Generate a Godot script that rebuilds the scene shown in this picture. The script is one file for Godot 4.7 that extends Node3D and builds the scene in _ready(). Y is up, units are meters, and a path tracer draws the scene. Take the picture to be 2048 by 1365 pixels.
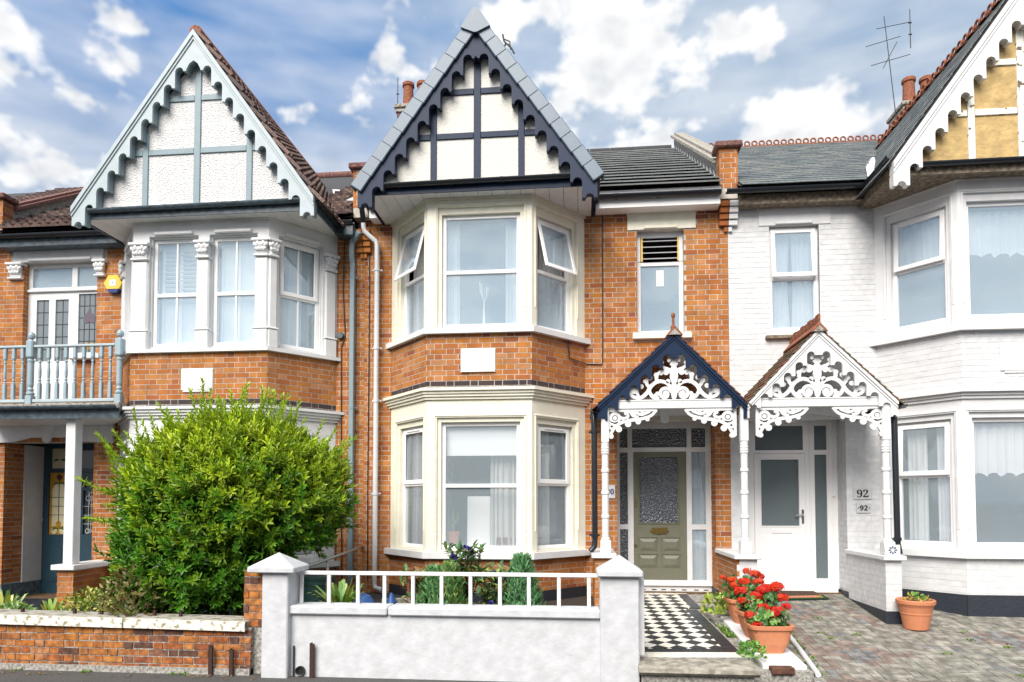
extends Node3D
# A terrace of three bay-fronted houses behind small front gardens. World: facade plane z = 0, +z towards the street, pavement at y = 0, metres.

var M := {}
var TX := {}
var rng := RandomNumberGenerator.new()
var used := {}
const UP := Vector3.UP
const EYE := Vector3(0, 1.75, 10.09)


class MB:
	var v := PackedVector3Array()
	var n := PackedVector3Array()
	var c := PackedColorArray()
	var col := Color.WHITE
	var t := Transform3D.IDENTITY

	func tri(a: Vector3, b: Vector3, d: Vector3) -> void:   # counter-clockwise seen from outside
		a = t * a
		b = t * b
		d = t * d
		if t.basis.determinant() < 0:
			var s := b
			b = d
			d = s
		var k := (b - a).cross(d - a).normalized()
		v.append(a)
		v.append(d)
		v.append(b)
		for i in 3:
			n.append(k)
			c.append(col)

	func tris(a: Vector3, b: Vector3, d: Vector3, na: Vector3, nb: Vector3, nd: Vector3) -> void:
		var m := t.basis.inverse().transposed()
		a = t * a
		b = t * b
		d = t * d
		na = (m * na).normalized()
		nb = (m * nb).normalized()
		nd = (m * nd).normalized()
		var flip := (b - a).cross(d - a).dot(na + nb + nd) < 0
		v.append(a)
		n.append(na)
		if flip:
			v.append(b)
			v.append(d)
			n.append(nb)
			n.append(nd)
		else:
			v.append(d)
			v.append(b)
			n.append(nd)
			n.append(nb)
		for i in 3:
			c.append(col)

	func quad(a: Vector3, b: Vector3, d: Vector3, e: Vector3) -> void:
		tri(a, b, d)
		tri(a, d, e)

	func quad_to(a: Vector3, b: Vector3, d: Vector3, e: Vector3, out: Vector3) -> void:
		if (b - a).cross(d - a).dot(out) < 0:
			quad(a, e, d, b)
		else:
			quad(a, b, d, e)

	func box(p: Vector3, q: Vector3) -> void:
		quad(Vector3(p.x, p.y, q.z), Vector3(q.x, p.y, q.z), Vector3(q.x, q.y, q.z), Vector3(p.x, q.y, q.z))
		quad(Vector3(q.x, p.y, p.z), Vector3(p.x, p.y, p.z), Vector3(p.x, q.y, p.z), Vector3(q.x, q.y, p.z))
		quad(Vector3(q.x, p.y, q.z), Vector3(q.x, p.y, p.z), Vector3(q.x, q.y, p.z), Vector3(q.x, q.y, q.z))
		quad(Vector3(p.x, p.y, p.z), Vector3(p.x, p.y, q.z), Vector3(p.x, q.y, q.z), Vector3(p.x, q.y, p.z))
		quad(Vector3(p.x, q.y, q.z), Vector3(q.x, q.y, q.z), Vector3(q.x, q.y, p.z), Vector3(p.x, q.y, p.z))
		quad(Vector3(p.x, p.y, p.z), Vector3(q.x, p.y, p.z), Vector3(q.x, p.y, q.z), Vector3(p.x, p.y, q.z))

	func cbox(p: Vector3, q: Vector3, h := 0.006) -> void:   # box with chamfered edges
		var m := (p + q) / 2
		var e := (q - p) / 2
		h = minf(h, minf(e.x, minf(e.y, e.z)) * 0.8)
		for a in 3:
			var b := (a + 1) % 3
			var d := (a + 2) % 3
			for s in [-1.0, 1.0]:
				var w := []
				for k in [[-1, -1], [1, -1], [1, 1], [-1, 1]]:
					var x := Vector3.ZERO
					x[a] = s * e[a]
					x[b] = k[0] * (e[b] - h)
					x[d] = k[1] * (e[d] - h)
					w.append(m + x)
				var o := Vector3.ZERO
				o[a] = s
				quad_to(w[0], w[1], w[2], w[3], o)
				for s2 in [-1.0, 1.0]:
					var w2 := []
					for k in [[0, -1], [0, 1], [1, 1], [1, -1]]:
						var x := Vector3.ZERO
						x[a] = s * (e[a] if k[0] == 0 else e[a] - h)
						x[b] = s2 * (e[b] - h if k[0] == 0 else e[b])
						x[d] = k[1] * (e[d] - h)
						w2.append(m + x)
					var o2 := Vector3.ZERO
					o2[a] = s
					o2[b] = s2
					quad_to(w2[0], w2[1], w2[2], w2[3], o2)
		for sx in [-1.0, 1.0]:
			for sy in [-1.0, 1.0]:
				for sz in [-1.0, 1.0]:
					var g := Vector3(sx, sy, sz)
					var a := m + g * Vector3(e.x, e.y - h, e.z - h)
					var b := m + g * Vector3(e.x - h, e.y, e.z - h)
					var d := m + g * Vector3(e.x - h, e.y - h, e.z)
					if (b - a).cross(d - a).dot(g) < 0:
						tri(a, d, b)
					else:
						tri(a, b, d)

	func prism(poly: PackedVector2Array, z0: float, z1: float, back := true) -> void:
		if Geometry2D.is_polygon_clockwise(poly):
			poly = poly.duplicate()
			poly.reverse()
		var ix := Geometry2D.triangulate_polygon(poly)
		for i in range(0, ix.size(), 3):
			var a := poly[ix[i]]
			var b := poly[ix[i + 1]]
			var d := poly[ix[i + 2]]
			if (b - a).cross(d - a) < 0:
				var s := b
				b = d
				d = s
			tri(Vector3(a.x, a.y, z1), Vector3(b.x, b.y, z1), Vector3(d.x, d.y, z1))
			if back:
				tri(Vector3(a.x, a.y, z0), Vector3(d.x, d.y, z0), Vector3(b.x, b.y, z0))
		for i in poly.size():
			var a := poly[i]
			var b := poly[(i + 1) % poly.size()]
			quad(Vector3(a.x, a.y, z0), Vector3(b.x, b.y, z0), Vector3(b.x, b.y, z1), Vector3(a.x, a.y, z1))

	func slab(poly: PackedVector2Array, y0: float, y1: float) -> void:   # poly in (x, z), extruded upwards
		var keep := t
		t = t * Transform3D(Basis(Vector3(1, 0, 0), Vector3(0, 0, 1), Vector3(0, -1, 0)), Vector3.ZERO)
		prism(poly, -y1, -y0)
		t = keep

	func ribbon(pts: PackedVector2Array, ws: PackedFloat32Array, z0: float, z1: float) -> void:
		var l := PackedVector2Array()
		var r := PackedVector2Array()
		for i in pts.size():
			var d := (pts[mini(i + 1, pts.size() - 1)] - pts[maxi(i - 1, 0)]).normalized()
			var o := Vector2(-d.y, d.x) * ws[i] / 2
			l.append(pts[i] + o)
			r.append(pts[i] - o)
		for i in pts.size() - 1:
			quad(_v(r[i], z1), _v(r[i + 1], z1), _v(l[i + 1], z1), _v(l[i], z1))
			quad(_v(l[i], z0), _v(l[i + 1], z0), _v(r[i + 1], z0), _v(r[i], z0))
			quad(_v(l[i], z1), _v(l[i + 1], z1), _v(l[i + 1], z0), _v(l[i], z0))
			quad(_v(r[i + 1], z1), _v(r[i], z1), _v(r[i], z0), _v(r[i + 1], z0))
		var e := pts.size() - 1
		quad(_v(l[0], z1), _v(l[0], z0), _v(r[0], z0), _v(r[0], z1))
		quad(_v(r[e], z1), _v(r[e], z0), _v(l[e], z0), _v(l[e], z1))

	func _v(p: Vector2, z: float) -> Vector3:
		return Vector3(p.x, p.y, z)

	func disc(p: Vector2, r: float, z0: float, z1: float, k := 12) -> void:
		var a := PackedVector2Array()
		for i in k:
			a.append(p + Vector2.from_angle(TAU * i / k) * r)
		prism(a, z0, z1)

	func tube(pts: Array, r: float, k := 8, r1 := -1.0) -> void:
		if r1 < 0:
			r1 = r
		var rings := []
		var side := Vector3.RIGHT
		for i in pts.size():
			var d: Vector3 = (pts[mini(i + 1, pts.size() - 1)] - pts[maxi(i - 1, 0)]).normalized()
			side = side - d * side.dot(d)
			if side.length() < 0.05:
				side = d.cross(Vector3.UP if absf(d.y) < 0.9 else Vector3.BACK)
			side = side.normalized()
			var w := d.cross(side)
			var ring := []
			var rr := lerpf(r, r1, float(i) / maxf(1, pts.size() - 1))
			for j in k:
				var a := TAU * j / k
				var o := side * cos(a) + w * sin(a)
				ring.append([pts[i] + o * rr, o])
			rings.append(ring)
		for i in pts.size() - 1:
			for j in k:
				var a: Array = rings[i][j]
				var b: Array = rings[i][(j + 1) % k]
				var d: Array = rings[i + 1][(j + 1) % k]
				var e: Array = rings[i + 1][j]
				tris(a[0], b[0], d[0], a[1], b[1], d[1])
				tris(a[0], d[0], e[0], a[1], d[1], e[1])
		for j in range(1, k - 1):
			tri(rings[0][0][0], rings[0][j + 1][0], rings[0][j][0])
			tri(rings[-1][0][0], rings[-1][j][0], rings[-1][j + 1][0])

	func lathe(prof: PackedVector2Array, k := 16) -> void:   # (radius, height), bottom to top, round the y axis
		for i in prof.size() - 1:
			var p := prof[i]
			var q := prof[i + 1]
			var g := (q - p).normalized()
			var nr := Vector2(g.y, -g.x)
			for j in k:
				var a := TAU * j / k
				var b := TAU * (j + 1) / k
				var ca := Vector3(cos(a), 0, -sin(a))
				var cb := Vector3(cos(b), 0, -sin(b))
				var na := ca * nr.x + Vector3.UP * nr.y
				var nb := cb * nr.x + Vector3.UP * nr.y
				var a0 := ca * p.x + Vector3.UP * p.y
				var b0 := cb * p.x + Vector3.UP * p.y
				var a1 := ca * q.x + Vector3.UP * q.y
				var b1 := cb * q.x + Vector3.UP * q.y
				if p.x > 0.0:
					tris(a0, b0, b1, na, nb, nb)
				if q.x > 0.0:
					tris(a0, b1, a1, na, nb, na)

	func mesh() -> ArrayMesh:
		var a := []
		a.resize(Mesh.ARRAY_MAX)
		a[Mesh.ARRAY_VERTEX] = v
		a[Mesh.ARRAY_NORMAL] = n
		a[Mesh.ARRAY_COLOR] = c
		var m := ArrayMesh.new()
		m.add_surface_from_arrays(Mesh.PRIMITIVE_TRIANGLES, a)
		return m


func mb(t := Transform3D.IDENTITY, col := Color.WHITE) -> MB:
	var b := MB.new()
	b.t = t
	b.col = col
	return b


func put(b: MB, called: String, m: String, parent: Node = null) -> MeshInstance3D:
	var o := MeshInstance3D.new()
	o.mesh = b.mesh()
	o.material_override = M[m]
	return hang(o, called, parent)


func hang(o: Node3D, called: String, parent: Node = null) -> Node3D:
	if parent == null:
		parent = self
	var k := "%d/%s" % [parent.get_instance_id(), called]
	used[k] = used.get(k, -1) + 1
	o.name = called if used[k] == 0 else "%s_%03d" % [called, used[k]]
	parent.add_child(o, true)
	return o


func node(called: String, parent: Node = null, at := Transform3D.IDENTITY) -> Node3D:
	var o := Node3D.new()
	o.transform = at
	return hang(o, called, parent)


func tag(o: Node3D, label: String, category: String, group := "", kind := "") -> Node3D:
	o.set_meta("label", label)
	o.set_meta("category", category)
	if group:
		o.set_meta("group", group)
	if kind:
		o.set_meta("kind", kind)
	return o


func setting(o: Node3D) -> Node3D:
	o.set_meta("kind", "structure")
	return o


func thing(called: String, label: String, category: String, at := Transform3D.IDENTITY, group := "") -> Node3D:
	return tag(node(called, null, at), label, category, group)


func T3(x: float, y: float, z: float, turn := 0.0) -> Transform3D:
	return Transform3D(Basis(UP, turn), Vector3(x, y, z))


func face(o: Vector3, u: Vector3) -> Transform3D:   # a wall face: x along it, y up, z out of it
	u = u.normalized()
	return Transform3D(Basis(u, UP, u.cross(UP)), o)


func V2(a: Array) -> PackedVector2Array:
	var p := PackedVector2Array()
	for i in range(0, a.size(), 2):
		p.append(Vector2(a[i], a[i + 1]))
	return p


func rect_minus(r: Rect2, holes: Array) -> Array:
	var ys := [r.position.y, r.end.y]
	for h: Rect2 in holes:
		for y in [h.position.y, h.end.y]:
			if y > r.position.y + 0.001 and y < r.end.y - 0.001 and not ys.has(y):
				ys.append(y)
	ys.sort()
	var out := []
	for i in ys.size() - 1:
		var mid: float = (ys[i] + ys[i + 1]) / 2
		for s: Vector2 in spans(r, holes, mid):
			out.append(Rect2(s.x, ys[i], s.y - s.x, ys[i + 1] - ys[i]))
	return out


func spans(r: Rect2, holes: Array, y: float) -> Array:
	var segs := [Vector2(r.position.x, r.end.x)]
	for h: Rect2 in holes:
		if y <= h.position.y or y >= h.end.y:
			continue
		var nx := []
		for s: Vector2 in segs:
			if h.end.x <= s.x or h.position.x >= s.y:
				nx.append(s)
				continue
			if h.position.x > s.x + 0.005:
				nx.append(Vector2(s.x, h.position.x))
			if h.end.x < s.y - 0.005:
				nx.append(Vector2(h.end.x, s.y))
		segs = nx
	return segs


func sheet(b: MB, r: Rect2, holes: Array, z0: float, z1: float) -> void:
	for q: Rect2 in rect_minus(r, holes):
		b.box(Vector3(q.position.x, q.position.y, z0), Vector3(q.end.x, q.end.y, z1))


func R(x0: float, y0: float, x1: float, y1: float) -> Rect2:
	return Rect2(x0, y0, x1 - x0, y1 - y0)


# ---------- bricks and tiles: gathered in a list, the largest in view become parts, the rest one joined part ----------
const BRICK_TONES := [[.60, .225, .052], [.55, .185, .045], [.64, .265, .070], [.50, .155, .042], [.60, .245, .085], [.62, .235, .042], [.54, .20, .060], [.38, .115, .044], [.64, .29, .12], [.57, .19, .036]]

func lay(sink: Array, f: Transform3D, r: Rect2, holes: Array, o := {}) -> void:
	var dy: float = o.get("dy", 0.0)
	var kind: String = o.get("kind", "red")
	var depth: float = o.get("depth", 0.03)
	var joint: float = o.get("joint", 0.0105)
	var jit: float = o.get("jit", 0.0015)
	var c0 := int(floor((r.position.y - dy) / 0.075))
	var c1 := int(ceil((r.end.y - dy) / 0.075))
	for c in range(c0, c1):
		var y0 := maxf(c * 0.075 + dy + joint / 2, r.position.y)
		var y1 := minf((c + 1) * 0.075 + dy - joint / 2, r.end.y)
		if y1 - y0 < 0.022:
			continue
		for s: Vector2 in spans(r, holes, (y0 + y1) / 2):
			var x: float = floor(s.x / 0.3375) * 0.3375 - 0.3375 + (0.16875 if c % 2 == 0 else 0.0) + float(o.get("shift", 0.0))
			while x < s.y:
				for w in [0.225, 0.1125]:
					var a := maxf(x + joint / 2, s.x)
					var b := minf(x + w - joint / 2, s.y)
					x += w
					if b - a < 0.02:
						continue
					var tone := 0
					if kind == "red":
						tone = rng.randi() % 10
						if tone == 7 and rng.randf() < 0.75:
							tone = 1
						if o.has("blue") and absf((y0 + y1) / 2 - float(o.blue)) < 0.038:
							tone = 10 + rng.randi() % 2
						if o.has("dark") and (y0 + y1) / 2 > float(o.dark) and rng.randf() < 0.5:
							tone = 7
					elif kind == "old":
						tone = [0, 3, 4, 1, 8, 1, 12, 13, 0, 2, 9, 5, 6][rng.randi() % 13]
						if float(o.get("grime", 99.0)) < a and rng.randf() < 0.4:
							tone = [7, 13, 3, 12][rng.randi() % 4]
					elif kind == "white":
						tone = 15 + rng.randi() % 3
						for q: Rect2 in o.get("bare", []):
							if q.has_point(Vector2((a + b) / 2, (y0 + y1) / 2)) and rng.randf() < 0.75:
								tone = [0, 4, 12, 14][rng.randi() % 4]
					var z := rng.randf_range(-jit, jit)
					var wob: float = o.get("wob", 0.0)
					var bs := Basis(Vector3.BACK, rng.randf_range(-wob, wob)) if wob > 0 else Basis.IDENTITY
					sink.append([f * Transform3D(bs * Basis.from_scale(Vector3(b - a, y1 - y0, depth)), Vector3((a + b) / 2, (y0 + y1) / 2, z - depth / 2)), tone])


const TONE_EXTRA := [[.055, .04, .045], [.075, .05, .05], [.30, .13, .08], [.17, .075, .05], [.42, .24, .19], [.66, .67, .69], [.68, .69, .705], [.64, .655, .675], [.36, .345, .295], [.32, .305, .255], [.42, .40, .35], [.33, .255, .22], [.275, .278, .275]]
var unit := {}

func tone_col(i: int) -> Color:
	var a: Array = BRICK_TONES[i] if i < 10 else TONE_EXTRA[i - 10]
	return Color(a[0], a[1], a[2])


func unit_box(i: int) -> ArrayMesh:
	if not unit.has(i):
		var b := mb()
		b.col = tone_col(i)
		var h := 0.5
		b.box(Vector3(-h, -h, -h), Vector3(h, h, h))
		unit[i] = b.mesh()
	return unit[i]


func scr(p: Vector3) -> Vector2:   # where a point falls in the picture, in thousandths of its width from its middle: used to rank pieces by size in view
	var fw := Vector3(-0.0975, 0.038, -0.9945)
	var rt := Vector3(0.99523, 0, -0.0976)
	var d := p - EYE
	var k := d.dot(fw)
	return Vector2(1024 + 1365 * d.dot(rt) / k, 955.6 - 1365 * d.dot(rt.cross(fw)) / k)


func hidden(p: Vector3) -> bool:   # outside the frame or behind the shrub or the garden walls
	var s := scr(p)
	if s.x < 4 or s.x > 2044 or s.y < 0 or s.y > 1362:
		return true
	if p.z < 2.0:
		if ((s - Vector2(460, 1010)) / Vector2(245, 190)).length() < 1.0:
			return true
		if s.y > 1205 and s.x < 1285 or s.y > 1140 and s.x > 495 and s.x < 590:
			return true
	return false


func spread(sink: Array, parent: Node, called: String, m: String, most: int, mesher: Callable) -> void:
	var rank := []
	for i in sink.size():
		var t: Transform3D = sink[i][0]
		var p := t.origin
		var e := EYE - p
		var g := 0.0 if hidden(p) else t.basis.x.length() * t.basis.y.length() * absf(t.basis.z.normalized().dot(e.normalized())) / e.length_squared()
		rank.append([g, i])
	rank.sort_custom(func(a, b): return a[0] > b[0] if a[0] != b[0] else a[1] < b[1])
	var joined := SurfaceTool.new()
	joined.begin(Mesh.PRIMITIVE_TRIANGLES)
	var rest := 0
	for k in rank.size():
		var s: Array = sink[rank[k][1]]
		if k < most and rank[k][0] > 0.0:
			var o := MeshInstance3D.new()
			o.mesh = mesher.call(s[1])
			o.material_override = M[m]
			o.transform = (parent as Node3D).global_transform.affine_inverse() * (s[0] as Transform3D)
			hang(o, called, parent)
		else:
			joined.append_from(mesher.call(s[1]), 0, s[0])
			rest += 1
	if rest:
		var o := MeshInstance3D.new()
		o.mesh = joined.commit()
		o.material_override = M[m]
		o.transform = (parent as Node3D).global_transform.affine_inverse()
		hang(o, {"brick": "brickwork", "roof_tile": "roof_tiling", "slate": "slating", "paver": "paving"}.get(called, called + "_rest"), parent)
		o.set_meta("kind", "stuff")


# ---------- camera, sky, sun ----------
func _ready() -> void:
	rng.seed = 90
	var cam := Camera3D.new()
	cam.name = "camera"
	cam.projection = Camera3D.PROJECTION_FRUSTUM
	cam.near = 0.1
	cam.far = 600.0
	cam.size = 0.1
	cam.frustum_offset = Vector2(0, 0.02001)
	cam.position = EYE
	cam.rotation_degrees = Vector3(2.18, 5.6, 0)
	cam.current = true
	add_child(cam)
	var env := Environment.new()
	env.tonemap_mode = Environment.TONE_MAPPER_LINEAR
	env.tonemap_exposure = 4.0
	env.background_mode = Environment.BG_SKY
	env.sdfgi_enabled = true
	env.ssao_enabled = true
	env.ssil_enabled = true
	var sky := Sky.new()
	var sm := PanoramaSkyMaterial.new()
	sm.panorama = ImageTexture.create_from_image(cloud_sky())
	sky.sky_material = sm
	env.sky = sky
	env.background_energy_multiplier = 1.0
	var we := WorldEnvironment.new()
	we.name = "world_environment"
	we.environment = env
	add_child(we)
	var sun := DirectionalLight3D.new()
	sun.name = "sun"
	sun.light_energy = 0.5
	sun.light_angular_distance = 40.0
	sun.light_color = Color(1.0, 0.97, 0.93)
	sun.shadow_enabled = true
	sun.rotation_degrees = Vector3(-43, -18, 0)
	add_child(sun)

	textures()
	materials()
	grounds()
	house_blue()
	house_ivory()
	house_white()
	front_walls()
	garden_things()
	greenery()
	across_the_street()


func sm01(a: float, b: float, x: float) -> float:
	x = clampf((x - a) / (b - a), 0, 1)
	return x * x * (3 - 2 * x)


func cloud_sky() -> Image:
	var w := 2560
	var h := 1280
	var im := Image.create(w, h, false, Image.FORMAT_RGBF)
	im.fill(Color(0.06, 0.06, 0.062))
	var f := FastNoiseLite.new()
	f.seed = 11
	f.noise_type = FastNoiseLite.TYPE_SIMPLEX_SMOOTH
	f.frequency = 1.0
	f.fractal_octaves = 7
	f.fractal_gain = 0.56
	var g := FastNoiseLite.new()
	g.seed = 5
	g.noise_type = FastNoiseLite.TYPE_SIMPLEX_SMOOTH
	g.frequency = 1.0
	g.fractal_octaves = 4
	# clouds seen over the roofs: azimuth, elevation, their spread, how much cloud
	var cl := [[4.0, 35.5, 11.0, 5.5, .62], [-10.0, 32.5, 6.0, 3.2, .30], [3.0, 28.0, 7.0, 4.0, .34], [17.5, 28.4, 5.2, 1.8, .62], [20.0, 26.6, 6.0, 1.5, .55], [10.0, 25.5, 9.0, 1.8, .4], [-42.5, 29.6, 2.6, 1.9, .62], [-36, 27.5, 5.0, .9, .24], [-24, 29, 3.5, .9, .26], [14, 33.6, 2.6, 1.0, .34], [-35.5, 32, 1.6, .6, .4], [-20, 25, 10, 2.2, .18], [-38, 23, 12, 1.8, .22],
		[-30, 34, 9, 4.0, -.30], [24.5, 32.5, 5.0, 2.6, -.4], [-38, 25.6, 6, 1.2, -.12], [30, 29, 5, 3, -.25], [-17, 28.5, 3, 3, -.12]]
	for y in h / 2 + 8:
		var el := 90.0 - 180.0 * (y + 0.5) / h
		var er := deg_to_rad(el)
		for x in w:
			var az := 360.0 * (x + 0.5) / w
			if az > 180.0:
				az -= 360.0
			var ar := deg_to_rad(az)
			var ce := cos(er)
			var px := sin(ar) * ce * 8.5
			var pz := cos(ar) * ce * 8.5
			var py := sin(er) * 14.0
			var nz := f.get_noise_3d(px, py, pz)
			var add := 0.0
			if absf(az) < 62 and el < 52:
				for k: Array in cl:
					var dx: float = (az - k[0]) / k[2]
					var dy: float = (el - k[1]) / k[3]
					var q := dx * dx + dy * dy
					if q < 6:
						add += k[4] * exp(-q)
			else:
				add = 0.30
			var veil := 0.26 + 0.35 * g.get_noise_3d(px * 0.5, py * 1.3, pz * 0.5)
			var d := maxf(sm01(0.04, 0.46, nz * 0.95 + add), clampf(veil, 0.0, 0.5))
			var low := sm01(34, 20, el)
			var east := sm01(-30, 6, az)
			var blue := Color(0.020, 0.072, 0.172).lerp(Color(0.095, 0.135, 0.185), east * 0.9).lerp(Color(0.115, 0.145, 0.19), low * 0.85)
			var shade := g.get_noise_3d(px * 1.6, py * 1.6 + 3.0, pz * 1.6) * 0.6 + f.get_noise_3d(px * 1.02, py * 1.05 - 0.35, pz * 1.02) * 0.55
			var white := Color(0.30, 0.30, 0.30).lerp(Color(0.15, 0.163, 0.18), clampf(shade * 0.9 + 0.1, 0, 1))
			im.set_pixel(x, y, blue.lerp(white, d) * 0.9)
	return im


# ---------- materials ----------
func noise_tex(called: String, freq: float, oct: int, lo: float, hi: float, normal := 0.0, size := 512, kind := FastNoiseLite.TYPE_SIMPLEX_SMOOTH) -> void:
	var f := FastNoiseLite.new()
	f.seed = called.hash() % 1000
	f.noise_type = kind
	f.frequency = freq
	f.fractal_octaves = oct
	var t := NoiseTexture2D.new()
	t.width = size
	t.height = size
	t.seamless = true
	t.noise = f
	if normal > 0:
		t.as_normal_map = true
		t.bump_strength = normal
	else:
		var g := Gradient.new()
		g.set_color(0, Color(lo, lo, lo))
		g.set_color(1, Color(hi, hi, hi))
		t.color_ramp = g
	TX[called] = t


func textures() -> void:
	noise_tex("grain", 0.09, 4, 0.80, 1.0)
	noise_tex("soft", 0.012, 5, 0.93, 1.0)
	noise_tex("stain", 0.014, 6, 0.80, 1.0)
	noise_tex("grubby", 0.016, 7, 0.90, 1.0)
	noise_tex("patch", 0.02, 6, 0.55, 1.0)
	noise_tex("speck", 0.25, 3, 0.45, 1.0)
	noise_tex("pebble", 0.22, 2, 0.25, 1.0)
	noise_tex("n_fine", 0.12, 4, 0, 1, 2.5)
	noise_tex("n_dash", 0.10, 2, 0, 1, 14.0, 512, FastNoiseLite.TYPE_CELLULAR)
	noise_tex("n_lump", 0.035, 4, 0, 1, 5.0)
	noise_tex("n_frost", 0.05, 2, 0, 1, 9.0, 512, FastNoiseLite.TYPE_CELLULAR)
	noise_tex("n_swirl", 0.03, 1, 0, 1, 12.0)
	noise_tex("n_wave", 0.012, 2, 0, 1, 1.0)
	noise_tex("h_dash", 0.16, 3, 0.0, 1.0)
	# paint that has come off in flakes: grey wood showing under white
	for spec in [["flake", Color(.42, .36, .30), Color(.93, .93, .91), .30, .36], ["lichen", Color(.68, .67, .58), Color(1, 1, 1), .26, .44], ["stone", Color(.62, .60, .52), Color(1, 1, 1), .3, .7], ["moss", Color(.34, .38, .20), Color(1, 1, 1), .30, .42]]:
		noise_tex(spec[0], 0.02, 6, 0, 1)
		var g := Gradient.new()
		g.set_color(0, spec[1])
		g.set_color(1, spec[2])
		g.set_offset(0, spec[3])
		g.set_offset(1, spec[4])
		(TX[spec[0]] as NoiseTexture2D).color_ramp = g


func mat(key: String, c: Array, rough := 0.8, o := {}) -> StandardMaterial3D:
	var m := StandardMaterial3D.new()
	m.resource_name = key
	m.albedo_color = Color(c[0], c[1], c[2]).linear_to_srgb()
	m.roughness = rough
	m.metallic = o.get("metal", 0.0)
	m.metallic_specular = o.get("spec", 0.5)
	m.vertex_color_use_as_albedo = o.get("vc", false)
	if o.has("tex") or o.has("nrm"):
		m.uv1_triplanar = true
		m.uv1_world_triplanar = o.get("world", true)
		var s: float = o.get("s", 1.0)
		m.uv1_scale = Vector3(s, s, s)
	if o.has("tex"):
		m.albedo_texture = TX[o.tex]
	if o.has("nrm"):
		m.normal_enabled = true
		m.normal_texture = TX[o.nrm]
		m.normal_scale = o.get("ns", 0.5)
	if o.has("det"):
		m.detail_enabled = true
		m.detail_albedo = TX[o.det]
		m.detail_blend_mode = BaseMaterial3D.BLEND_MODE_MUL
		m.detail_uv_layer = BaseMaterial3D.DETAIL_UV_2
		m.uv2_triplanar = true
		m.uv2_world_triplanar = o.get("world", true)
		var d: float = o.get("ds", 0.25)
		m.uv2_scale = Vector3(d, d, d)
	if o.has("back"):
		m.backlight_enabled = true
		var b: Array = o.back
		m.backlight = Color(b[0], b[1], b[2]).linear_to_srgb()
	if o.has("alpha"):
		m.transparency = BaseMaterial3D.TRANSPARENCY_ALPHA
		m.albedo_color.a = o.alpha
	M[key] = m
	return m


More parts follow.
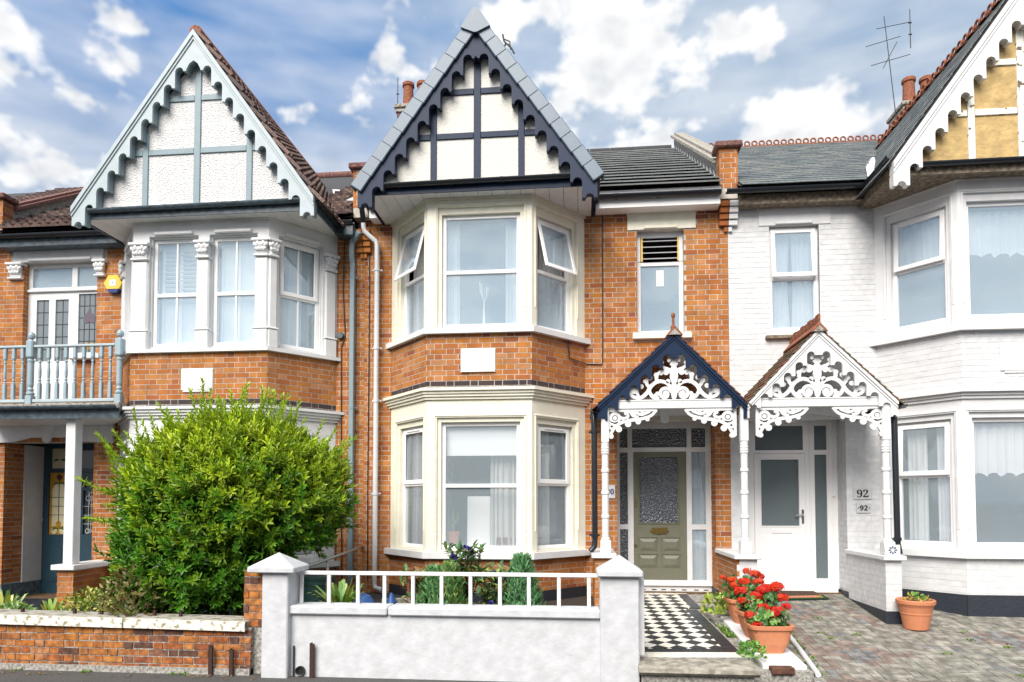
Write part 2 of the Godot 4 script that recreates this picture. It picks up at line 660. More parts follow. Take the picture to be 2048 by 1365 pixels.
func materials() -> void:
	mat("brick", [1, 1, 1], 0.9, {"vc": true, "tex": "grain", "s": 4.0, "nrm": "n_fine", "ns": 0.6, "det": "stain", "ds": 0.45})
	mat("old_brick", [1.25, 1.25, 1.25], 0.92, {"vc": true, "tex": "grain", "s": 3.0, "nrm": "n_lump", "ns": 0.6, "det": "patch", "ds": 0.9})
	mat("white_brick", [1, 1, 1], 0.6, {"vc": true, "tex": "grubby", "s": 0.8, "nrm": "n_lump", "ns": 0.15})
	mat("mortar", [.74, .685, .61], 0.95, {"tex": "grain", "s": 3.0, "det": "stain", "ds": 0.45})
	mat("old_mortar", [.52, .50, .46], 0.95, {"tex": "patch", "s": 2.0, "nrm": "n_lump", "ns": 0.8})
	mat("white_joint", [.64, .65, .665], 0.7, {"tex": "soft", "s": 2.0})
	mat("ivory", [.80, .78, .655], 0.55, {"tex": "soft", "s": 0.8, "nrm": "n_fine", "ns": 0.12})
	mat("white_paint", [.72, .73, .745], 0.5, {"tex": "soft", "s": 0.7, "nrm": "n_fine", "ns": 0.15})
	mat("stucco", [.57, .588, .62], 0.75, {"tex": "grubby", "s": 0.6, "nrm": "n_lump", "ns": 0.16})
	mat("flaked", [.86, .86, .84], 0.7, {"tex": "flake", "s": 0.55, "nrm": "n_lump", "ns": 0.3})
	mat("bare_wood", [.32, .26, .19], 0.85, {"tex": "patch", "s": 1.3, "nrm": "n_lump", "ns": 0.5})
	mat("plastic", [.84, .84, .85], 0.28, {"spec": 0.45})
	mat("grey_plastic", [.62, .64, .67], 0.35, {"tex": "soft", "s": 1.0})
	mat("navy", [.010, .024, .060], 0.42, {"spec": 0.3, "tex": "soft", "s": 1.2, "nrm": "n_fine", "ns": 0.08})
	mat("navy_purple", [.024, .037, .074], 0.5, {"spec": 0.3, "tex": "soft", "s": 0.9, "nrm": "n_fine", "ns": 0.1})
	mat("black_gutter", [.012, .016, .022], 0.32, {})
	mat("pale_blue", [.40, .475, .515], 0.5, {"tex": "soft", "s": 0.9, "nrm": "n_fine", "ns": 0.1})
	mat("grey_blue", [.20, .28, .32], 0.5, {"tex": "soft", "s": 1.0})
	mat("slate_blue", [.10, .15, .19], 0.45, {"tex": "patch", "s": 0.8})
	mat("teal_door", [.022, .058, .085], 0.35, {"tex": "soft", "s": 1.0})
	mat("olive_door", [.165, .168, .122], 0.4, {"tex": "soft", "s": 0.9, "nrm": "n_fine", "ns": 0.06})
	mat("dash", [.88, .885, .89], 0.95, {"tex": "speck", "s": 0.9, "nrm": "n_dash", "ns": 0.6})
	(M["dash"] as StandardMaterial3D).albedo_texture = TX["grain"]
	mat("cream_dash", [.80, .79, .74], 0.9, {"tex": "grain", "s": 1.0, "nrm": "n_lump", "ns": 0.5})
	mat("ochre", [.60, .425, .185], 0.85, {"tex": "stain", "s": 0.7, "nrm": "n_lump", "ns": 0.4})
	mat("slate", [1, 1, 1], 0.55, {"vc": true, "tex": "patch", "s": 1.5, "nrm": "n_fine", "ns": 0.3})
	mat("tile", [1, 1, 1], 0.85, {"vc": true, "tex": "patch", "s": 2.5, "nrm": "n_fine", "ns": 0.5})
	mat("clay", [.42, .145, .075], 0.85, {"tex": "patch", "s": 2.0, "nrm": "n_fine", "ns": 0.3})
	mat("roof_felt", [.05, .05, .055], 0.95, {})
	mat("lead", [.70, .73, .77], 0.55, {"tex": "soft", "s": 2.0, "nrm": "n_lump", "ns": 0.4})
	mat("verge", [.115, .165, .225], 0.42, {"tex": "soft", "s": 2.0})
	mat("coping", [.34, .32, .29], 0.95, {"tex": "lichen", "s": 1.2, "nrm": "n_lump", "ns": 0.9})
	mat("concrete", [.46, .44, .39], 0.95, {"tex": "grain", "s": 1.5, "nrm": "n_lump", "ns": 0.4, "det": "lichen", "ds": 0.5})
	mat("red_coping", [.27, .13, .11], 0.9, {"tex": "patch", "s": 1.5, "nrm": "n_lump", "ns": 0.6})
	mat("worn_coping", [.72, .70, .64], 0.9, {"tex": "lichen", "s": 0.9, "nrm": "n_lump", "ns": 0.9})
	mat("step_stone", [.50, .465, .39], 0.9, {"tex": "patch", "s": 0.7, "nrm": "n_lump", "ns": 0.5})
	mat("asphalt", [.21, .205, .20], 0.95, {"tex": "pebble", "s": 1.4, "nrm": "n_lump", "ns": 1.0, "det": "soft", "ds": 0.3})
	mat("road", [.07, .07, .072], 0.95, {"tex": "speck", "s": 2.0, "nrm": "n_lump", "ns": 0.8})
	mat("soil", [.075, .055, .04], 1.0, {"tex": "speck", "s": 2.0, "nrm": "n_lump", "ns": 1.5})
	mat("paver", [1.3, 1.3, 1.3], 0.92, {"vc": true, "tex": "grain", "s": 2.0, "nrm": "n_lump", "ns": 0.5, "det": "patch", "ds": 0.6})
	mat("grout", [.46, .45, .42], 0.95, {"tex": "patch", "s": 1.2})
	mat("tile_black", [.022, .026, .034], 0.35, {"tex": "soft", "s": 3.0})
	mat("tile_white", [.82, .79, .70], 0.35, {"tex": "soft", "s": 2.0})
	mat("slab_white", [.74, .76, .79], 0.7, {"tex": "soft", "s": 1.5, "nrm": "n_fine", "ns": 0.3})
	mat("plinth", [.022, .028, .04], 0.5, {"tex": "soft", "s": 1.0, "nrm": "n_lump", "ns": 0.4})
	mat("blue_plinth", [.17, .25, .30], 0.6, {"tex": "patch", "s": 1.0})
	mat("terracotta", [.56, .215, .105], 0.75, {"tex": "soft", "s": 2.0, "nrm": "n_fine", "ns": 0.25})
	mat("brass", [.50, .36, .12], 0.35, {"metal": 0.9, "tex": "patch", "s": 6.0})
	mat("chrome", [.75, .75, .76], 0.2, {"metal": 1.0})
	mat("galvanised", [.55, .56, .58], 0.4, {"metal": 0.7, "tex": "patch", "s": 3.0})
	mat("rust", [.075, .032, .022], 0.85, {"tex": "patch", "s": 5.0, "nrm": "n_fine", "ns": 0.6})
	mat("grey_plate", [.56, .565, .575], 0.5, {"tex": "soft", "s": 3.0})
	mat("wire", [.02, .02, .022], 0.5, {})
	mat("black_ink", [.015, .015, .018], 0.4, {})
	mat("blue_ink", [.02, .035, .12], 0.4, {})
	mat("alarm_yellow", [.80, .50, .06], 0.35, {})
	mat("alarm_blue", [.015, .035, .14], 0.35, {})
	mat("green_bin", [.016, .05, .045], 0.4, {})
	mat("bright_blue", [.02, .09, .30], 0.4, {})
	mat("bark", [.10, .07, .05], 0.9, {"tex": "patch", "s": 4.0})
	mat("leaf", [1, 1, 1], 0.36, {"vc": true, "spec": 0.5, "back": [.35, .42, .08]})
	mat("petal", [1, 1, 1], 0.6, {"vc": true, "back": [.5, .1, .08]})
	mat("mat_fibre", [.10, .055, .03], 1.0, {"tex": "speck", "s": 6.0})
	mat("mat_edge", [.015, .07, .03], 0.95, {"tex": "speck", "s": 6.0})
	mat("mat_band", [.60, .33, .08], 0.95, {"tex": "speck", "s": 6.0})
	mat("pink", [.65, .16, .20], 0.9, {})
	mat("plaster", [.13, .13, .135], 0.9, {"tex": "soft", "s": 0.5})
	mat("dim_plaster", [.30, .29, .28], 0.9, {})
	mat("floorboard", [.20, .12, .06], 0.6, {"tex": "patch", "s": 1.0})
	mat("net", [.86, .87, .88], 0.9, {"back": [.75, .76, .78]})
	mat("curtain", [.70, .70, .68], 0.9, {"back": [.4, .4, .4], "tex": "soft", "s": 3.0})
	mat("grey_curtain", [.30, .30, .32], 0.9, {"tex": "soft", "s": 3.0})
	mat("red_trim", [.35, .03, .04], 0.9, {})
	mat("blind", [.80, .81, .82], 0.6, {})
	mat("wood_frame", [.25, .10, .05], 0.6, {"tex": "patch", "s": 3.0})
	mat("glass", [.66, .84, .98], 0.02, {"alpha": 0.03, "metal": 0.28, "spec": 0.5, "nrm": "n_wave", "ns": 0.12, "s": 0.9})
	mat("glass_low", [.70, .84, .94], 0.02, {"alpha": 0.03, "metal": 0.15, "spec": 0.5, "nrm": "n_wave", "ns": 0.12, "s": 0.9})
	mat("sheen_tile", [1, 1, 1], 0.38, {"vc": true, "tex": "soft", "s": 1.5, "nrm": "n_fine", "ns": 0.2})
	mat("baluster_blue", [.30, .40, .46], 0.45, {"tex": "soft", "s": 1.0})
	mat("frosted", [.10, .135, .15], 0.32, {"nrm": "n_frost", "ns": 0.9, "s": 3.2, "spec": 0.6})
	mat("dark_frosted", [.075, .09, .115], 0.2, {"nrm": "n_swirl", "ns": 1.3, "s": 1.6, "spec": 0.7})
	mat("leaded", [.16, .19, .21], 0.18, {"nrm": "n_wave", "ns": 0.5, "s": 6.0, "spec": 0.7})
	mat("glass_cream", [.62, .58, .40], 0.3, {})
	mat("glass_amber", [.45, .24, .03], 0.25, {})
	mat("glass_green", [.06, .14, .03], 0.25, {})
	mat("glass_plum", [.07, .02, .03], 0.25, {})
	mat("glass_mauve", [.12, .10, .13], 0.25, {})
	mat("gravel", [.16, .16, .165], 0.95, {"tex": "speck", "s": 5.0, "nrm": "n_dash", "ns": 1.2})
	mat("far_brick", [.33, .13, .07], 0.95, {"tex": "patch", "s": 1.0})
	mat("far_roof", [.10, .09, .09], 0.9, {"tex": "patch", "s": 1.0})
	mat("dark_glass", [.03, .035, .04], 0.08, {})


# ---------- ground ----------
func slope_t(x: float, z: float, y: float, dydz: float, turn := 0.0) -> Transform3D:
	var ex := Vector3(cos(turn), 0, -sin(turn))
	var ez := Vector3(sin(turn), 0, cos(turn))
	ex.y = ex.z * dydz
	ez.y = ez.z * dydz
	return Transform3D(Basis(ex, UP, ez), Vector3(x, y, z))


func grounds() -> void:
	var b := mb()
	b.box(Vector3(-150, -0.4, -150), Vector3(150, -0.135, 150))
	setting(put(b, "ground", "asphalt"))
	b = mb()
	b.box(Vector3(-80, -0.13, 5.42), Vector3(80, -0.11, 13.0))
	setting(put(b, "road", "road"))
	b = mb()
	b.box(Vector3(-80, -0.3, 2.9), Vector3(80, -0.04, 5.25))
	setting(put(b, "pavement", "asphalt"))
	var kerb: Node3D = setting(node("kerb"))
	for i in 40:
		b = mb()
		b.cbox(Vector3(-18 + i * 0.92, -0.3, 5.26), Vector3(-18 + i * 0.92 + 0.91, 0.003, 5.41), 0.015)
		put(b, "kerb_stone", "coping", kerb)
	b = mb()
	b.box(Vector3(-9.2, -0.3, -0.9), Vector3(-3.3, 0.2, 3.05))
	b.box(Vector3(-3.28, -0.3, 0.0), Vector3(0.28, 0.40, 3.02))
	b.box(Vector3(-15, -0.3, -0.5), Vector3(-9.4, 0.2, 3.05))
	setting(put(b, "garden_soil", "soil"))
	b = mb()
	b.box(Vector3(-3.2, 0.402, 0.02), Vector3(-2.2, 0.41, 1.4))
	setting(put(b, "gravel_bed", "gravel"))
	# dark tiled porch floor of the blue house
	var floor_tiles: Node3D = setting(node("porch_floor"))
	for i in 8:
		for j in 8:
			b = mb()
			b.box(Vector3(-9.15 + i * 0.2, 0.2, -0.7 + j * 0.2), Vector3(-9.15 + i * 0.2 + 0.192, 0.215, -0.7 + j * 0.2 + 0.192))
			put(b, "floor_tile", "tile_black" if (i + j) % 3 else "plinth", floor_tiles)
	# black and white tiled path to the green door, slightly skewed, rising to the door
	var path: Node3D = setting(node("tiled_path"))
	var t := slope_t(1.516, 2.6, 0.2095, -0.0778, 0.0618)
	b = mb(t)
	b.box(Vector3(-1.25, -0.12, -3.0), Vector3(0.17, -0.012, 0.30))
	b.box(Vector3(0.1705, -0.12, -3.0), Vector3(0.5, -0.014, -1.75))
	put(b, "screed", "grout", path)
	var dg := 0.205
	var area := [V2([-1.05, -1.86, 0, -1.86, 0, 0, -1.05, 0]), V2([-1.05, -2.72, 0.085, -2.72, 0.085, -1.867, -1.05, -1.867])]
	for i in range(-13, 5):
		for j in range(-28, 3):
			if (i + j) % 2 != 0:
				continue
			var cx := i * dg / 2 - 0.05
			var cz := j * dg / 2 - 0.03
			var h := dg / 2 - 0.0035
			var dia := V2([cx - h, cz, cx, cz - h, cx + h, cz, cx, cz + h])
			for ar: PackedVector2Array in area:
				for q: PackedVector2Array in Geometry2D.intersect_polygons(dia, ar):
					if q.size() < 3:
						continue
					b = mb(t)
					b.slab(q, -0.011, rng.randf_range(-0.0006, 0.0006))
					put(b, "path_tile", "tile_black" if posmod(j, 2) == 0 else "tile_white", path)
	for j in 13:
		b = mb(t)
		b.box(Vector3(0.006, -0.011, -0.147 - j * 0.15 + 0.003), Vector3(0.143, 0.0, -j * 0.15))
		if j < 12:
			put(b, "border_tile", "tile_black", path)
		if j < 6:
			b = mb(t)
			b.box(Vector3(0.091, -0.011, -1.867 - j * 0.15 - 0.147), Vector3(0.22, 0.0, -1.867 - j * 0.15))
			put(b, "border_tile", "tile_black", path)
	for i in 9:
		b = mb(t)
		var x := -1.2 + i * 0.15
		b.box(Vector3(x, -0.011, 0.006), Vector3(x + 0.147, 0.0, 0.125))
		put(b, "border_tile", "tile_black", path)
		b = mb(t)
		b.box(Vector3(x + 0.06, -0.011, 0.131), Vector3(x + 0.207, 0.0, 0.27))
		put(b, "border_tile", "tile_white", path)
	for i in 8:
		b = mb(t)
		b.box(Vector3(-1.05 + i * 0.16, -0.011, -2.9), Vector3(-1.05 + i * 0.16 + 0.155, 0.0, -2.73))
		put(b, "border_tile", "tile_white", path)
	# block paved drive: herringbone of small pavers in buff, red and blue grey
	var drive: Node3D = setting(node("paved_drive"))
	var dt := slope_t(2.28, 3.3, 0.0, -0.1264)
	b = mb(dt)
	b.box(Vector3(0, -0.5, -3.75), Vector3(7, -0.008, 0))
	b.box(Vector3(-0.55, -0.5, -3.75), Vector3(-0.004, -0.06, -0.35))
	put(b, "bedding", "grout", drive)
	var sink := []
	var lim := Rect2(0.115, -3.6, 6.6, 3.36)
	for i in range(-40, 60):
		for j in range(-60, 60):
			for k in 2:
				# 90 degree herringbone: an L of two pavers repeats along the diagonal
				var ox := i * 0.1 + j * 0.2
				var oz := i * 0.1 - j * 0.2
				var r := Rect2(ox, oz, 0.2, 0.1) if k == 0 else Rect2(ox + 0.0, oz + 0.1, 0.1, 0.2)
				if not lim.intersects(r):
					continue
				r = lim.intersection(r)
				if r.size.x < 0.03 or r.size.y < 0.03:
					continue
				add_paver(sink, dt, r)
	for i in 34:
		add_paver(sink, dt, Rect2(0.115 + i * 0.2, -0.232, 0.2, 0.1), 21)
		add_paver(sink, dt, Rect2(0.115 + i * 0.2, -0.125, 0.2, 0.115), 18)
	for i in 17:
		add_paver(sink, dt, Rect2(0.004, -3.6 + i * 0.2, 0.105, 0.2), 20)
	spread(sink, drive, "paver", "paver", 300, unit_box)


func add_paver(sink: Array, t: Transform3D, r: Rect2, tone := -1) -> void:
	var g := 0.0035
	var c := r.get_center()
	if tone < 0:
		tone = 18 + rng.randi() % 3
		for m in [[0.62, -2.55, 0.52], [0.75, -1.0, 0.62], [2.6, -1.6, 0.6]]:
			var d: float = absf(c.x - m[0]) / m[2] + absf(c.y - m[1]) / (m[2] * 0.75)
			if d < 0.42:
				tone = 22
			elif d < 0.85:
				tone = 21
		if absf(c.x - 0.3) < 0.06 or absf(c.x - 1.22 - (c.y + 3.3) * 0.12) < 0.06 and c.y < -2.0:
			tone = 21
		if rng.randf() < 0.08:
			tone = 22
	var bs := Basis(Vector3(1, 0, 0), Vector3(0, 0, -1), Vector3(0, 1, 0)) * Basis.from_scale(Vector3(r.size.x - g * 2, r.size.y - g * 2, 0.05))
	sink.append([t * Transform3D(bs, Vector3(c.x, -0.025 + rng.randf_range(-0.003, 0.003), c.y)), tone])


# ---------- windows, curtains ----------
func win(h: Node3D, f: Transform3D, r: Rect2, o := {}) -> Node3D:   # r: the frame's outside, in the face's own metres
	var w := node("window", h)
	var z: float = o.get("z", -0.09)
	var m: String = o.get("mat", "plastic")
	var fw: float = o.get("fw", 0.055)
	var tr: float = o.get("tr", 0.0)
	var b := mb(f)
	var x0 := r.position.x
	var x1 := r.end.x
	var y0 := r.position.y
	var y1 := r.end.y
	b.cbox(Vector3(x0, y0, z - 0.06), Vector3(x0 + fw, y1, z))
	b.cbox(Vector3(x1 - fw, y0, z - 0.06), Vector3(x1, y1, z))
	b.cbox(Vector3(x0 + fw, y1 - fw, z - 0.06), Vector3(x1 - fw, y1, z - 0.001))
	b.cbox(Vector3(x0 + fw, y0, z - 0.06), Vector3(x1 - fw, y0 + fw, z - 0.001))
	if tr > 0:
		b.cbox(Vector3(x0 + fw, tr - 0.026, z - 0.06), Vector3(x1 - fw, tr + 0.026, z + 0.004))
	put(b, "frame", m, w)
	if not o.get("nosill", false):
		b = mb(f)
		b.cbox(Vector3(x0 - 0.005, y0 - 0.028, z - 0.05), Vector3(x1 + 0.005, y0 - 0.001, z + 0.07))
		put(b, "cill", m, w)
	var parts := [R(x0 + fw, y0 + fw, x1 - fw, (tr - 0.026) if tr > 0 else y1 - fw)]
	if tr > 0:
		parts.append(R(x0 + fw, tr + 0.026, x1 - fw, y1 - fw))
	for k in parts.size():
		var q: Rect2 = parts[k]
		var open: float = o.get("open", 0.0) if k == 1 else 0.0
		var sash: bool = open != 0.0 or (o.get("sash", false) and k == 1) or (o.get("sash2", false))
		var host := w
		var g := f
		if sash:
			host = node("sash", w)
			g = f * Transform3D(Basis.IDENTITY, Vector3(0, q.end.y, z)) * Transform3D(Basis(Vector3.RIGHT, -open), Vector3.ZERO) * Transform3D(Basis.IDENTITY, Vector3(0, -q.end.y, -z))
			var e := 0.022 if open != 0.0 or o.get("sash", false) else -0.001
			var s := mb(g)
			var sw := 0.062
			var p := R(q.position.x - e, q.position.y - e, q.end.x + e, q.end.y + e)
			var zf := z + (0.022 if e > 0 else 0.006)
			s.cbox(Vector3(p.position.x, p.position.y, z - 0.03 if e < 0 else z + 0.0005), Vector3(p.position.x + sw, p.end.y, zf))
			s.cbox(Vector3(p.end.x - sw, p.position.y, z - 0.03 if e < 0 else z + 0.0005), Vector3(p.end.x, p.end.y, zf))
			s.cbox(Vector3(p.position.x + sw, p.position.y, z - 0.03 if e < 0 else z + 0.0005), Vector3(p.end.x - sw, p.position.y + sw, zf - 0.001))
			s.cbox(Vector3(p.position.x + sw, p.end.y - sw, z - 0.03 if e < 0 else z + 0.0005), Vector3(p.end.x - sw, p.end.y, zf - 0.001))
			put(s, "sash_frame", m, host)
			if o.get("vent", false):
				s = mb(g)
				var mx := q.get_center().x
				s.cbox(Vector3(mx - q.size.x * 0.32, p.end.y - 0.034, zf), Vector3(mx + q.size.x * 0.32, p.end.y - 0.014, zf + 0.012))
				put(s, "trickle_vent", m, host)
			q = R(p.position.x + sw, p.position.y + sw, p.end.x - sw, p.end.y - sw)
		var pz := z - 0.02 if not (sash and open != 0.0) else z + 0.008
		if o.get("bars", 0):
			var s := mb(g)
			for i in int(o.bars):
				var x := lerpf(q.position.x, q.end.x, (i + 1.0) / (o.bars + 1.0))
				s.box(Vector3(x - 0.012, q.position.y, pz - 0.008), Vector3(x + 0.012, q.end.y, pz + 0.012))
			put(s, "glazing_bar", m, host)
		var pb := mb(g)
		pb.box(Vector3(q.position.x - 0.003, q.position.y - 0.003, pz - 0.006), Vector3(q.end.x + 0.003, q.end.y + 0.003, pz))
		put(pb, "pane", "glass" if y0 > 3.0 else "glass_low", host)
	return w


func drape(called: String, label: String, category: String, f: Transform3D, r: Rect2, z: float, m: String, folds := 8.0, depth := 0.025, group := "", scallop := 0.0, gather := 0.0) -> MeshInstance3D:
	var b := mb()
	var nx := int(maxf(24, folds * 8))
	var ny := 6
	var at := func(i: int, j: int) -> Vector3:
		var s := float(i) / nx
		var q := float(j) / ny
		var x := lerpf(r.position.x, r.end.x, s)
		var mid := r.get_center().x
		x = lerpf(x, mid + (x - mid) * (1.0 - gather), 1.0 - absf(q - 0.45) * 1.6 if gather > 0 else 0.0)
		var y := lerpf(r.position.y, r.end.y, q)
		if scallop > 0 and j == 0:
			y += scallop * absf(sin(s * PI * 6.0))
		var ph := s * folds * TAU + sin(s * 9.0 + folds) * 1.2
		return f * Vector3(x, y, z + sin(ph) * depth * (0.6 + 0.4 * (1 - q)) + 0.3 * depth * sin(ph * 2.3))
	for i in nx:
		for j in ny:
			var p0: Vector3 = at.call(i, j)
			var p1: Vector3 = at.call(i + 1, j)
			var p2: Vector3 = at.call(i + 1, j + 1)
			var p3: Vector3 = at.call(i, j + 1)
			b.quad(p0, p1, p2, p3)
	var o := put(b, called, m)
	tag(o, label, category, group)
	return o


# ---------- bays ----------
func bay_faces(xc: float, w: float, a: float, d: float) -> Array:
	var l := Vector2(a, d).length()
	return [[face(Vector3(xc - w - a, 0, 0), Vector3(a, 0, d)), l], [face(Vector3(xc - w, 0, d), Vector3.RIGHT), 2 * w], [face(Vector3(xc + w, 0, d), Vector3(a, 0, -d)), l]]


func bay_poly(xc: float, w: float, a: float, d: float, out: float, zin := -0.1) -> PackedVector2Array:
	var l := Vector2(a, d).length()
	var ex := w + a + out * l / d - a * zin / d
	if zin < 0:
		ex = w + a + out * l / d
	var cx := w + out * (l - a) / d
	return V2([xc - ex, zin, xc - ex, maxf(zin, 0.0), xc - cx, d + out, xc + cx, d + out, xc + ex, maxf(zin, 0.0), xc + ex, zin]) if zin < 0 else V2([xc - ex, zin, xc - cx, d + out, xc + cx, d + out, xc + ex, zin])


func ledge(h: Node3D, called: String, m: String, g: Array, steps: Array) -> void:   # steps: [y0, y1, out]
	var b := mb()
	for s: Array in steps:
		b.slab(bay_poly(g[0], g[1], g[2], g[3], s[2], 0.002), s[0], s[1])
	put(b, called, m, h)


# stone casing round a bay window storey: an outer layer with the moulded opening, a deeper one with the frame's
func casing(h: Node3D, f: Transform3D, l: float, y0: float, y1: float, mould: Array, frames: Array, m: String) -> void:
	var b := mb(f)
	sheet(b, R(0, y0, l, y1), mould, -0.035, 0.0)
	sheet(b, R(0.02, y0, l - 0.02, y1), frames, -0.16, -0.0352)
	for q: Rect2 in mould:   # a raised bead round the head and sides
		b.cbox(Vector3(q.position.x - 0.035, q.end.y + 0.012, -0.01), Vector3(q.end.x + 0.035, q.end.y + 0.042, 0.012), 0.008)
		b.cbox(Vector3(q.position.x - 0.035, q.position.y + 0.28, -0.01), Vector3(q.position.x - 0.012, q.end.y + 0.011, 0.010), 0.007)
		b.cbox(Vector3(q.end.x + 0.012, q.position.y + 0.28, -0.01), Vector3(q.end.x + 0.035, q.end.y + 0.011, 0.010), 0.007)
	put(b, "window_casing", m, h)


# ---------- gables ----------
func scallops(hw: float, ya: float, ye: float, yf: float, fw: float, dx: float, dy: float, n: int, nib: float) -> PackedVector2Array:
	var inner := PackedVector2Array()
	var a := Vector2(hw - fw - n * dx, yf + n * dy)
	inner.append(Vector2(0, a.y + minf(dy, a.x * 1.2) + 0.02))
	inner.append(Vector2(a.x * 0.6, a.y + minf(dy, a.x * 1.2) * 0.8))
	inner.append(Vector2(a.x, a.y + 0.02))
	for k in n:
		inner.append(a)
		var b := a + Vector2(nib, 0)
		inner.append(b)
		var c := Vector2(a.x + dx, a.y - 0.012)
		var rr := (c.x - b.x) / 2
		for i in range(1, 7):
			var g := PI - PI * i / 7.0
			inner.append(Vector2((b.x + c.x) / 2 + cos(g) * rr, lerpf(b.y, c.y, i / 7.0) + sin(g) * rr * 1.05))
		inner.append(c)
		a = Vector2(a.x + dx, a.y - dy)
	var p := PackedVector2Array()
	p.append(Vector2(0, ya))
	for q in inner:
		p.append(q)
	# foot: a small arch cut in its end
	var fx := hw - fw
	p.append(Vector2(fx, yf))
	p.append(Vector2(fx + fw * 0.22, yf))
	for i in range(1, 6):
		var g := PI - PI * i / 6.0
		p.append(Vector2(fx + fw * 0.5 + cos(g) * fw * 0.28, yf + sin(g) * fw * 0.28))
	p.append(Vector2(fx + fw * 0.78, yf))
	p.append(Vector2(hw, yf))
	p.append(Vector2(hw, ye))
	return p


func flipped(p: PackedVector2Array, sx: float) -> PackedVector2Array:
	var q := PackedVector2Array()
	for v in p:
		q.append(Vector2(v.x * sx, v.y))
	return q


func gutter(h: Node3D, p: Vector3, q: Vector3, m: String, r := 0.055, called := "gutter") -> void:
	var d := (q - p).normalized()
	var n := int((q - p).length() / 1.2) + 1
	var b := mb()
	var side := d.cross(UP).normalized()
	var prof := []
	for i in 9:
		var a := PI + PI * i / 8.0
		prof.append([cos(a) * r, sin(a) * r])
	for i in 8:
		for rr in [1.0, 0.9]:
			var a0: Vector3 = side * prof[i][0] * rr + UP * prof[i][1] * rr
			var a1: Vector3 = side * prof[i + 1][0] * rr + UP * prof[i + 1][1] * rr
			if rr == 1.0:
				b.tris(p + a0, q + a0, q + a1, -a0 * -1, a0, a1)
				b.tris(p + a0, q + a1, p + a1, a0, a1, a1)
			else:
				b.quad(q + a0, p + a0, p + a1, q + a1)
	for s in [-1.0, 1.0]:
		b.quad(p + side * s * r, q + side * s * r, q + side * s * r * 0.9, p + side * s * r * 0.9)
	var g := put(b, called, m, h)
	for i in n + 1:
		var c := p.lerp(q, (i + 0.5) / (n + 1.0))
		b = mb()
		for k in 8:
			var a0: Vector3 = (side * prof[k][0] + UP * prof[k][1]) * 1.09
			var a1: Vector3 = (side * prof[k + 1][0] + UP * prof[k + 1][1]) * 1.09
			b.quad_to(c - d * 0.02 + a0, c + d * 0.02 + a0, c + d * 0.02 + a1, c - d * 0.02 + a1, a0 + a1)
			b.quad_to(c + d * 0.02 + a0, c + d * 0.02 + a1, c + d * 0.02 + a1 * 0.93, c + d * 0.02 + a0 * 0.93, d)
			b.quad_to(c - d * 0.02 + a0, c - d * 0.02 + a1, c - d * 0.02 + a1 * 0.93, c - d * 0.02 + a0 * 0.93, -d)
		put(b, "bracket", m, g)


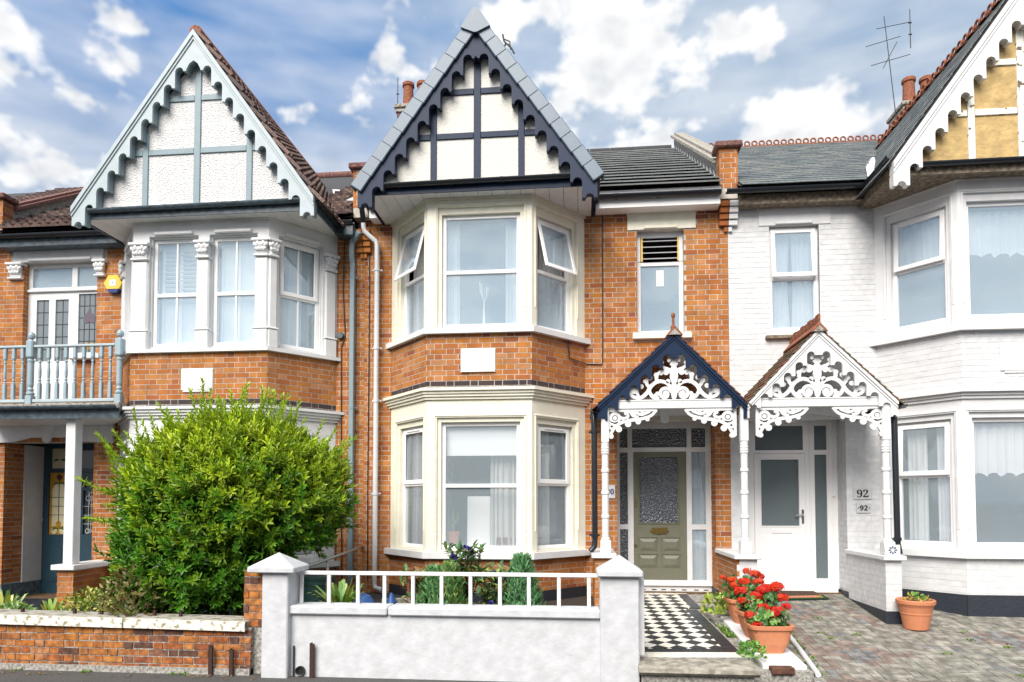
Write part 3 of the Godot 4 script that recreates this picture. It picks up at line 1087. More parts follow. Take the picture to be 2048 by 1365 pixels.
func gable(h: Node3D, o: Dictionary) -> void:
	var xc: float = o.xc
	var hw: float = o.hw
	var ya: float = o.ya
	var ye: float = o.ye
	var zf := 1.15
	var zw := 1.0
	var slope := (ya - ye) / hw
	var n: int = o.n
	# roof slabs
	var run := Vector2(hw, ya - ye)
	var zb := -3.3
	for s: float in [-1.0, 1.0]:
		var nrm := Vector3(s * run.y, run.x, 0).normalized()
		var p := Vector3(xc + s * (hw + 0.02), ye - 0.02 * slope, 0)
		var q := Vector3(xc, ya, 0)
		var b := mb()
		var up := nrm * 0.03
		for dz in [[zf - 0.06, zb]]:
			var a0 := p + Vector3(0, 0, dz[0])
			var a1 := q + Vector3(0, 0, dz[0])
			var b0 := p + Vector3(0, 0, dz[1])
			var b1 := q + Vector3(0, 0, dz[1])
			b.quad_to(a0 + up, b0 + up, b1 + up, a1 + up, nrm)
			b.quad_to(a0, b0, b1, a1, -nrm)
			b.quad_to(a0, a1, a1 + up, a0 + up, Vector3.BACK)
			b.quad_to(a0, b0, b0 + up, a0 + up, -Vector3(-s, slope, 0))
		put(b, "roof_deck", "roof_felt", h)
	# rendered wall of the gable
	var bw := mb()
	var hwi := hw - 0.12
	bw.prism(V2([xc - hwi, o.yb, xc + hwi, o.yb, xc, o.yb + hwi * slope]), zw - 0.12, zw)
	put(bw, "gable_wall", o.wall, h)
	# timbers
	var tm: String = o.timber
	var post := func(x: float, wd: float, y1: float) -> void:
		var b := mb()
		b.cbox(Vector3(xc + x - wd / 2, o.yb, zw - 0.01), Vector3(xc + x + wd / 2, y1, zw + 0.022), 0.005)
		put(b, "timber", tm, h)
	post.call(0.0, 0.095, ya - 0.42)
	for s in [-1.0, 1.0]:
		post.call(s * o.post, 0.085, o.yb + (hwi - o.post) * slope - 0.08)
	for y: float in o.rails:
		var half: float = hwi - (y - o.yb) / slope - 0.03
		for s in [-1.0, 1.0]:
			var xs := [0.05]
			if half > o.post + 0.1:
				xs = [0.05, o.post + 0.045]
			for i in xs.size():
				var x0: float = xs[i]
				var x1: float = half if i == xs.size() - 1 else o.post - 0.045
				var b := mb()
				b.cbox(Vector3(xc + minf(s * x0, s * x1), y - 0.042, zw - 0.01), Vector3(xc + maxf(s * x0, s * x1), y + 0.042, zw + 0.020), 0.005)
				put(b, "timber", tm, h)
	# barge boards
	for s in [-1.0, 1.0]:
		var b := mb(Transform3D(Basis.IDENTITY, Vector3(xc, 0, 0)))
		b.prism(flipped(scallops(hw, ya, ye, o.yf, o.fw, o.dx, o.dy, n, o.nib), s), zf - 0.04, zf + (0.0008 if s > 0 else 0.0))
		var bb := put(b, "bargeboard", o.barge, h)
		b = mb(Transform3D(Basis.IDENTITY, Vector3(xc, 0, 0)))
		b.prism(flipped(scallops(hw - 0.006, ya - 0.006, ye - 0.006, o.yf + 0.01, o.fw - 0.003, o.dx, o.dy, n, o.nib), s), zw + 0.024, zf - 0.0405 - (0.0008 if s > 0 else 0.0))
		put(b, "backing_board", o.timber, bb)
		# moulding along the upper edge
		b = mb(Transform3D(Basis.IDENTITY, Vector3(xc, 0, 0)))
		var k := Vector2(hw, ye - ya).normalized()
		var nn := Vector2(k.y, -k.x) if k.y < 0 else Vector2(-k.y, k.x)
		nn = Vector2(-absf(nn.x), -absf(nn.y))
		for e: Array in o.get("mould", [[0.0, 0.05, 0.02], [0.06, 0.085, 0.012]]):
			var a: Vector2 = Vector2(0, ya) + nn * float(e[0])
			var c: Vector2 = Vector2(0, ya) + nn * float(e[1])
			a = a + k * (-a.x / k.x)
			c = c + k * (-c.x / k.x)
			var l := hw / k.x
			b.prism(flipped(PackedVector2Array([a, a + k * l, Vector2(hw, c.y + k.y * l), c]), s), zf + 0.001, zf + e[2] + (0.0007 if s > 0 else 0.0))
		put(b, "moulding", o.barge, bb)
	# soffit, fascia, gutter across the front
	var sb := node("soffit", h)
	var nb := 16
	for i in nb:
		var b := mb()
		var x0 := xc - hw + 0.06 + (2 * hw - 0.12) * i / nb
		b.box(Vector3(x0, o.ys, 0.01), Vector3(x0 + (2 * hw - 0.12) / nb - 0.006, o.ys + 0.02, 1.02))
		put(b, "soffit_board", o.soffit, sb)
	var b2 := mb()
	b2.box(Vector3(xc - hw + 0.05, o.ys - 0.02, 1.021), Vector3(xc + hw - 0.05, o.yb + 0.02, 1.04))
	put(b2, "fascia", o.fascia, h)
	for s in [-1.0, 1.0]:
		b2 = mb()
		b2.box(Vector3(xc + s * (hw - 0.035) - 0.014, o.ys - 0.015, 0.02), Vector3(xc + s * (hw - 0.035) + 0.014, ye, 1.03))
		put(b2, "fascia", o.get("side_fascia", o.fascia), h)
	gutter(h, Vector3(xc - hw + o.fw + 0.02, o.yb + 0.03, 1.092), Vector3(xc + hw - o.fw - 0.02, o.yb + 0.05, 1.092), o.gutter, 0.05)


# ---------- roof coverings ----------
const TILE_TONES := {"slate": [[.19, .22, .23], [.23, .26, .26], [.16, .185, .20], [.27, .285, .27]], "brown": [[.25, .165, .145], [.19, .125, .115], [.31, .21, .18], [.16, .11, .105]], "grey": [[.29, .31, .315], [.26, .28, .285], [.32, .34, .34], [.27, .29, .295]], "clay": [[.36, .13, .075], [.27, .10, .07], [.42, .17, .10], [.20, .10, .075]], "mossy": [[.22, .16, .09], [.30, .13, .08], [.16, .14, .09], [.36, .15, .09]]}

func tile_mesh(key: String) -> ArrayMesh:
	if not unit.has(key):
		var k := key.split("/")
		var a: Array = TILE_TONES[k[1]][int(k[2])]
		var b := mb()
		b.col = Color(a[0], a[1], a[2])
		if k[0] == "flat":
			b.box(Vector3(-0.5, -0.5, -0.5), Vector3(0.5, 0.5, 0.5))
		else:   # two rolls and two pans
			var zs := [0.1, 0.45, 0.5, 0.45, 0.1, -0.1, 0.1, 0.45, 0.5, 0.45, 0.1, -0.1]
			for i in 11:
				var x0 := -0.5 + i / 11.0
				var x1 := -0.5 + (i + 1) / 11.0
				b.quad(Vector3(x0, -0.5, zs[i]), Vector3(x1, -0.5, zs[i + 1]), Vector3(x1, 0.5, zs[i + 1]), Vector3(x0, 0.5, zs[i]))
				b.quad(Vector3(x0, -0.5, -0.5), Vector3(x1, -0.5, -0.5), Vector3(x1, -0.5, zs[i + 1]), Vector3(x0, -0.5, zs[i]))
			b.quad(Vector3(0.5, -0.5, -0.5), Vector3(0.5, 0.5, -0.5), Vector3(0.5, 0.5, -0.1), Vector3(0.5, -0.5, -0.1))
			b.quad(Vector3(-0.5, 0.5, -0.5), Vector3(-0.5, -0.5, -0.5), Vector3(-0.5, -0.5, 0.1), Vector3(-0.5, 0.5, 0.1))
		unit[key] = b.mesh()
	return unit[key]


func cover(sink: Array, o: Vector3, u: Vector3, v: Vector3, ul: float, vl: float, tw: float, tl: float, thick: float, shape: String, tone: String, keep = null, lift := 0.0, raise := 0.0, half := true) -> void:
	u = u.normalized()
	v = v.normalized()
	var nrm := u.cross(v).normalized()
	var rows := int(round(vl / tl))
	tl = vl / rows
	if raise <= 0.0:
		raise = thick * 0.95
	var tilt := raise / (tl * 1.12)
	for j in rows:
		var x := -tw / 2 if half and j % 2 == 1 else 0.0
		while x < ul - 0.01:
			var a := maxf(x, 0.0)
			var c := minf(x + tw, ul)
			x += tw
			if c - a < 0.03:
				continue
			var p := o + u * (a + c) / 2 + v * (j + 0.5) * tl
			if keep != null and not keep.call(p):
				continue
			var vv := (v - nrm * tilt + u * rng.randf_range(-0.006, 0.006)).normalized()
			var nn := u.cross(vv).normalized()
			sink.append([Transform3D(Basis(u * (c - a - 0.004), vv * tl * 1.12, nn * thick), p + nrm * (lift + raise * 0.9 + rng.randf_range(-0.002, 0.002))), "%s/%s/%d" % [shape, tone, rng.randi() % 4]])


func ridge_crest(h: Node3D, p: Vector3, q: Vector3, m: String, rings := 2, ln := 0.3, drop := 0.11, spread_x := 0.12) -> void:
	var d := (q - p).normalized()
	var side := d.cross(UP).normalized()
	var n := int((q - p).length() / ln)
	for i in n:
		var a := p + d * ln * i
		var b := mb(Transform3D(Basis(d, UP, side), a))
		b.quad(Vector3(0, 0, 0), Vector3(0, -drop, spread_x), Vector3(ln - 0.006, -drop, spread_x), Vector3(ln - 0.006, 0, 0))
		b.quad(Vector3(0, 0, 0), Vector3(ln - 0.006, 0, 0), Vector3(ln - 0.006, -drop, -spread_x), Vector3(0, -drop, -spread_x))
		b.quad(Vector3(0, -drop, spread_x), Vector3(0, -drop - 0.02, spread_x), Vector3(ln - 0.006, -drop - 0.02, spread_x), Vector3(ln - 0.006, -drop, spread_x))
		b.tri(Vector3(0, 0, 0), Vector3(0, -drop, -spread_x), Vector3(0, -drop, spread_x))
		b.tube([Vector3(0, 0, 0), Vector3(ln - 0.006, 0, 0)], 0.02, 6)
		for k in rings:
			var c := Vector3((k + 0.5) * ln / rings, 0.062, 0)
			var pts := []
			for j in 13:
				var g := TAU * j / 12.0
				pts.append(c + Vector3(cos(g), sin(g), 0) * 0.05)
			b.tube(pts, 0.018, 5)
		put(b, "ridge_tile", m, h)


# ---------- pieces shared by the houses ----------
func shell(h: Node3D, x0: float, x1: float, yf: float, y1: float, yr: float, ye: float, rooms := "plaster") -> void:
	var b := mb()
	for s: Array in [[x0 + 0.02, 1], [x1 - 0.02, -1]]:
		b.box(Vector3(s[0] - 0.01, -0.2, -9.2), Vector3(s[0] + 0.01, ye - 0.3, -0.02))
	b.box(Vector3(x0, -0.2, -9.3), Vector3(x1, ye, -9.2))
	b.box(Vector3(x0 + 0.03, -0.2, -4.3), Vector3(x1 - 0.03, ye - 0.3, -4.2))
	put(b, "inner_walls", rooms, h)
	b = mb()
	b.box(Vector3(x0 + 0.03, yf - 0.1, -9.2), Vector3(x1 - 0.03, yf, -0.21))
	b.box(Vector3(x0 + 0.03, y1 - 0.15, -9.2), Vector3(x1 - 0.03, y1, -0.21))
	put(b, "floors", "floorboard", h)
	b = mb()
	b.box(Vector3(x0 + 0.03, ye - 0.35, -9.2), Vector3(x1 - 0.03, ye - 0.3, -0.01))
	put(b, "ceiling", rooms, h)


func main_roof(h: Node3D, x0: float, x1: float, ye: float, yr: float, ze := 0.32, zr := -4.5) -> void:
	var b := mb()
	b.quad(Vector3(x0, ye, ze), Vector3(x1, ye, ze), Vector3(x1, yr, zr), Vector3(x0, yr, zr))
	b.quad(Vector3(x1, ye, zr * 2 - ze), Vector3(x0, ye, zr * 2 - ze), Vector3(x0, yr, zr), Vector3(x1, yr, zr))
	b.quad(Vector3(x0, ye - 0.02, ze), Vector3(x0, ye - 0.02, 0), Vector3(x1, ye - 0.02, 0), Vector3(x1, ye - 0.02, ze))
	put(b, "roof_deck", "roof_felt", h)


func eaves(h: Node3D, x0: float, x1: float, ye: float, fas: String, gut: String, fall := 0.0) -> void:
	var b := mb()
	b.box(Vector3(x0, ye - 0.16, 0.22), Vector3(x1, ye + 0.0, 0.245))
	b.box(Vector3(x0, ye - 0.16, 0.01), Vector3(x1, ye - 0.14, 0.219))
	put(b, "fascia", fas, h)
	gutter(h, Vector3(x0, ye + 0.0, 0.305), Vector3(x1, ye - fall, 0.305), gut, 0.055)


func parapet(h: Node3D, x0: float, x1: float, ye: float, yr: float, cop: String, capm: String, sink: Array, flash_left := true) -> void:
	var up := 0.30
	var zf := 0.15
	var zr := -4.55
	var sl := (yr - ye) / (0.32 + 4.5)
	var t := Transform3D(Basis(Vector3(0, 0, -1), UP, Vector3(1, 0, 0)), Vector3(x0, 0, 0))   # polygon x = -z
	var yat := func(z: float) -> float: return ye + (0.32 - z) * sl
	var b := mb(t)
	b.prism(V2([-zf + 0.2, ye - 0.4, 4.55, yat.call(zr) - 0.5, 4.55, yat.call(zr) + up, -zf + 0.2, yat.call(zf - 0.2) + up]), 0.02, x1 - x0 - 0.02)
	put(b, "party_parapet", "old_mortar", h)
	var n := 12
	for i in n:
		var z0 := lerpf(zf - 0.21, zr, i / float(n))
		var z1 := lerpf(zf - 0.21, zr, (i + 1) / float(n)) + 0.008
		b = mb(t)
		var y0: float = yat.call(z0) + up
		var y1: float = yat.call(z1) + up
		b.prism(V2([-z0, y0, -z1, y1, -z1, y1 + 0.055, -z0, y0 + 0.055]), -0.05, x1 - x0 + 0.05)
		b.prism(V2([-z0, y0 + 0.056, -z1, y1 + 0.056, -z1, y1 + 0.10, -z0, y0 + 0.10]), 0.03, x1 - x0 - 0.03)
		put(b, "coping_stone", cop, h)
	# front pier with its cap
	b = mb()
	b.box(Vector3(x0 + 0.004, ye - 0.1, zf - 0.21), Vector3(x1 - 0.004, ye + 0.64, zf - 0.0035))
	put(b, "pier_core", "mortar", h)
	lay(sink, face(Vector3(x0, 0, zf), Vector3.RIGHT), R(0, ye + 0.05, x1 - x0, ye + 0.64), [])
	lay(sink, face(Vector3(x0, 0, zf - 0.2), Vector3.BACK), R(0, ye + 0.05, 0.2, ye + 0.64), [])
	lay(sink, face(Vector3(x1, 0, zf), Vector3.FORWARD), R(0, ye + 0.05, 0.2, ye + 0.64), [])
	b = mb()
	b.cbox(Vector3(x0 - 0.06, ye + 0.642, zf - 0.26), Vector3(x1 + 0.06, ye + 0.73, zf + 0.06), 0.015)
	put(b, "pier_cap", capm, h)
	# stepped lead flashing on the roof side
	for sd in ([-1.0] if flash_left else [1.0]):
		var xs := x0 - 0.006 if sd < 0 else x1 + 0.006
		for i in 16:
			var z0 := 0.0 - i * 0.27
			var y0: float = yat.call(z0)
			b = mb()
			var pts := [Vector3(xs, y0 + 0.03, z0), Vector3(xs, y0 + 0.03 + 0.27 * sl, z0 - 0.27), Vector3(xs, y0 + 0.16 + 0.27 * sl, z0 - 0.26), Vector3(xs + sd * 0.0, y0 + 0.17, z0 - 0.10)]
			b.quad(pts[0], pts[1], pts[2], pts[3])
			b.quad(Vector3(xs, y0 + 0.035, z0), Vector3(xs, y0 + 0.035 + 0.27 * sl, z0 - 0.27), Vector3(xs + sd * 0.16, y0 + 0.045 + 0.27 * sl, z0 - 0.27), Vector3(xs + sd * 0.16, y0 + 0.045, z0))
			put(b, "lead_flashing", "lead", h)


func corbel(h: Node3D, x0: float, x1: float, ytop: float, tones: Array) -> void:
	for i in 5:
		var out := 0.15 - i * 0.028
		var inset := 0.0 if i < 4 else (x1 - x0) * 0.28
		for k in 2:
			var xm := (x0 + x1) / 2
			var b := mb()
			b.col = tone_col(tones[k])
			if k == 0:
				b.cbox(Vector3(x0 + inset, ytop - (i + 1) * 0.085, 0.001), Vector3(xm - 0.004, ytop - i * 0.085 - 0.008, out), 0.006)
			else:
				b.cbox(Vector3(xm + 0.004, ytop - (i + 1) * 0.085, 0.001), Vector3(x1 - inset, ytop - i * 0.085 - 0.008, out), 0.006)
			put(b, "corbel_brick", "brick" if tones[k] < 15 else "white_brick", h)


func downpipe(h: Node3D, pts: Array, m: String, r := 0.036, square := false, joints := []) -> void:
	var b := mb()
	if square:
		for i in pts.size() - 1:
			var p: Vector3 = pts[i]
			var q: Vector3 = pts[i + 1]
			var d := (q - p).normalized()
			var s := d.cross(Vector3.BACK).normalized()
			b.t = Transform3D(Basis(s, d, s.cross(d)), p)
			b.cbox(Vector3(-r, -r * 0.5, -r), Vector3(r, (q - p).length() + r * 0.5, r), 0.008)
		b.t = Transform3D.IDENTITY
	else:
		b.tube(pts, r, 12)
	var o := put(b, "downpipe", m, h)
	for j: Vector3 in joints:
		b = mb()
		b.tube([j - Vector3(0, 0.025, 0), j + Vector3(0, 0.025, 0)], r * 1.22, 12)
		b.box(j + Vector3(-r * 1.9, -0.012, -0.06), j + Vector3(r * 1.9, 0.012, -0.03))
		put(b, "pipe_collar", m, o)


func text_plate(called: String, label: String, at: Vector3, size: Vector2, text: String, px: float, m_plate: String, m_ink: String, serif := true) -> Node3D:
	var t := thing(called, label, "house number", T3(at.x, at.y, at.z))
	var b := mb()
	b.cbox(Vector3(-size.x / 2, -size.y / 2, 0), Vector3(size.x / 2, size.y / 2, 0.014), 0.004)
	put(b, "plate", m_plate, t)
	var tm := TextMesh.new()
	var f := SystemFont.new()
	f.font_names = PackedStringArray(["Droid Serif" if serif else "Droid Sans"])
	f.font_weight = 700
	tm.font = f
	tm.text = text
	tm.font_size = 64
	tm.pixel_size = px / 64.0
	tm.depth = 0.004
	var o := MeshInstance3D.new()
	o.mesh = tm
	o.material_override = M[m_ink]
	o.position = Vector3(0, 0, 0.0165)
	hang(o, "lettering", t)
	return t


# ---------- timber porches ----------
func bez(p: Array, n := 10) -> PackedVector2Array:   # a smooth curve through points x, y, x, y ...
	var c := Curve2D.new()
	var q := V2(p)
	for i in q.size():
		var d := (q[mini(i + 1, q.size() - 1)] - q[maxi(i - 1, 0)]) / 6.0
		c.add_point(q[i], -d, d)
	var out := PackedVector2Array()
	var k := n * (q.size() - 1)
	for i in k + 1:
		out.append(c.sample_baked(c.get_baked_length() * i / k, true))
	return out


func curl(x: float, y: float, r0: float, r1: float, a0: float, a1: float, n := 18) -> PackedVector2Array:
	var out := PackedVector2Array()
	for i in n + 1:
		var s := float(i) / n
		out.append(Vector2(x, y) + Vector2.from_angle(lerpf(a0, a1, s)) * lerpf(r0, r1, s))
	return out


func taper(n: int, w0: float, w1: float, w2: float) -> PackedFloat32Array:
	var a := PackedFloat32Array()
	for i in n:
		var s := float(i) / (n - 1)
		a.append(lerpf(w0, w1, s * 2) if s < 0.5 else lerpf(w1, w2, s * 2 - 1))
	return a


func strokes(b: MB, list: Array, sx: float, z0: float, z1: float) -> void:
	var k := 0
	for s: Array in list:
		var e := 0.0005 * (k % 9) + (0.0002 if sx < 0 else 0.0)
		k += 1
		if s[0] is float:   # a disc
			b.disc(Vector2(s[0] * sx, s[1]), s[2] * 1.15, z0 - e, z1 + e)
		else:
			var p: PackedVector2Array = flipped(s[0], sx)
			var w := taper(p.size(), s[1] * 1.3, s[2] * 1.3, s[3] * 1.3)
			b.ribbon(p, w, z0 - e, z1 + e)


func tympanum_strokes() -> Array:
	return [[curl(.115, .08, .018, .085, 0.6, 9.2, 26), .026, .030, .034], [.115, .08, .03],
		[bez([.03, .15, .10, .225, .20, .245, .29, .19, .345, .10, .43, .035, .53, .05, .575, .11]), .03, .042, .03], [curl(.525, .115, .05, .02, -0.2, 4.2), .026, .026, .026], [.53, .115, .028],
		[bez([.19, .02, .255, .03, .30, .075, .325, .14]), .024, .036, .03], [.235, .052, .03], [.215, .085, .022],
		[bez([.185, .225, .225, .275, .21, .34, .165, .375]), .03, .036, .02], [.165, .36, .03], [.23, .33, .026],
		[bez([.02, .30, .05, .385, .12, .42, .165, .46, .16, .50]), .03, .034, .02], [.10, .365, .034], [.155, .49, .024],
		[bez([.31, .16, .35, .215, .345, .27, .31, .305]), .03, .036, .018], [.31, .29, .030], [.37, .25, .025],
		[bez([.455, .045, .475, .11, .455, .165, .42, .19]), .028, .032, .016], [.42, .18, .027], [.06, .52, .022], [.075, .245, .026]]


func bracket_strokes() -> Array:
	return [[V2([0.0, -.014, .63, -.014]), .028, .028, .028], [V2([.014, 0.0, .014, -.36]), .028, .028, .028],
		[bez([.645, -.01, .575, -.085, .45, -.128, .32, -.145, .20, -.17, .105, -.235, .055, -.31, .01, -.37]), .026, .034, .03],
		[.525, -.135, .024], [.405, -.165, .032], [.275, -.195, .036], [.155, -.262, .036], [.055, -.355, .028],
		[bez([.50, -.10, .515, -.115]), .02, .02, .02], [curl(.105, -.115, .058, .058, 0, 6.283, 20), .03, .03, .03], [.105, -.115, .024],
		[bez([.16, -.10, .23, -.125, .275, -.09, .255, -.045]), .024, .034, .018], [.25, -.052, .024],
		[bez([.20, -.02, .30, -.035, .345, -.09, .41, -.10]), .022, .034, .02], [.36, -.055, .024],
		[bez([.36, -.03, .43, -.07, .49, -.06, .56, -.035]), .02, .032, .02], [.46, -.04, .02], [curl(.062, -.225, .03, .03, 0, 6.283, 16), .022, .022, .022],
		[bez([.03, -.16, .09, -.19, .15, -.175]), .02, .028, .02]]


func porch(h: Node3D, xa: float, xl: float, xr: float, barge: String, tone: String, posts: Array, o := {}) -> void:
	var p := node("porch", h)
	var ya := 3.97
	var ye := 3.03
	var zf := 1.15
	for s in [-1.0, 1.0]:
		var hw := xr - xa if s > 0 else xa - xl
		var b := mb(Transform3D(Basis.IDENTITY, Vector3(xa, 0, 0)))
		b.prism(flipped(scallops(hw, ya, ye, 2.84, hw - 0.865, 0.144, 0.133, 6, 0.045), s), zf - 0.035, zf + (0.0008 if s > 0 else 0.0))
		var k := Vector2(hw, ye - ya).normalized()
		for e in [[0.0, 0.035, 0.024], [0.042, 0.062, 0.012]]:
			var dn := Vector2(0, -1) / absf(k.x)
			var a: Vector2 = Vector2(0, ya) + dn * e[0]
			var c: Vector2 = Vector2(0, ya) + dn * e[1]
			var l := hw / k.x
			b.prism(flipped(PackedVector2Array([a, a + k * l, c + k * l, c]), s), zf + 0.001, zf + e[2] + (0.0007 if s > 0 else 0.0))
		put(b, "bargeboard", barge, p)
		# boarded underside
		var n3 := Vector3(s * (ya - ye), hw, 0).normalized()
		var v3 := Vector3(-s * hw, ya - ye, 0).normalized()
		var ln := Vector2(hw, ya - ye).length()
		for i in 8:
			b = mb()
			var q0 := Vector3(xa + s * hw, ye, 0) + v3 * ln * i / 8.0 + v3 * 0.003 - n3 * 0.008
			var q1 := q0 + v3 * (ln / 8.0 - 0.006)
			b.quad_to(q0 + Vector3(0, 0, 0.01), q0 + Vector3(0, 0, zf - 0.04), q1 + Vector3(0, 0, zf - 0.04), q1 + Vector3(0, 0, 0.01), -n3)
			b.quad_to(q0 + n3 * 0.006 + Vector3(0, 0, 0.01), q0 + n3 * 0.006 + Vector3(0, 0, zf - 0.04), q1 + n3 * 0.006 + Vector3(0, 0, zf - 0.04), q1 + n3 * 0.006 + Vector3(0, 0, 0.01), n3)
			put(b, "lining_board", "white_paint", p)
		# tiles
		var sink := []
		var u3 := Vector3(0, 0, -1) if s > 0 else Vector3(0, 0, 1)
		var o3 := Vector3(xa + s * (hw + 0.05), ye - 0.05 * (ya - ye) / hw, (zf + 0.035) if s > 0 else 0.0)
		cover(sink, o3, u3, v3, zf + 0.035, ln + 0.05, 0.165, 0.102, 0.014, "flat", tone)
		spread(sink, p, "roof_tile", "tile", 110, tile_mesh)
	# clay ridge
	for i in 4:
		var b := mb(T3(xa, ya + 0.035, 1.2 - i * 0.3))
		b.prism(V2([-0.105, -0.075, -0.085, -0.085, 0, 0.012, 0.085, -0.085, 0.105, -0.075, 0.0, 0.05]), -0.295, 0.0)
		if o.get("crest", false):
			for k in 2:
				var z := -0.06 - k * 0.15
				b.prism(V2([-0.012, 0.04, 0.012, 0.04, 0.012, 0.07, -0.012, 0.07]), z - 0.13 + 0.01, z + 0.05)
				for e in 2:
					b.box(Vector3(-0.013, 0.06, z - 0.06 + e * 0.075), Vector3(0.013, 0.135, z - 0.02 + e * 0.075))
				b.box(Vector3(-0.0125, 0.115, z - 0.07), Vector3(0.0125, 0.15 - 0.02 * k, z + 0.05))
		put(b, "ridge_tile", "clay", p)
	if o.get("finial", false):
		var b := mb(T3(xa + 0.0, ya + 0.05, 1.06))
		b.lathe(V2([0.03, 0.0, 0.034, 0.05, 0.018, 0.07, 0.016, 0.16, 0.024, 0.18, 0.028, 0.2, 0.022, 0.225, 0.0, 0.235]), 10)
		put(b, "finial", "clay", p)
	# mortar bedding in the end of the ridge
	var bm := mb(T3(xa, ya + 0.035, 1.2))
	bm.prism(V2([-0.075, -0.075, 0.075, -0.075, 0, 0.005]), -0.02, 0.002)
	put(bm, "ridge_bedding", "coping", p)
	# tie beam, fretwork
	var b2 := mb()
	b2.cbox(Vector3(xl + 0.10, 2.985, 1.045), Vector3(xr - 0.10, 3.10, 1.105), 0.006)
	b2.cbox(Vector3(xl + 0.12, 3.085, 1.106), Vector3(xr - 0.12, 3.102, 1.112), 0.003)
	put(b2, "tie_beam", "white_paint", p)
	b2 = mb(T3(xa, 3.10, 0))
	b2.prism(V2([-.010, 0, .010, 0, .03, .03, .042, .08, .028, .13, .05, .17, .026, .21, .045, .27, .055, .315, .03, .36, .05, .40, .028, .44, .055, .47, .03, .50, .012, .56, -.012, .56, -.03, .50, -.055, .47, -.028, .44, -.05, .40, -.03, .36, -.055, .315, -.045, .27, -.026, .21, -.05, .17, -.028, .13, -.042, .08, -.03, .03]), 1.055, 1.0895)
	strokes(b2, tympanum_strokes(), 1.0, 1.06, 1.085)
	strokes(b2, tympanum_strokes(), -1.0, 1.06, 1.085)
	put(b2, "fretwork_panel", "white_paint", p)
	for s in [-1.0, 1.0]:
		var ox: float = xr - 0.12 if s < 0 else xl + 0.12
		b2 = mb(T3(ox, 2.984, 0))
		strokes(b2, bracket_strokes(), s, 1.062, 1.09)
		put(b2, "fretwork_bracket", "white_paint", p)
	for x: float in posts:
		b2 = mb(T3(x, 0, 1.07))
		b2.cbox(Vector3(-0.068, 1.105, -0.068), Vector3(0.068, 1.27, 0.068), 0.008)
		b2.cbox(Vector3(-0.05, 2.55, -0.05), Vector3(0.05, 3.05, 0.05), 0.006)
		b2.lathe(V2([0.055, 1.27, 0.062, 1.285, 0.045, 1.31, 0.047, 1.55, 0.056, 1.565, 0.056, 1.59, 0.046, 1.605, 0.046, 1.86, 0.056, 1.875, 0.056, 1.9, 0.045, 1.915, 0.045, 2.15, 0.055, 2.165, 0.055, 2.19, 0.045, 2.205, 0.045, 2.39, 0.056, 2.405, 0.05, 2.42, 0.056, 2.44, 0.05, 2.455, 0.056, 2.475, 0.05, 2.49, 0.054, 2.55]), 14)
		put(b2, "turned_post", "white_paint", p)
	# plaster head over the doorway, with a keystone
	b2 = mb(T3(xa, 0, 0))
	b2.prism(V2([-0.78, 2.95, -0.60, 2.985, -0.3, 3.03, 0.3, 3.03, 0.6, 2.985, 0.78, 2.95, 0.78, 3.3, -0.78, 3.3]), 0.0035, 0.06)
	b2.prism(V2([-0.09, 3.29, -0.055, 2.93, 0.0, 2.90, 0.055, 2.93, 0.09, 3.29]), 0.0605, 0.10)
	put(b2, "door_head", "white_paint", p)


func pedestal(h: Node3D, x0: float, x1: float, yb: float, side: String, sink: Array, white_sink: Array, mcap: String, plinth := 0.0) -> void:   # dwarf wall that carries a porch post
	var b := mb()
	b.box(Vector3(x0 + 0.0035, yb - 0.3, 0.01), Vector3(x1 - 0.0035, 1.044, 1.1965))
	put(b, "dwarf_wall_core", "mortar" if side == "red" else "white_joint", h)
	var red := {"kind": "red"}
	var wh := {"kind": "white", "joint": 0.006, "jit": 0.0008}
	var y0 := yb + plinth
	lay(sink if side != "white" else white_sink, face(Vector3(x0, 0, 0.0), Vector3.BACK), R(0.02, y0, 1.2, 1.045), [], red if side != "white" else wh)
	lay(sink if side == "red" else white_sink, face(Vector3(x0, 0, 1.2), Vector3.RIGHT), R(0, y0, x1 - x0, 1.045), [], red if side == "red" else wh)
	lay(sink if side == "red" else white_sink, face(Vector3(x1, 0, 1.2), Vector3.FORWARD), R(0, y0, 1.18, 1.045), [], red if side == "red" else wh)
	if plinth > 0:
		b = mb()
		b.box(Vector3(x0 - 0.012, yb - 0.3, 0.01), Vector3(x1 + 0.012, y0, 1.215))
		put(b, "plinth", "plinth", h)
	b = mb()
	b.cbox(Vector3(x0 - 0.04, 1.046, 0.004), Vector3(x1 + 0.04, 1.105, 1.26), 0.008)
	put(b, "dwarf_wall_cap", mcap, h)


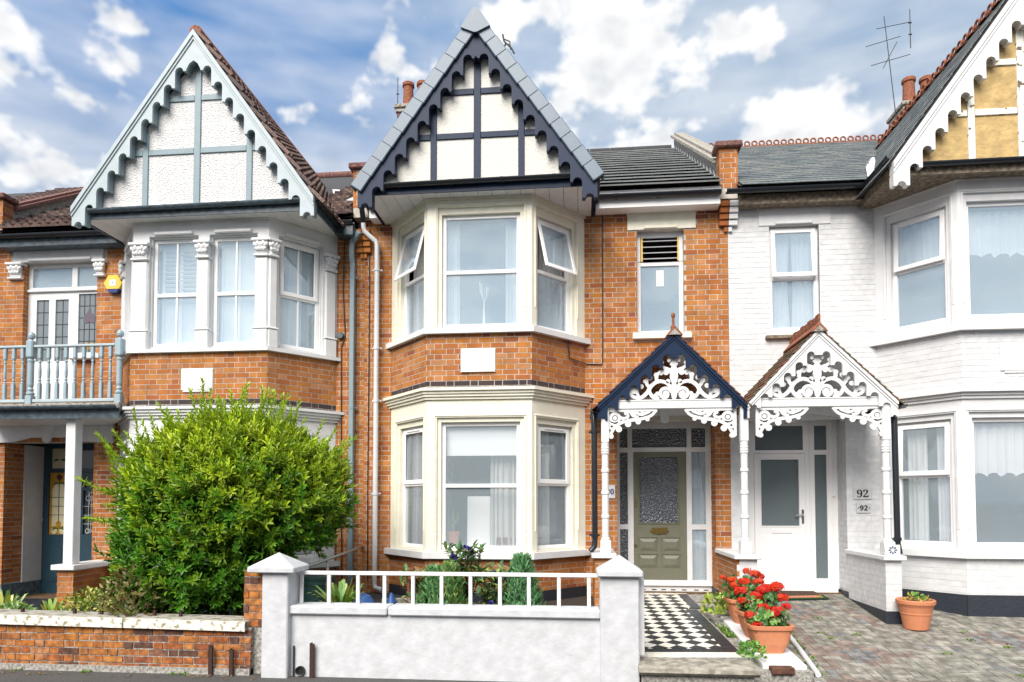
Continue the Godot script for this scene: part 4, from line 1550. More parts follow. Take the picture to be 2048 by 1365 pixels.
# ---------- the ivory-bayed brick house ----------
func house_ivory() -> void:
	var h := thing("terrace_house", "orange brick house with an ivory bay and navy scalloped gable", "house", Transform3D.IDENTITY, "houses of the terrace")
	var g := [-1.37, 0.734, 0.73, 0.81]
	var fs := bay_faces(g[0], g[1], g[2], g[3])
	var f0 := face(Vector3.ZERO, Vector3.RIGHT)
	shell(h, -3.26, 2.18, 0.44, 3.3, 9.28, 6.25)
	var sink := []
	var b := mb(f0)
	var door := R(0.56, 0.0, 1.967, 2.96)
	var hall := R(0.87, 4.25, 1.55, 5.79)
	sheet(b, R(0.094, 0.1, 2.178, 6.11), [door.grow(0.0035), hall], -0.2, -0.0035)
	sheet(b, R(-3.26, 0.1, -2.834, 6.11), [], -0.2, -0.0035)
	sheet(b, R(-2.834, 5.95, 0.094, 6.11), [], -0.2, -0.0035)
	var wall := put(b, "wall", "mortar", h)
	var plate := R(0.73, 5.79, 1.72, 6.2)
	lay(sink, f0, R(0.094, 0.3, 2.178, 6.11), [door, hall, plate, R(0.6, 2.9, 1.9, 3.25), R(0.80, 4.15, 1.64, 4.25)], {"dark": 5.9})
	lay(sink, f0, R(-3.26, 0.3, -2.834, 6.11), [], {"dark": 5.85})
	# door reveals
	lay(sink, face(Vector3(1.967, 0, -0.34), Vector3.BACK), R(0, 0.52, 0.34, 2.96), [])
	lay(sink, face(Vector3(0.56, 0, 0.0), Vector3.FORWARD), R(0, 0.52, 0.34, 2.96), [])
	b = mb()
	b.box(Vector3(1.975, 0.1, -0.36), Vector3(2.17, 2.96, -0.2))
	put(b, "reveal_core", "mortar", h)
	b = mb()
	b.box(Vector3(0.3, 0.1, -0.36), Vector3(0.552, 2.96, -0.2))
	put(b, "reveal_core", "mortar", h)
	b = mb()
	b.box(Vector3(1.955, 0.2, -0.335), Vector3(2.1, 0.515, 0.014))
	put(b, "plinth", "plinth", h)
	# bay: brick panels, ledges, casings
	for i in 3:
		var f: Transform3D = fs[i][0]
		var l: float = fs[i][1]
		b = mb(f)
		sheet(b, R(0.003, 0.1, l - 0.003, 0.995), [], -0.15, -0.0035)
		put(b, "bay_wall", "mortar", h)
		b = mb(f)
		sheet(b, R(0.003, 3.34, l - 0.003, 4.105), [], -0.15, -0.0035)
		put(b, "bay_wall", "mortar", h)
		var pl := [R(0.475, 3.575, 0.97, 3.9)] if i == 1 else []
		lay(sink, f, R(0, 0.55, l, 0.995), [])
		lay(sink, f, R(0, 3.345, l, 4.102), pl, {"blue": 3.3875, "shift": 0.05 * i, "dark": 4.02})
		b = mb(f)
		b.box(Vector3(-0.004, 0.2, -0.02), Vector3(l + 0.004, 0.548, 0.016))
		put(b, "plinth", "plinth", h)
	b = mb(fs[1][0])
	b.cbox(Vector3(0.48, 3.58, -0.01), Vector3(0.965, 3.895, 0.018), 0.01)
	b.prism(V2([0.475, 3.565, 0.97, 3.565, 0.925, 3.61, 0.52, 3.61]), 0.019, 0.03)
	put(b, "plaque", "white_paint", h)
	ledge(h, "lower_sill", "white_paint", g, [[0.995, 1.082, 0.075]])
	ledge(h, "cornice", "ivory", g, [[3.188, 3.225, 0.03], [3.226, 3.262, 0.055], [3.263, 3.302, 0.075], [3.303, 3.344, 0.105]])
	ledge(h, "upper_sill", "white_paint", g, [[4.103, 4.178, 0.07]])
	ledge(h, "bay_head", "ivory", g, [[6.0, 6.028, 0.02]])
	for st: Array in [[1.083, 3.188, 1.108, 2.88, 2.94, 1.994, 0.0], [4.179, 6.0, 4.205, 5.81, 5.90, 4.996, 0.25]]:
		for i in 3:
			var f: Transform3D = fs[i][0]
			var l: float = fs[i][1]
			var u0 := 0.2 if i == 1 else 0.145
			var u1 := 1.305 if i == 1 else 0.86
			if i == 0:
				u0 = l - 0.86
				u1 = l - 0.145
			var top: float = st[3] if i == 1 else st[3] - 0.02
			var fr := R(u0, st[2], u1, top)
			casing(h, f, l, st[0], st[1], [R(u0 - 0.055, st[0], u1 + 0.055, st[4])], [fr], "ivory")
			win(h, f, fr, {"tr": st[5] + (0.0 if i == 1 else 0.03), "nosill": true, "open": st[6] if i != 1 else 0.0, "sash": i != 1, "vent": i != 1})
	# chamfer stops on the piers
	for st in [1.083, 4.179]:
		for k in 2:
			b = mb(fs[1][0])
			var x := 0.10 if k == 0 else 1.368
			b.cbox(Vector3(x - 0.03, st + 0.02, -0.01), Vector3(x + 0.03, st + 0.24, 0.012), 0.012)
			put(b, "chamfer_stop", "ivory", h)
	# hall window with glass louvres over a fixed pane
	win(h, f0, R(0.87, 4.25, 1.55, 5.34), {"mat": "white_paint", "fw": 0.06, "nosill": true, "z": -0.1})
	var lw := node("louvre_window", h)
	b = mb(f0)
	b.cbox(Vector3(0.87, 5.345, -0.16), Vector3(0.93, 5.79, -0.1))
	b.cbox(Vector3(1.49, 5.345, -0.16), Vector3(1.55, 5.79, -0.1))
	b.cbox(Vector3(0.93, 5.72, -0.16), Vector3(1.49, 5.79, -0.102))
	put(b, "frame", "white_paint", lw)
	for x in [0.94, 1.47]:
		b = mb(f0)
		b.box(Vector3(x, 5.36, -0.14), Vector3(x + 0.022, 5.72, -0.11))
		put(b, "louvre_carrier", "alarm_yellow", lw)
	for i in 4:
		b = mb(Transform3D(Basis(Vector3.RIGHT, -1.15), Vector3(0, 5.40 + i * 0.088, -0.11)))
		b.box(Vector3(0.965, -0.055, -0.004), Vector3(1.465, 0.055, 0.004))
		put(b, "louvre_blade", "grey_plastic", lw)
	b = mb(f0)
	b.box(Vector3(1.16, 4.98, -0.1195), Vector3(1.27, 5.22, -0.118))
	put(b, "paper_label", "white_paint", h)
	b = mb(f0)
	b.prism(V2([0.73, 5.795, 1.72, 5.795, 1.72, 6.0, 1.735, 6.05, 1.765, 6.085, 1.765, 6.12, 0.685, 6.12, 0.685, 6.085, 0.715, 6.05, 0.73, 6.0]), -0.03, 0.02)
	b.cbox(Vector3(0.97, 5.80, 0.021), Vector3(1.45, 5.845, 0.04), 0.012)
	put(b, "lintel", "ivory", h)
	b = mb(f0)
	b.cbox(Vector3(0.795, 4.155, -0.12), Vector3(1.645, 4.235, 0.075), 0.008)
	put(b, "window_sill", "ivory", h)
	# door screen, set back in the porch
	var f1 := face(Vector3(0, 0, -0.34), Vector3.RIGHT)
	b = mb(f1)
	sheet(b, R(0.55, 0.44, 1.975, 2.98), [R(0.616, 2.594, 0.736, 2.88), R(0.804, 2.594, 1.617, 2.88), R(1.683, 2.594, 1.891, 2.88), R(0.616, 1.435, 0.736, 2.525), R(0.616, 0.605, 0.736, 1.36), R(0.82, 0.605, 1.607, 2.53), R(1.683, 1.435, 1.891, 2.525), R(1.683, 0.605, 1.891, 1.36)], -0.05, 0.0)
	var screen := put(b, "door_screen", "white_paint", h)
	for q: Rect2 in [R(0.616, 2.594, 0.736, 2.88), R(0.804, 2.594, 1.617, 2.88), R(1.683, 2.594, 1.891, 2.88), R(0.616, 1.435, 0.736, 2.525), R(0.616, 0.605, 0.736, 1.36)]:
		b = mb(f1)
		b.box(Vector3(q.position.x - 0.005, q.position.y - 0.005, -0.03), Vector3(q.end.x + 0.005, q.end.y + 0.005, -0.022))
		put(b, "pane", "dark_frosted", screen)
	for q: Rect2 in [R(1.683, 1.435, 1.891, 2.525), R(1.683, 0.605, 1.891, 1.36)]:
		b = mb(f1)
		b.box(Vector3(q.position.x - 0.005, q.position.y - 0.005, -0.03), Vector3(q.end.x + 0.005, q.end.y + 0.005, -0.022))
		put(b, "pane", "glass", screen)
	b = mb(f1)
	b.box(Vector3(0.56, 0.40, -0.03), Vector3(1.96, 0.525, 0.012))
	b.box(Vector3(0.56, 0.525, -0.03), Vector3(1.96, 0.54, 0.045))
	put(b, "threshold", "white_paint", screen)
	for x in [0.92, 1.08, 1.22, 1.36, 1.52, 1.70, 1.84]:
		b = mb(f1)
		b.box(Vector3(x, 0.455, 0.0125), Vector3(x + 0.07, 0.47, 0.014))
		put(b, "vent_slot", "black_ink", screen)
	var d := node("door", h)
	b = mb(f1)
	sheet(b, R(0.824, 0.608, 1.603, 2.527), [R(0.913, 1.462, 1.475, 2.449), R(0.889, 1.025, 1.176, 1.235), R(1.232, 1.025, 1.515, 1.235), R(0.889, 0.772, 1.176, 0.985), R(1.232, 0.772, 1.515, 0.985)], -0.045, -0.006)
	put(b, "door_leaf", "olive_door", d)
	for q: Rect2 in [R(0.889, 1.025, 1.176, 1.235), R(1.232, 1.025, 1.515, 1.235), R(0.889, 0.772, 1.176, 0.985), R(1.232, 0.772, 1.515, 0.985)]:
		b = mb(f1)
		var c := q.get_center()
		var e := q.size / 2
		b.box(Vector3(q.position.x - 0.002, q.position.y - 0.002, -0.04), Vector3(q.end.x + 0.002, q.end.y + 0.002, -0.022))
		for s: Array in [[1, 0], [-1, 0], [0, 1], [0, -1]]:
			var o := Vector2(s[0], s[1])
			var t := Vector2(-o.y, o.x)
			var e1 := e - Vector2(0.012, 0.012)
			var e2 := e - Vector2(0.06, 0.06)
			var p0 := c + o * e1 + t * e1
			var p1 := c + o * e1 - t * e1
			var p2 := c + o * e2 - t * e2
			var p3 := c + o * e2 + t * e2
			b.quad_to(Vector3(p0.x, p0.y, -0.022), Vector3(p1.x, p1.y, -0.022), Vector3(p2.x, p2.y, -0.004), Vector3(p3.x, p3.y, -0.004), Vector3(o.x, o.y, 1))
		b.quad(Vector3(c.x - e.x + 0.06, c.y - e.y + 0.06, -0.004), Vector3(c.x + e.x - 0.06, c.y - e.y + 0.06, -0.004), Vector3(c.x + e.x - 0.06, c.y + e.y - 0.06, -0.004), Vector3(c.x - e.x + 0.06, c.y + e.y - 0.06, -0.004))
		put(b, "raised_panel", "olive_door", d)
	b = mb(f1)
	b.box(Vector3(0.908, 1.457, -0.034), Vector3(1.48, 2.454, -0.026))
	put(b, "pane", "dark_frosted", d)
	b = mb(f1)
	for e in [[0.89, 1.44, 0.912, 2.40], [1.476, 1.44, 1.498, 2.40], [0.913, 1.44, 1.475, 1.461]]:
		b.cbox(Vector3(e[0], e[1], -0.006), Vector3(e[2], e[3], 0.008), 0.006)
	put(b, "glazing_bead", "olive_door", d)
	b = mb(f1)
	b.prism(V2([1.06, 1.335, 1.085, 1.355, 1.09, 1.385, 1.31, 1.385, 1.315, 1.355, 1.34, 1.335, 1.315, 1.32, 1.305, 1.295, 1.22, 1.295, 1.2, 1.275, 1.18, 1.295, 1.095, 1.295, 1.085, 1.32]), -0.006, 0.012)
	b.box(Vector3(1.12, 1.315, 0.0122), Vector3(1.28, 1.37, 0.018))
	put(b, "letterbox", "brass", d)
	for y in [1.79, 1.72, 1.12]:
		b = mb(f1)
		b.disc(Vector2(0.846, y), 0.022, -0.006, 0.014)
		put(b, "lock", "brass", d)
	porch(h, 1.24, 0.25, 2.143, "navy", "clay", [0.345, 2.12], {"finial": true})
	pedestal(h, 0.2, 0.44, 0.3, "red", sink, sink, "white_paint")
	# eaves and roof
	eaves(h, 0.26, 2.03, 6.2, "plastic", "black_gutter")
	b = mb()
	b.box(Vector3(0.27, 6.2, 0.2), Vector3(2.03, 6.248, 0.345))
	put(b, "eaves_tray", "plastic", h)
	eaves(h, -3.12, -2.98, 6.2, "plastic", "black_gutter")
	main_roof(h, -3.2, 2.05, 6.25, 9.28)
	gable(h, {"xc": -1.37, "hw": 1.63, "ya": 8.34, "ye": 6.13, "yf": 5.80, "fw": 0.2, "dx": 0.157, "dy": 0.221, "n": 9, "nib": 0.035, "yb": 6.10, "ys": 6.03, "rails": [7.415, 6.80], "post": 0.607, "wall": "cream_dash", "timber": "navy_purple", "barge": "navy_purple", "soffit": "white_paint", "fascia": "navy", "gutter": "black_gutter", "mould": [[0.0, 0.04, 0.01]]})
	var roof := node("roof_covering", h)
	var tiles := []
	cover(tiles, Vector3(0.16, 6.222, 0.385), Vector3.RIGHT, Vector3(0, 3.03, -4.82), 1.88, 5.72, 0.33, 0.38, 0.02, "flat", "grey", func(p: Vector3) -> bool: return p.x > -1.37 + 1.63 * (8.34 - p.y) / 2.21 - 0.1, 0.0, 0.06)
	spread(tiles, roof, "roof_tile", "sheen_tile", 140, tile_mesh)
	ridge_bar(roof, Vector3(-3.2, 9.33, -4.5), Vector3(2.0, 9.33, -4.5), "roof_felt")
	# verge caps
	var k2 := Vector2(1.63, 6.13 - 8.34).normalized()
	for s in [-1.0, 1.0]:
		var bx := Vector3(s * k2.x, k2.y, 0)
		var by := Vector3(s * -k2.y, k2.x, 0)
		for i in 11:
			var p := Vector3(-1.37, 8.34, 0) + bx * (0.17 + i * 0.243)
			b = mb(Transform3D(Basis(bx, by, Vector3.BACK), p) * Transform3D(Basis(Vector3.UP, -0.03) * Basis(Vector3.BACK, -0.045), Vector3.ZERO))
			b.cbox(Vector3(0, -0.11, 1.158), Vector3(0.262, 0.07, 1.19), 0.012)
			b.cbox(Vector3(0, 0.045, 0.98), Vector3(0.262, 0.0705, 1.157), 0.008)
			put(b, "verge_cap", "verge", h)
	b = mb(T3(-1.37, 8.34, 0))
	b.prism(V2([0, 0.12, 0.045, 0.09, 0.20, -0.155, 0.02, -0.235, -0.02, -0.235, -0.20, -0.155, -0.045, 0.09]), 1.195, 1.225)
	b.prism(V2([0, 0.11, 0.2, -0.14, 0.16, -0.14, 0, 0.08, -0.16, -0.16, -0.2, -0.14]), 0.9, 1.194)
	put(b, "verge_cap", "verge", h)
	parapet(h, 2.04, 2.30, 6.25, 9.28, "coping", "red_coping", sink)
	corbel(h, 2.05, 2.31, 6.13, [3, 16])
	parapet(h, -3.41, -3.16, 6.2, 9.15, "red_coping", "red_coping", sink)
	corbel(h, -3.39, -3.16, 5.93, [0, 0])
	downpipe(h, [Vector3(-3.23, 6.07, 0.2), Vector3(-3.23, 5.93, 0.18), Vector3(-3.22, 5.87, 0.16), Vector3(-3.06, 5.73, 0.12), Vector3(-3.04, 5.68, 0.11), Vector3(-3.04, 0.55, 0.11), Vector3(-3.02, 0.5, 0.14), Vector3(-2.9, 0.47, 0.2)], "grey_plastic", 0.037, false, [Vector3(-3.04, 5.3, 0.11), Vector3(-3.04, 4.1, 0.11), Vector3(-3.04, 3.3, 0.11), Vector3(-3.04, 1.9, 0.11)])
	downpipe(h, [Vector3(-3.23, 6.2, 0.28), Vector3(-3.23, 6.0, 0.19)], "black_gutter", 0.04)
	# navy downpipe of the porch
	gutter(h, Vector3(0.215, 3.0, 1.19), Vector3(0.215, 3.02, 0.02), "navy", 0.055)
	downpipe(h, [Vector3(0.2, 2.95, 0.95), Vector3(0.205, 2.8, 1.0), Vector3(0.21, 1.28, 1.0), Vector3(0.2, 1.18, 1.0), Vector3(0.15, 1.12, 1.02)], "black_gutter", 0.037, false, [Vector3(0.208, 1.33, 1.0), Vector3(0.206, 2.7, 1.0)])
	spread(sink, wall, "brick", "brick", 300, unit_box)
	chimney(h, -3.47, -4.0, 0.62, 8.6, 10.15, 2)
	# curtains and things behind the glass
	var fl: Transform3D = fs[1][0]
	drape("curtain", "white curtain at the downpipe side of the upper front ivory window", "curtain", fl, R(0.24, 4.25, 0.42, 5.78), -0.24, "net", 3, 0.02)
	drape("curtain", "narrow white curtain at the porch side of the upper front ivory window", "curtain", fl, R(1.08, 4.25, 1.27, 5.78), -0.24, "net", 3, 0.02)
	drape("curtain", "white curtain inside the upper ivory window nearest the white downpipe", "curtain", fs[0][0], R(0.22, 4.25, 0.62, 5.7), -0.26, "curtain", 5, 0.025)
	drape("curtain", "pale curtain inside the upper ivory window nearest the louvres", "curtain", fs[2][0], R(0.42, 4.25, 0.95, 5.7), -0.28, "curtain", 6, 0.03)
	drape("curtain", "grey curtain inside the lower ivory window nearest the white downpipe", "curtain", fs[0][0], R(0.22, 1.15, 0.70, 2.8), -0.26, "grey_curtain", 6, 0.03)
	drape("curtain", "grey curtain inside the lower ivory window nearest the navy porch", "curtain", fs[2][0], R(0.30, 1.15, 0.62, 2.8), -0.30, "curtain", 5, 0.03)
	drape("net_curtain", "tall white net curtain behind the lower front ivory window", "curtain", fl, R(0.85, 1.15, 1.24, 2.6), -0.34, "curtain", 5, 0.03)
	b = mb(fl)
	b.box(Vector3(0.25, 2.42, -0.19), Vector3(1.26, 2.83, -0.185))
	tag(put(b, "roller_blind", "blind"), "white roller blind half down in the lower front ivory window", "blind")
	drape("door_curtain", "white curtain with a red edge behind the sidelight of the olive door", "curtain", face(Vector3(0, 0, -0.46), Vector3.RIGHT), R(1.66, 0.56, 1.88, 2.56), 0.0, "net", 4, 0.02)
	b = mb()
	b.quad(Vector3(1.80, 2.5, -0.425), Vector3(1.90, 1.6, -0.425), Vector3(1.91, 1.6, -0.425), Vector3(1.83, 2.5, -0.425))
	b.quad(Vector3(1.80, 2.5, -0.43), Vector3(1.83, 2.5, -0.43), Vector3(1.91, 1.6, -0.43), Vector3(1.90, 1.6, -0.43))
	tag(put(b, "curtain_trim", "red_trim"), "red trim strip on the curtain beside the olive door", "trim")
	# dried stems in the upper window, potted cactus and boxes in the lower
	var v := thing("dried_flowers", "pale dried stems standing in the upper front ivory window", "dried flowers", T3(-1.34, 4.2, 0.52))
	b = mb()
	b.lathe(V2([0.035, 0, 0.025, 0.1, 0.014, 0.25, 0.009, 0.45, 0.01, 0.46]), 10)
	put(b, "vase", "blind", v)
	b = mb()
	for i in 9:
		var a := rng.randf() * TAU
		var q := Vector3(cos(a) * 0.07, 0.62 + rng.randf() * 0.1, sin(a) * 0.05)
		b.tube([Vector3(0, 0.42, 0), q * 0.8, q], 0.003, 5, 0.007)
	put(b, "stems", "net", v)
	v = thing("house_plant", "potted cactus on the inner sill of the lower front ivory window", "plant", T3(-1.80, 1.11, 0.45))
	b = mb()
	b.lathe(V2([0.0, 0, 0.07, 0.0, 0.095, 0.2, 0.105, 0.2, 0.105, 0.24, 0.09, 0.24, 0.0, 0.22]), 16)
	put(b, "pot", "terracotta", v)
	b = mb(Transform3D.IDENTITY, Color(.10, .17, .07))
	b.tube([Vector3(0, 0.22, 0), Vector3(0.01, 0.4, 0), Vector3(0.0, 0.55, 0)], 0.035, 7, 0.02)
	b.tube([Vector3(0.02, 0.35, 0), Vector3(0.07, 0.4, 0), Vector3(0.08, 0.5, 0)], 0.025, 7, 0.012)
	b.tube([Vector3(-0.02, 0.3, 0), Vector3(-0.06, 0.37, 0), Vector3(-0.06, 0.46, 0)], 0.025, 7, 0.012)
	put(b, "stems", "leaf", v)
	b = mb(T3(-1.0, 1.11, 0.35, 0.3))
	b.cbox(Vector3(-0.2, 0, -0.12), Vector3(0.2, 0.16, 0.12), 0.01)
	tag(put(b, "storage_box", "wood_frame"), "brown box behind the lower front ivory window", "box")
	b = mb(T3(-1.45, 1.11, 0.25, 0.1) * Transform3D(Basis(Vector3.RIGHT, -0.12), Vector3.ZERO))
	b.cbox(Vector3(-0.17, 0, -0.02), Vector3(0.17, 0.75, 0.02), 0.01)
	tag(put(b, "leaning_board", "blind"), "pale board leaning upright behind the lower front ivory window", "board")
	cable("wall_cable", "black cable down the orange wall between ivory bay and louvre window", [Vector3(0.365, 6.05, 0.012), Vector3(0.36, 5.0, 0.012), Vector3(0.355, 3.85, 0.012), Vector3(0.34, 3.80, 0.012), Vector3(0.12, 3.81, 0.012), Vector3(0.0, 3.83, 0.13), Vector3(-0.13, 3.85, 0.27), Vector3(-0.14, 4.0, 0.29), Vector3(-0.14, 4.1, 0.29)])
	cable("wall_cable", "thin dark cable beside the white downpipe on the orange wall", [Vector3(-3.19, 5.6, 0.012), Vector3(-3.185, 4.0, 0.012), Vector3(-3.19, 2.0, 0.012), Vector3(-3.18, 0.6, 0.012)])
	var n := text_plate("house_number", "white number plate on the brick, half hidden behind the navy porch's post", Vector3(0.455, 1.92, 0.004), Vector2(0.15, 0.19), "90", 0.11, "white_paint", "blue_ink", false)
	n.set_meta("label", "white number plate half hidden behind the navy porch's outer post")
	var q := thing("metal_bracket", "dark bent metal bracket beside the peak of the navy gable", "bracket", T3(-1.02, 8.08, 1.0))
	b = mb()
	b.tube([Vector3(0.0, 0.12, 0), Vector3(0.02, 0.02, 0.0), Vector3(0.12, -0.08, 0), Vector3(0.16, -0.16, 0)], 0.012, 6)
	b.tube([Vector3(0.02, 0.05, 0), Vector3(0.1, 0.0, 0.02), Vector3(0.11, -0.1, 0.0)], 0.009, 6)
	b.tube([Vector3(-0.05, -0.15, -0.05), Vector3(0.04, -0.02, 0), Vector3(0.09, -0.03, 0)], 0.012, 6)
	put(b, "bent_rod", "wire", q)


func ridge_bar(h: Node3D, p: Vector3, q: Vector3, m: String) -> void:
	var n := int((q - p).length() / 0.42)
	for i in n:
		var a := p.lerp(q, i / float(n))
		var c := p.lerp(q, (i + 1) / float(n))
		var b := mb()
		b.tube([a, c - (c - a) * 0.02], 0.09, 8)
		put(b, "ridge_tile", m, h)


func cable(called: String, label: String, pts: Array, r := 0.008) -> void:
	var b := mb()
	b.tube(pts, r, 6)
	tag(put(b, called, "wire"), label, "cable")


func chimney(h: Node3D, x: float, z: float, w: float, y0: float, y1: float, pots: int) -> void:
	var c := node("chimney", h)
	var b := mb()
	b.col = tone_col(7)
	b.box(Vector3(x - w / 2, y0, z - 0.35), Vector3(x + w / 2, y1 - 0.2, z + 0.2))
	put(b, "stack", "brick", c)
	for i in 3:
		b = mb()
		var e := 0.03 + i * 0.03
		b.cbox(Vector3(x - w / 2 - e, y1 - 0.2 + i * 0.085, z - 0.35 - e), Vector3(x + w / 2 + e, y1 - 0.2 + (i + 1) * 0.085 - 0.004, z + 0.2 + e), 0.012)
		put(b, "oversailing_course", "red_coping" if i == 0 else "coping", c)
	for i in pots:
		b = mb(T3(x - w / 2 + w * (i + 0.5) / pots, y1 + 0.05, z))
		b.lathe(V2([0.13, 0, 0.12, 0.1, 0.105, 0.5, 0.13, 0.52, 0.13, 0.58, 0.11, 0.6, 0.09, 0.6, 0.085, 0.2]), 14)
		put(b, "chimney_pot", "clay", c)


# ---------- the blue-trimmed house ----------
func capital(h: Node3D, f: Transform3D, x0: float, x1: float, y0: float, y1: float, m := "white_paint", side := 0.0) -> void:
	var b := mb(f)
	var mid := (x0 + x1) / 2
	var w := (x1 - x0) / 2
	b.cbox(Vector3(x0 - 0.035, y1 - 0.045, -0.06), Vector3(x1 + 0.035, y1, 0.085), 0.01)
	b.cbox(Vector3(x0 + 0.01, y0 + 0.03, -0.06), Vector3(x1 - 0.01, y1 - 0.046, 0.045), 0.02)
	b.cbox(Vector3(x0 - 0.012, y0, -0.06), Vector3(x1 + 0.012, y0 + 0.035, 0.06), 0.01)
	for i in 9:   # carved leaves
		var px: float = mid + w * [-0.8, -0.4, 0.0, 0.4, 0.8, -0.6, 0.6, -0.2, 0.2][i]
		var py: float = lerpf(y0, y1, [0.62, 0.7, 0.62, 0.7, 0.62, 0.4, 0.4, 0.42, 0.42][i])
		var rr := 0.044 if i < 5 else 0.036
		b.t = f * Transform3D(Basis(Vector3.BACK, [0.6, 0.3, 0.0, -0.3, -0.6, 0.7, -0.7, 0.3, -0.3][i]), Vector3(px, py, 0.052))
		b.lathe(V2([0.0, -rr * 1.3, rr * 0.6, -rr * 0.7, rr * 0.8, 0, rr * 0.55, rr * 0.7, 0, rr * 1.3]), 7)
	b.t = f
	put(b, "carved_capital", m, h)


func column(h: Node3D, f: Transform3D, x0: float, x1: float, y0: float, y1: float, m := "white_paint") -> void:
	var b := mb(f)
	b.cbox(Vector3(x0, y0, -0.12), Vector3(x1, y1 - 0.262, 0.028), 0.02)
	b.cbox(Vector3(x0 - 0.008, y0, -0.12), Vector3(x1 + 0.008, y0 + 0.26, 0.042), 0.012)
	b.cbox(Vector3(x0 - 0.02, y0 + 0.262, -0.12), Vector3(x1 + 0.02, y0 + 0.29, 0.05), 0.01)
	put(b, "column", m, h)
	capital(h, f, x0, x1, y1 - 0.26, y1, m)


func shutters(f: Transform3D, r: Rect2, label: String, open_from := 99.0) -> void:
	var t := thing("window_shutter", label, "shutter")
	var z := -0.22
	var b := mb(f)
	var mx := r.get_center().x
	for x in [r.position.x, mx - 0.02, r.end.x - 0.04]:
		b.box(Vector3(x, r.position.y, z - 0.015), Vector3(x + 0.04, r.end.y, z + 0.015))
	for y in [r.position.y, r.get_center().y - 0.03, r.end.y - 0.05]:
		b.box(Vector3(r.position.x + 0.041, y, z - 0.014), Vector3(r.end.x - 0.041, y + 0.05, z + 0.014))
	put(b, "shutter_frame", "blind", t)
	var n := int(r.size.y / 0.066)
	for i in n:
		var y := r.position.y + 0.04 + i * (r.size.y - 0.08) / n
		var a := -1.25 if y < open_from else -0.25
		b = mb(f * Transform3D(Basis(Vector3.RIGHT, a), Vector3(0, y + 0.03, z)))
		b.box(Vector3(r.position.x + 0.042, -0.003, -0.037), Vector3(r.end.x - 0.042, 0.003, 0.037))
		put(b, "slat", "blind", t)


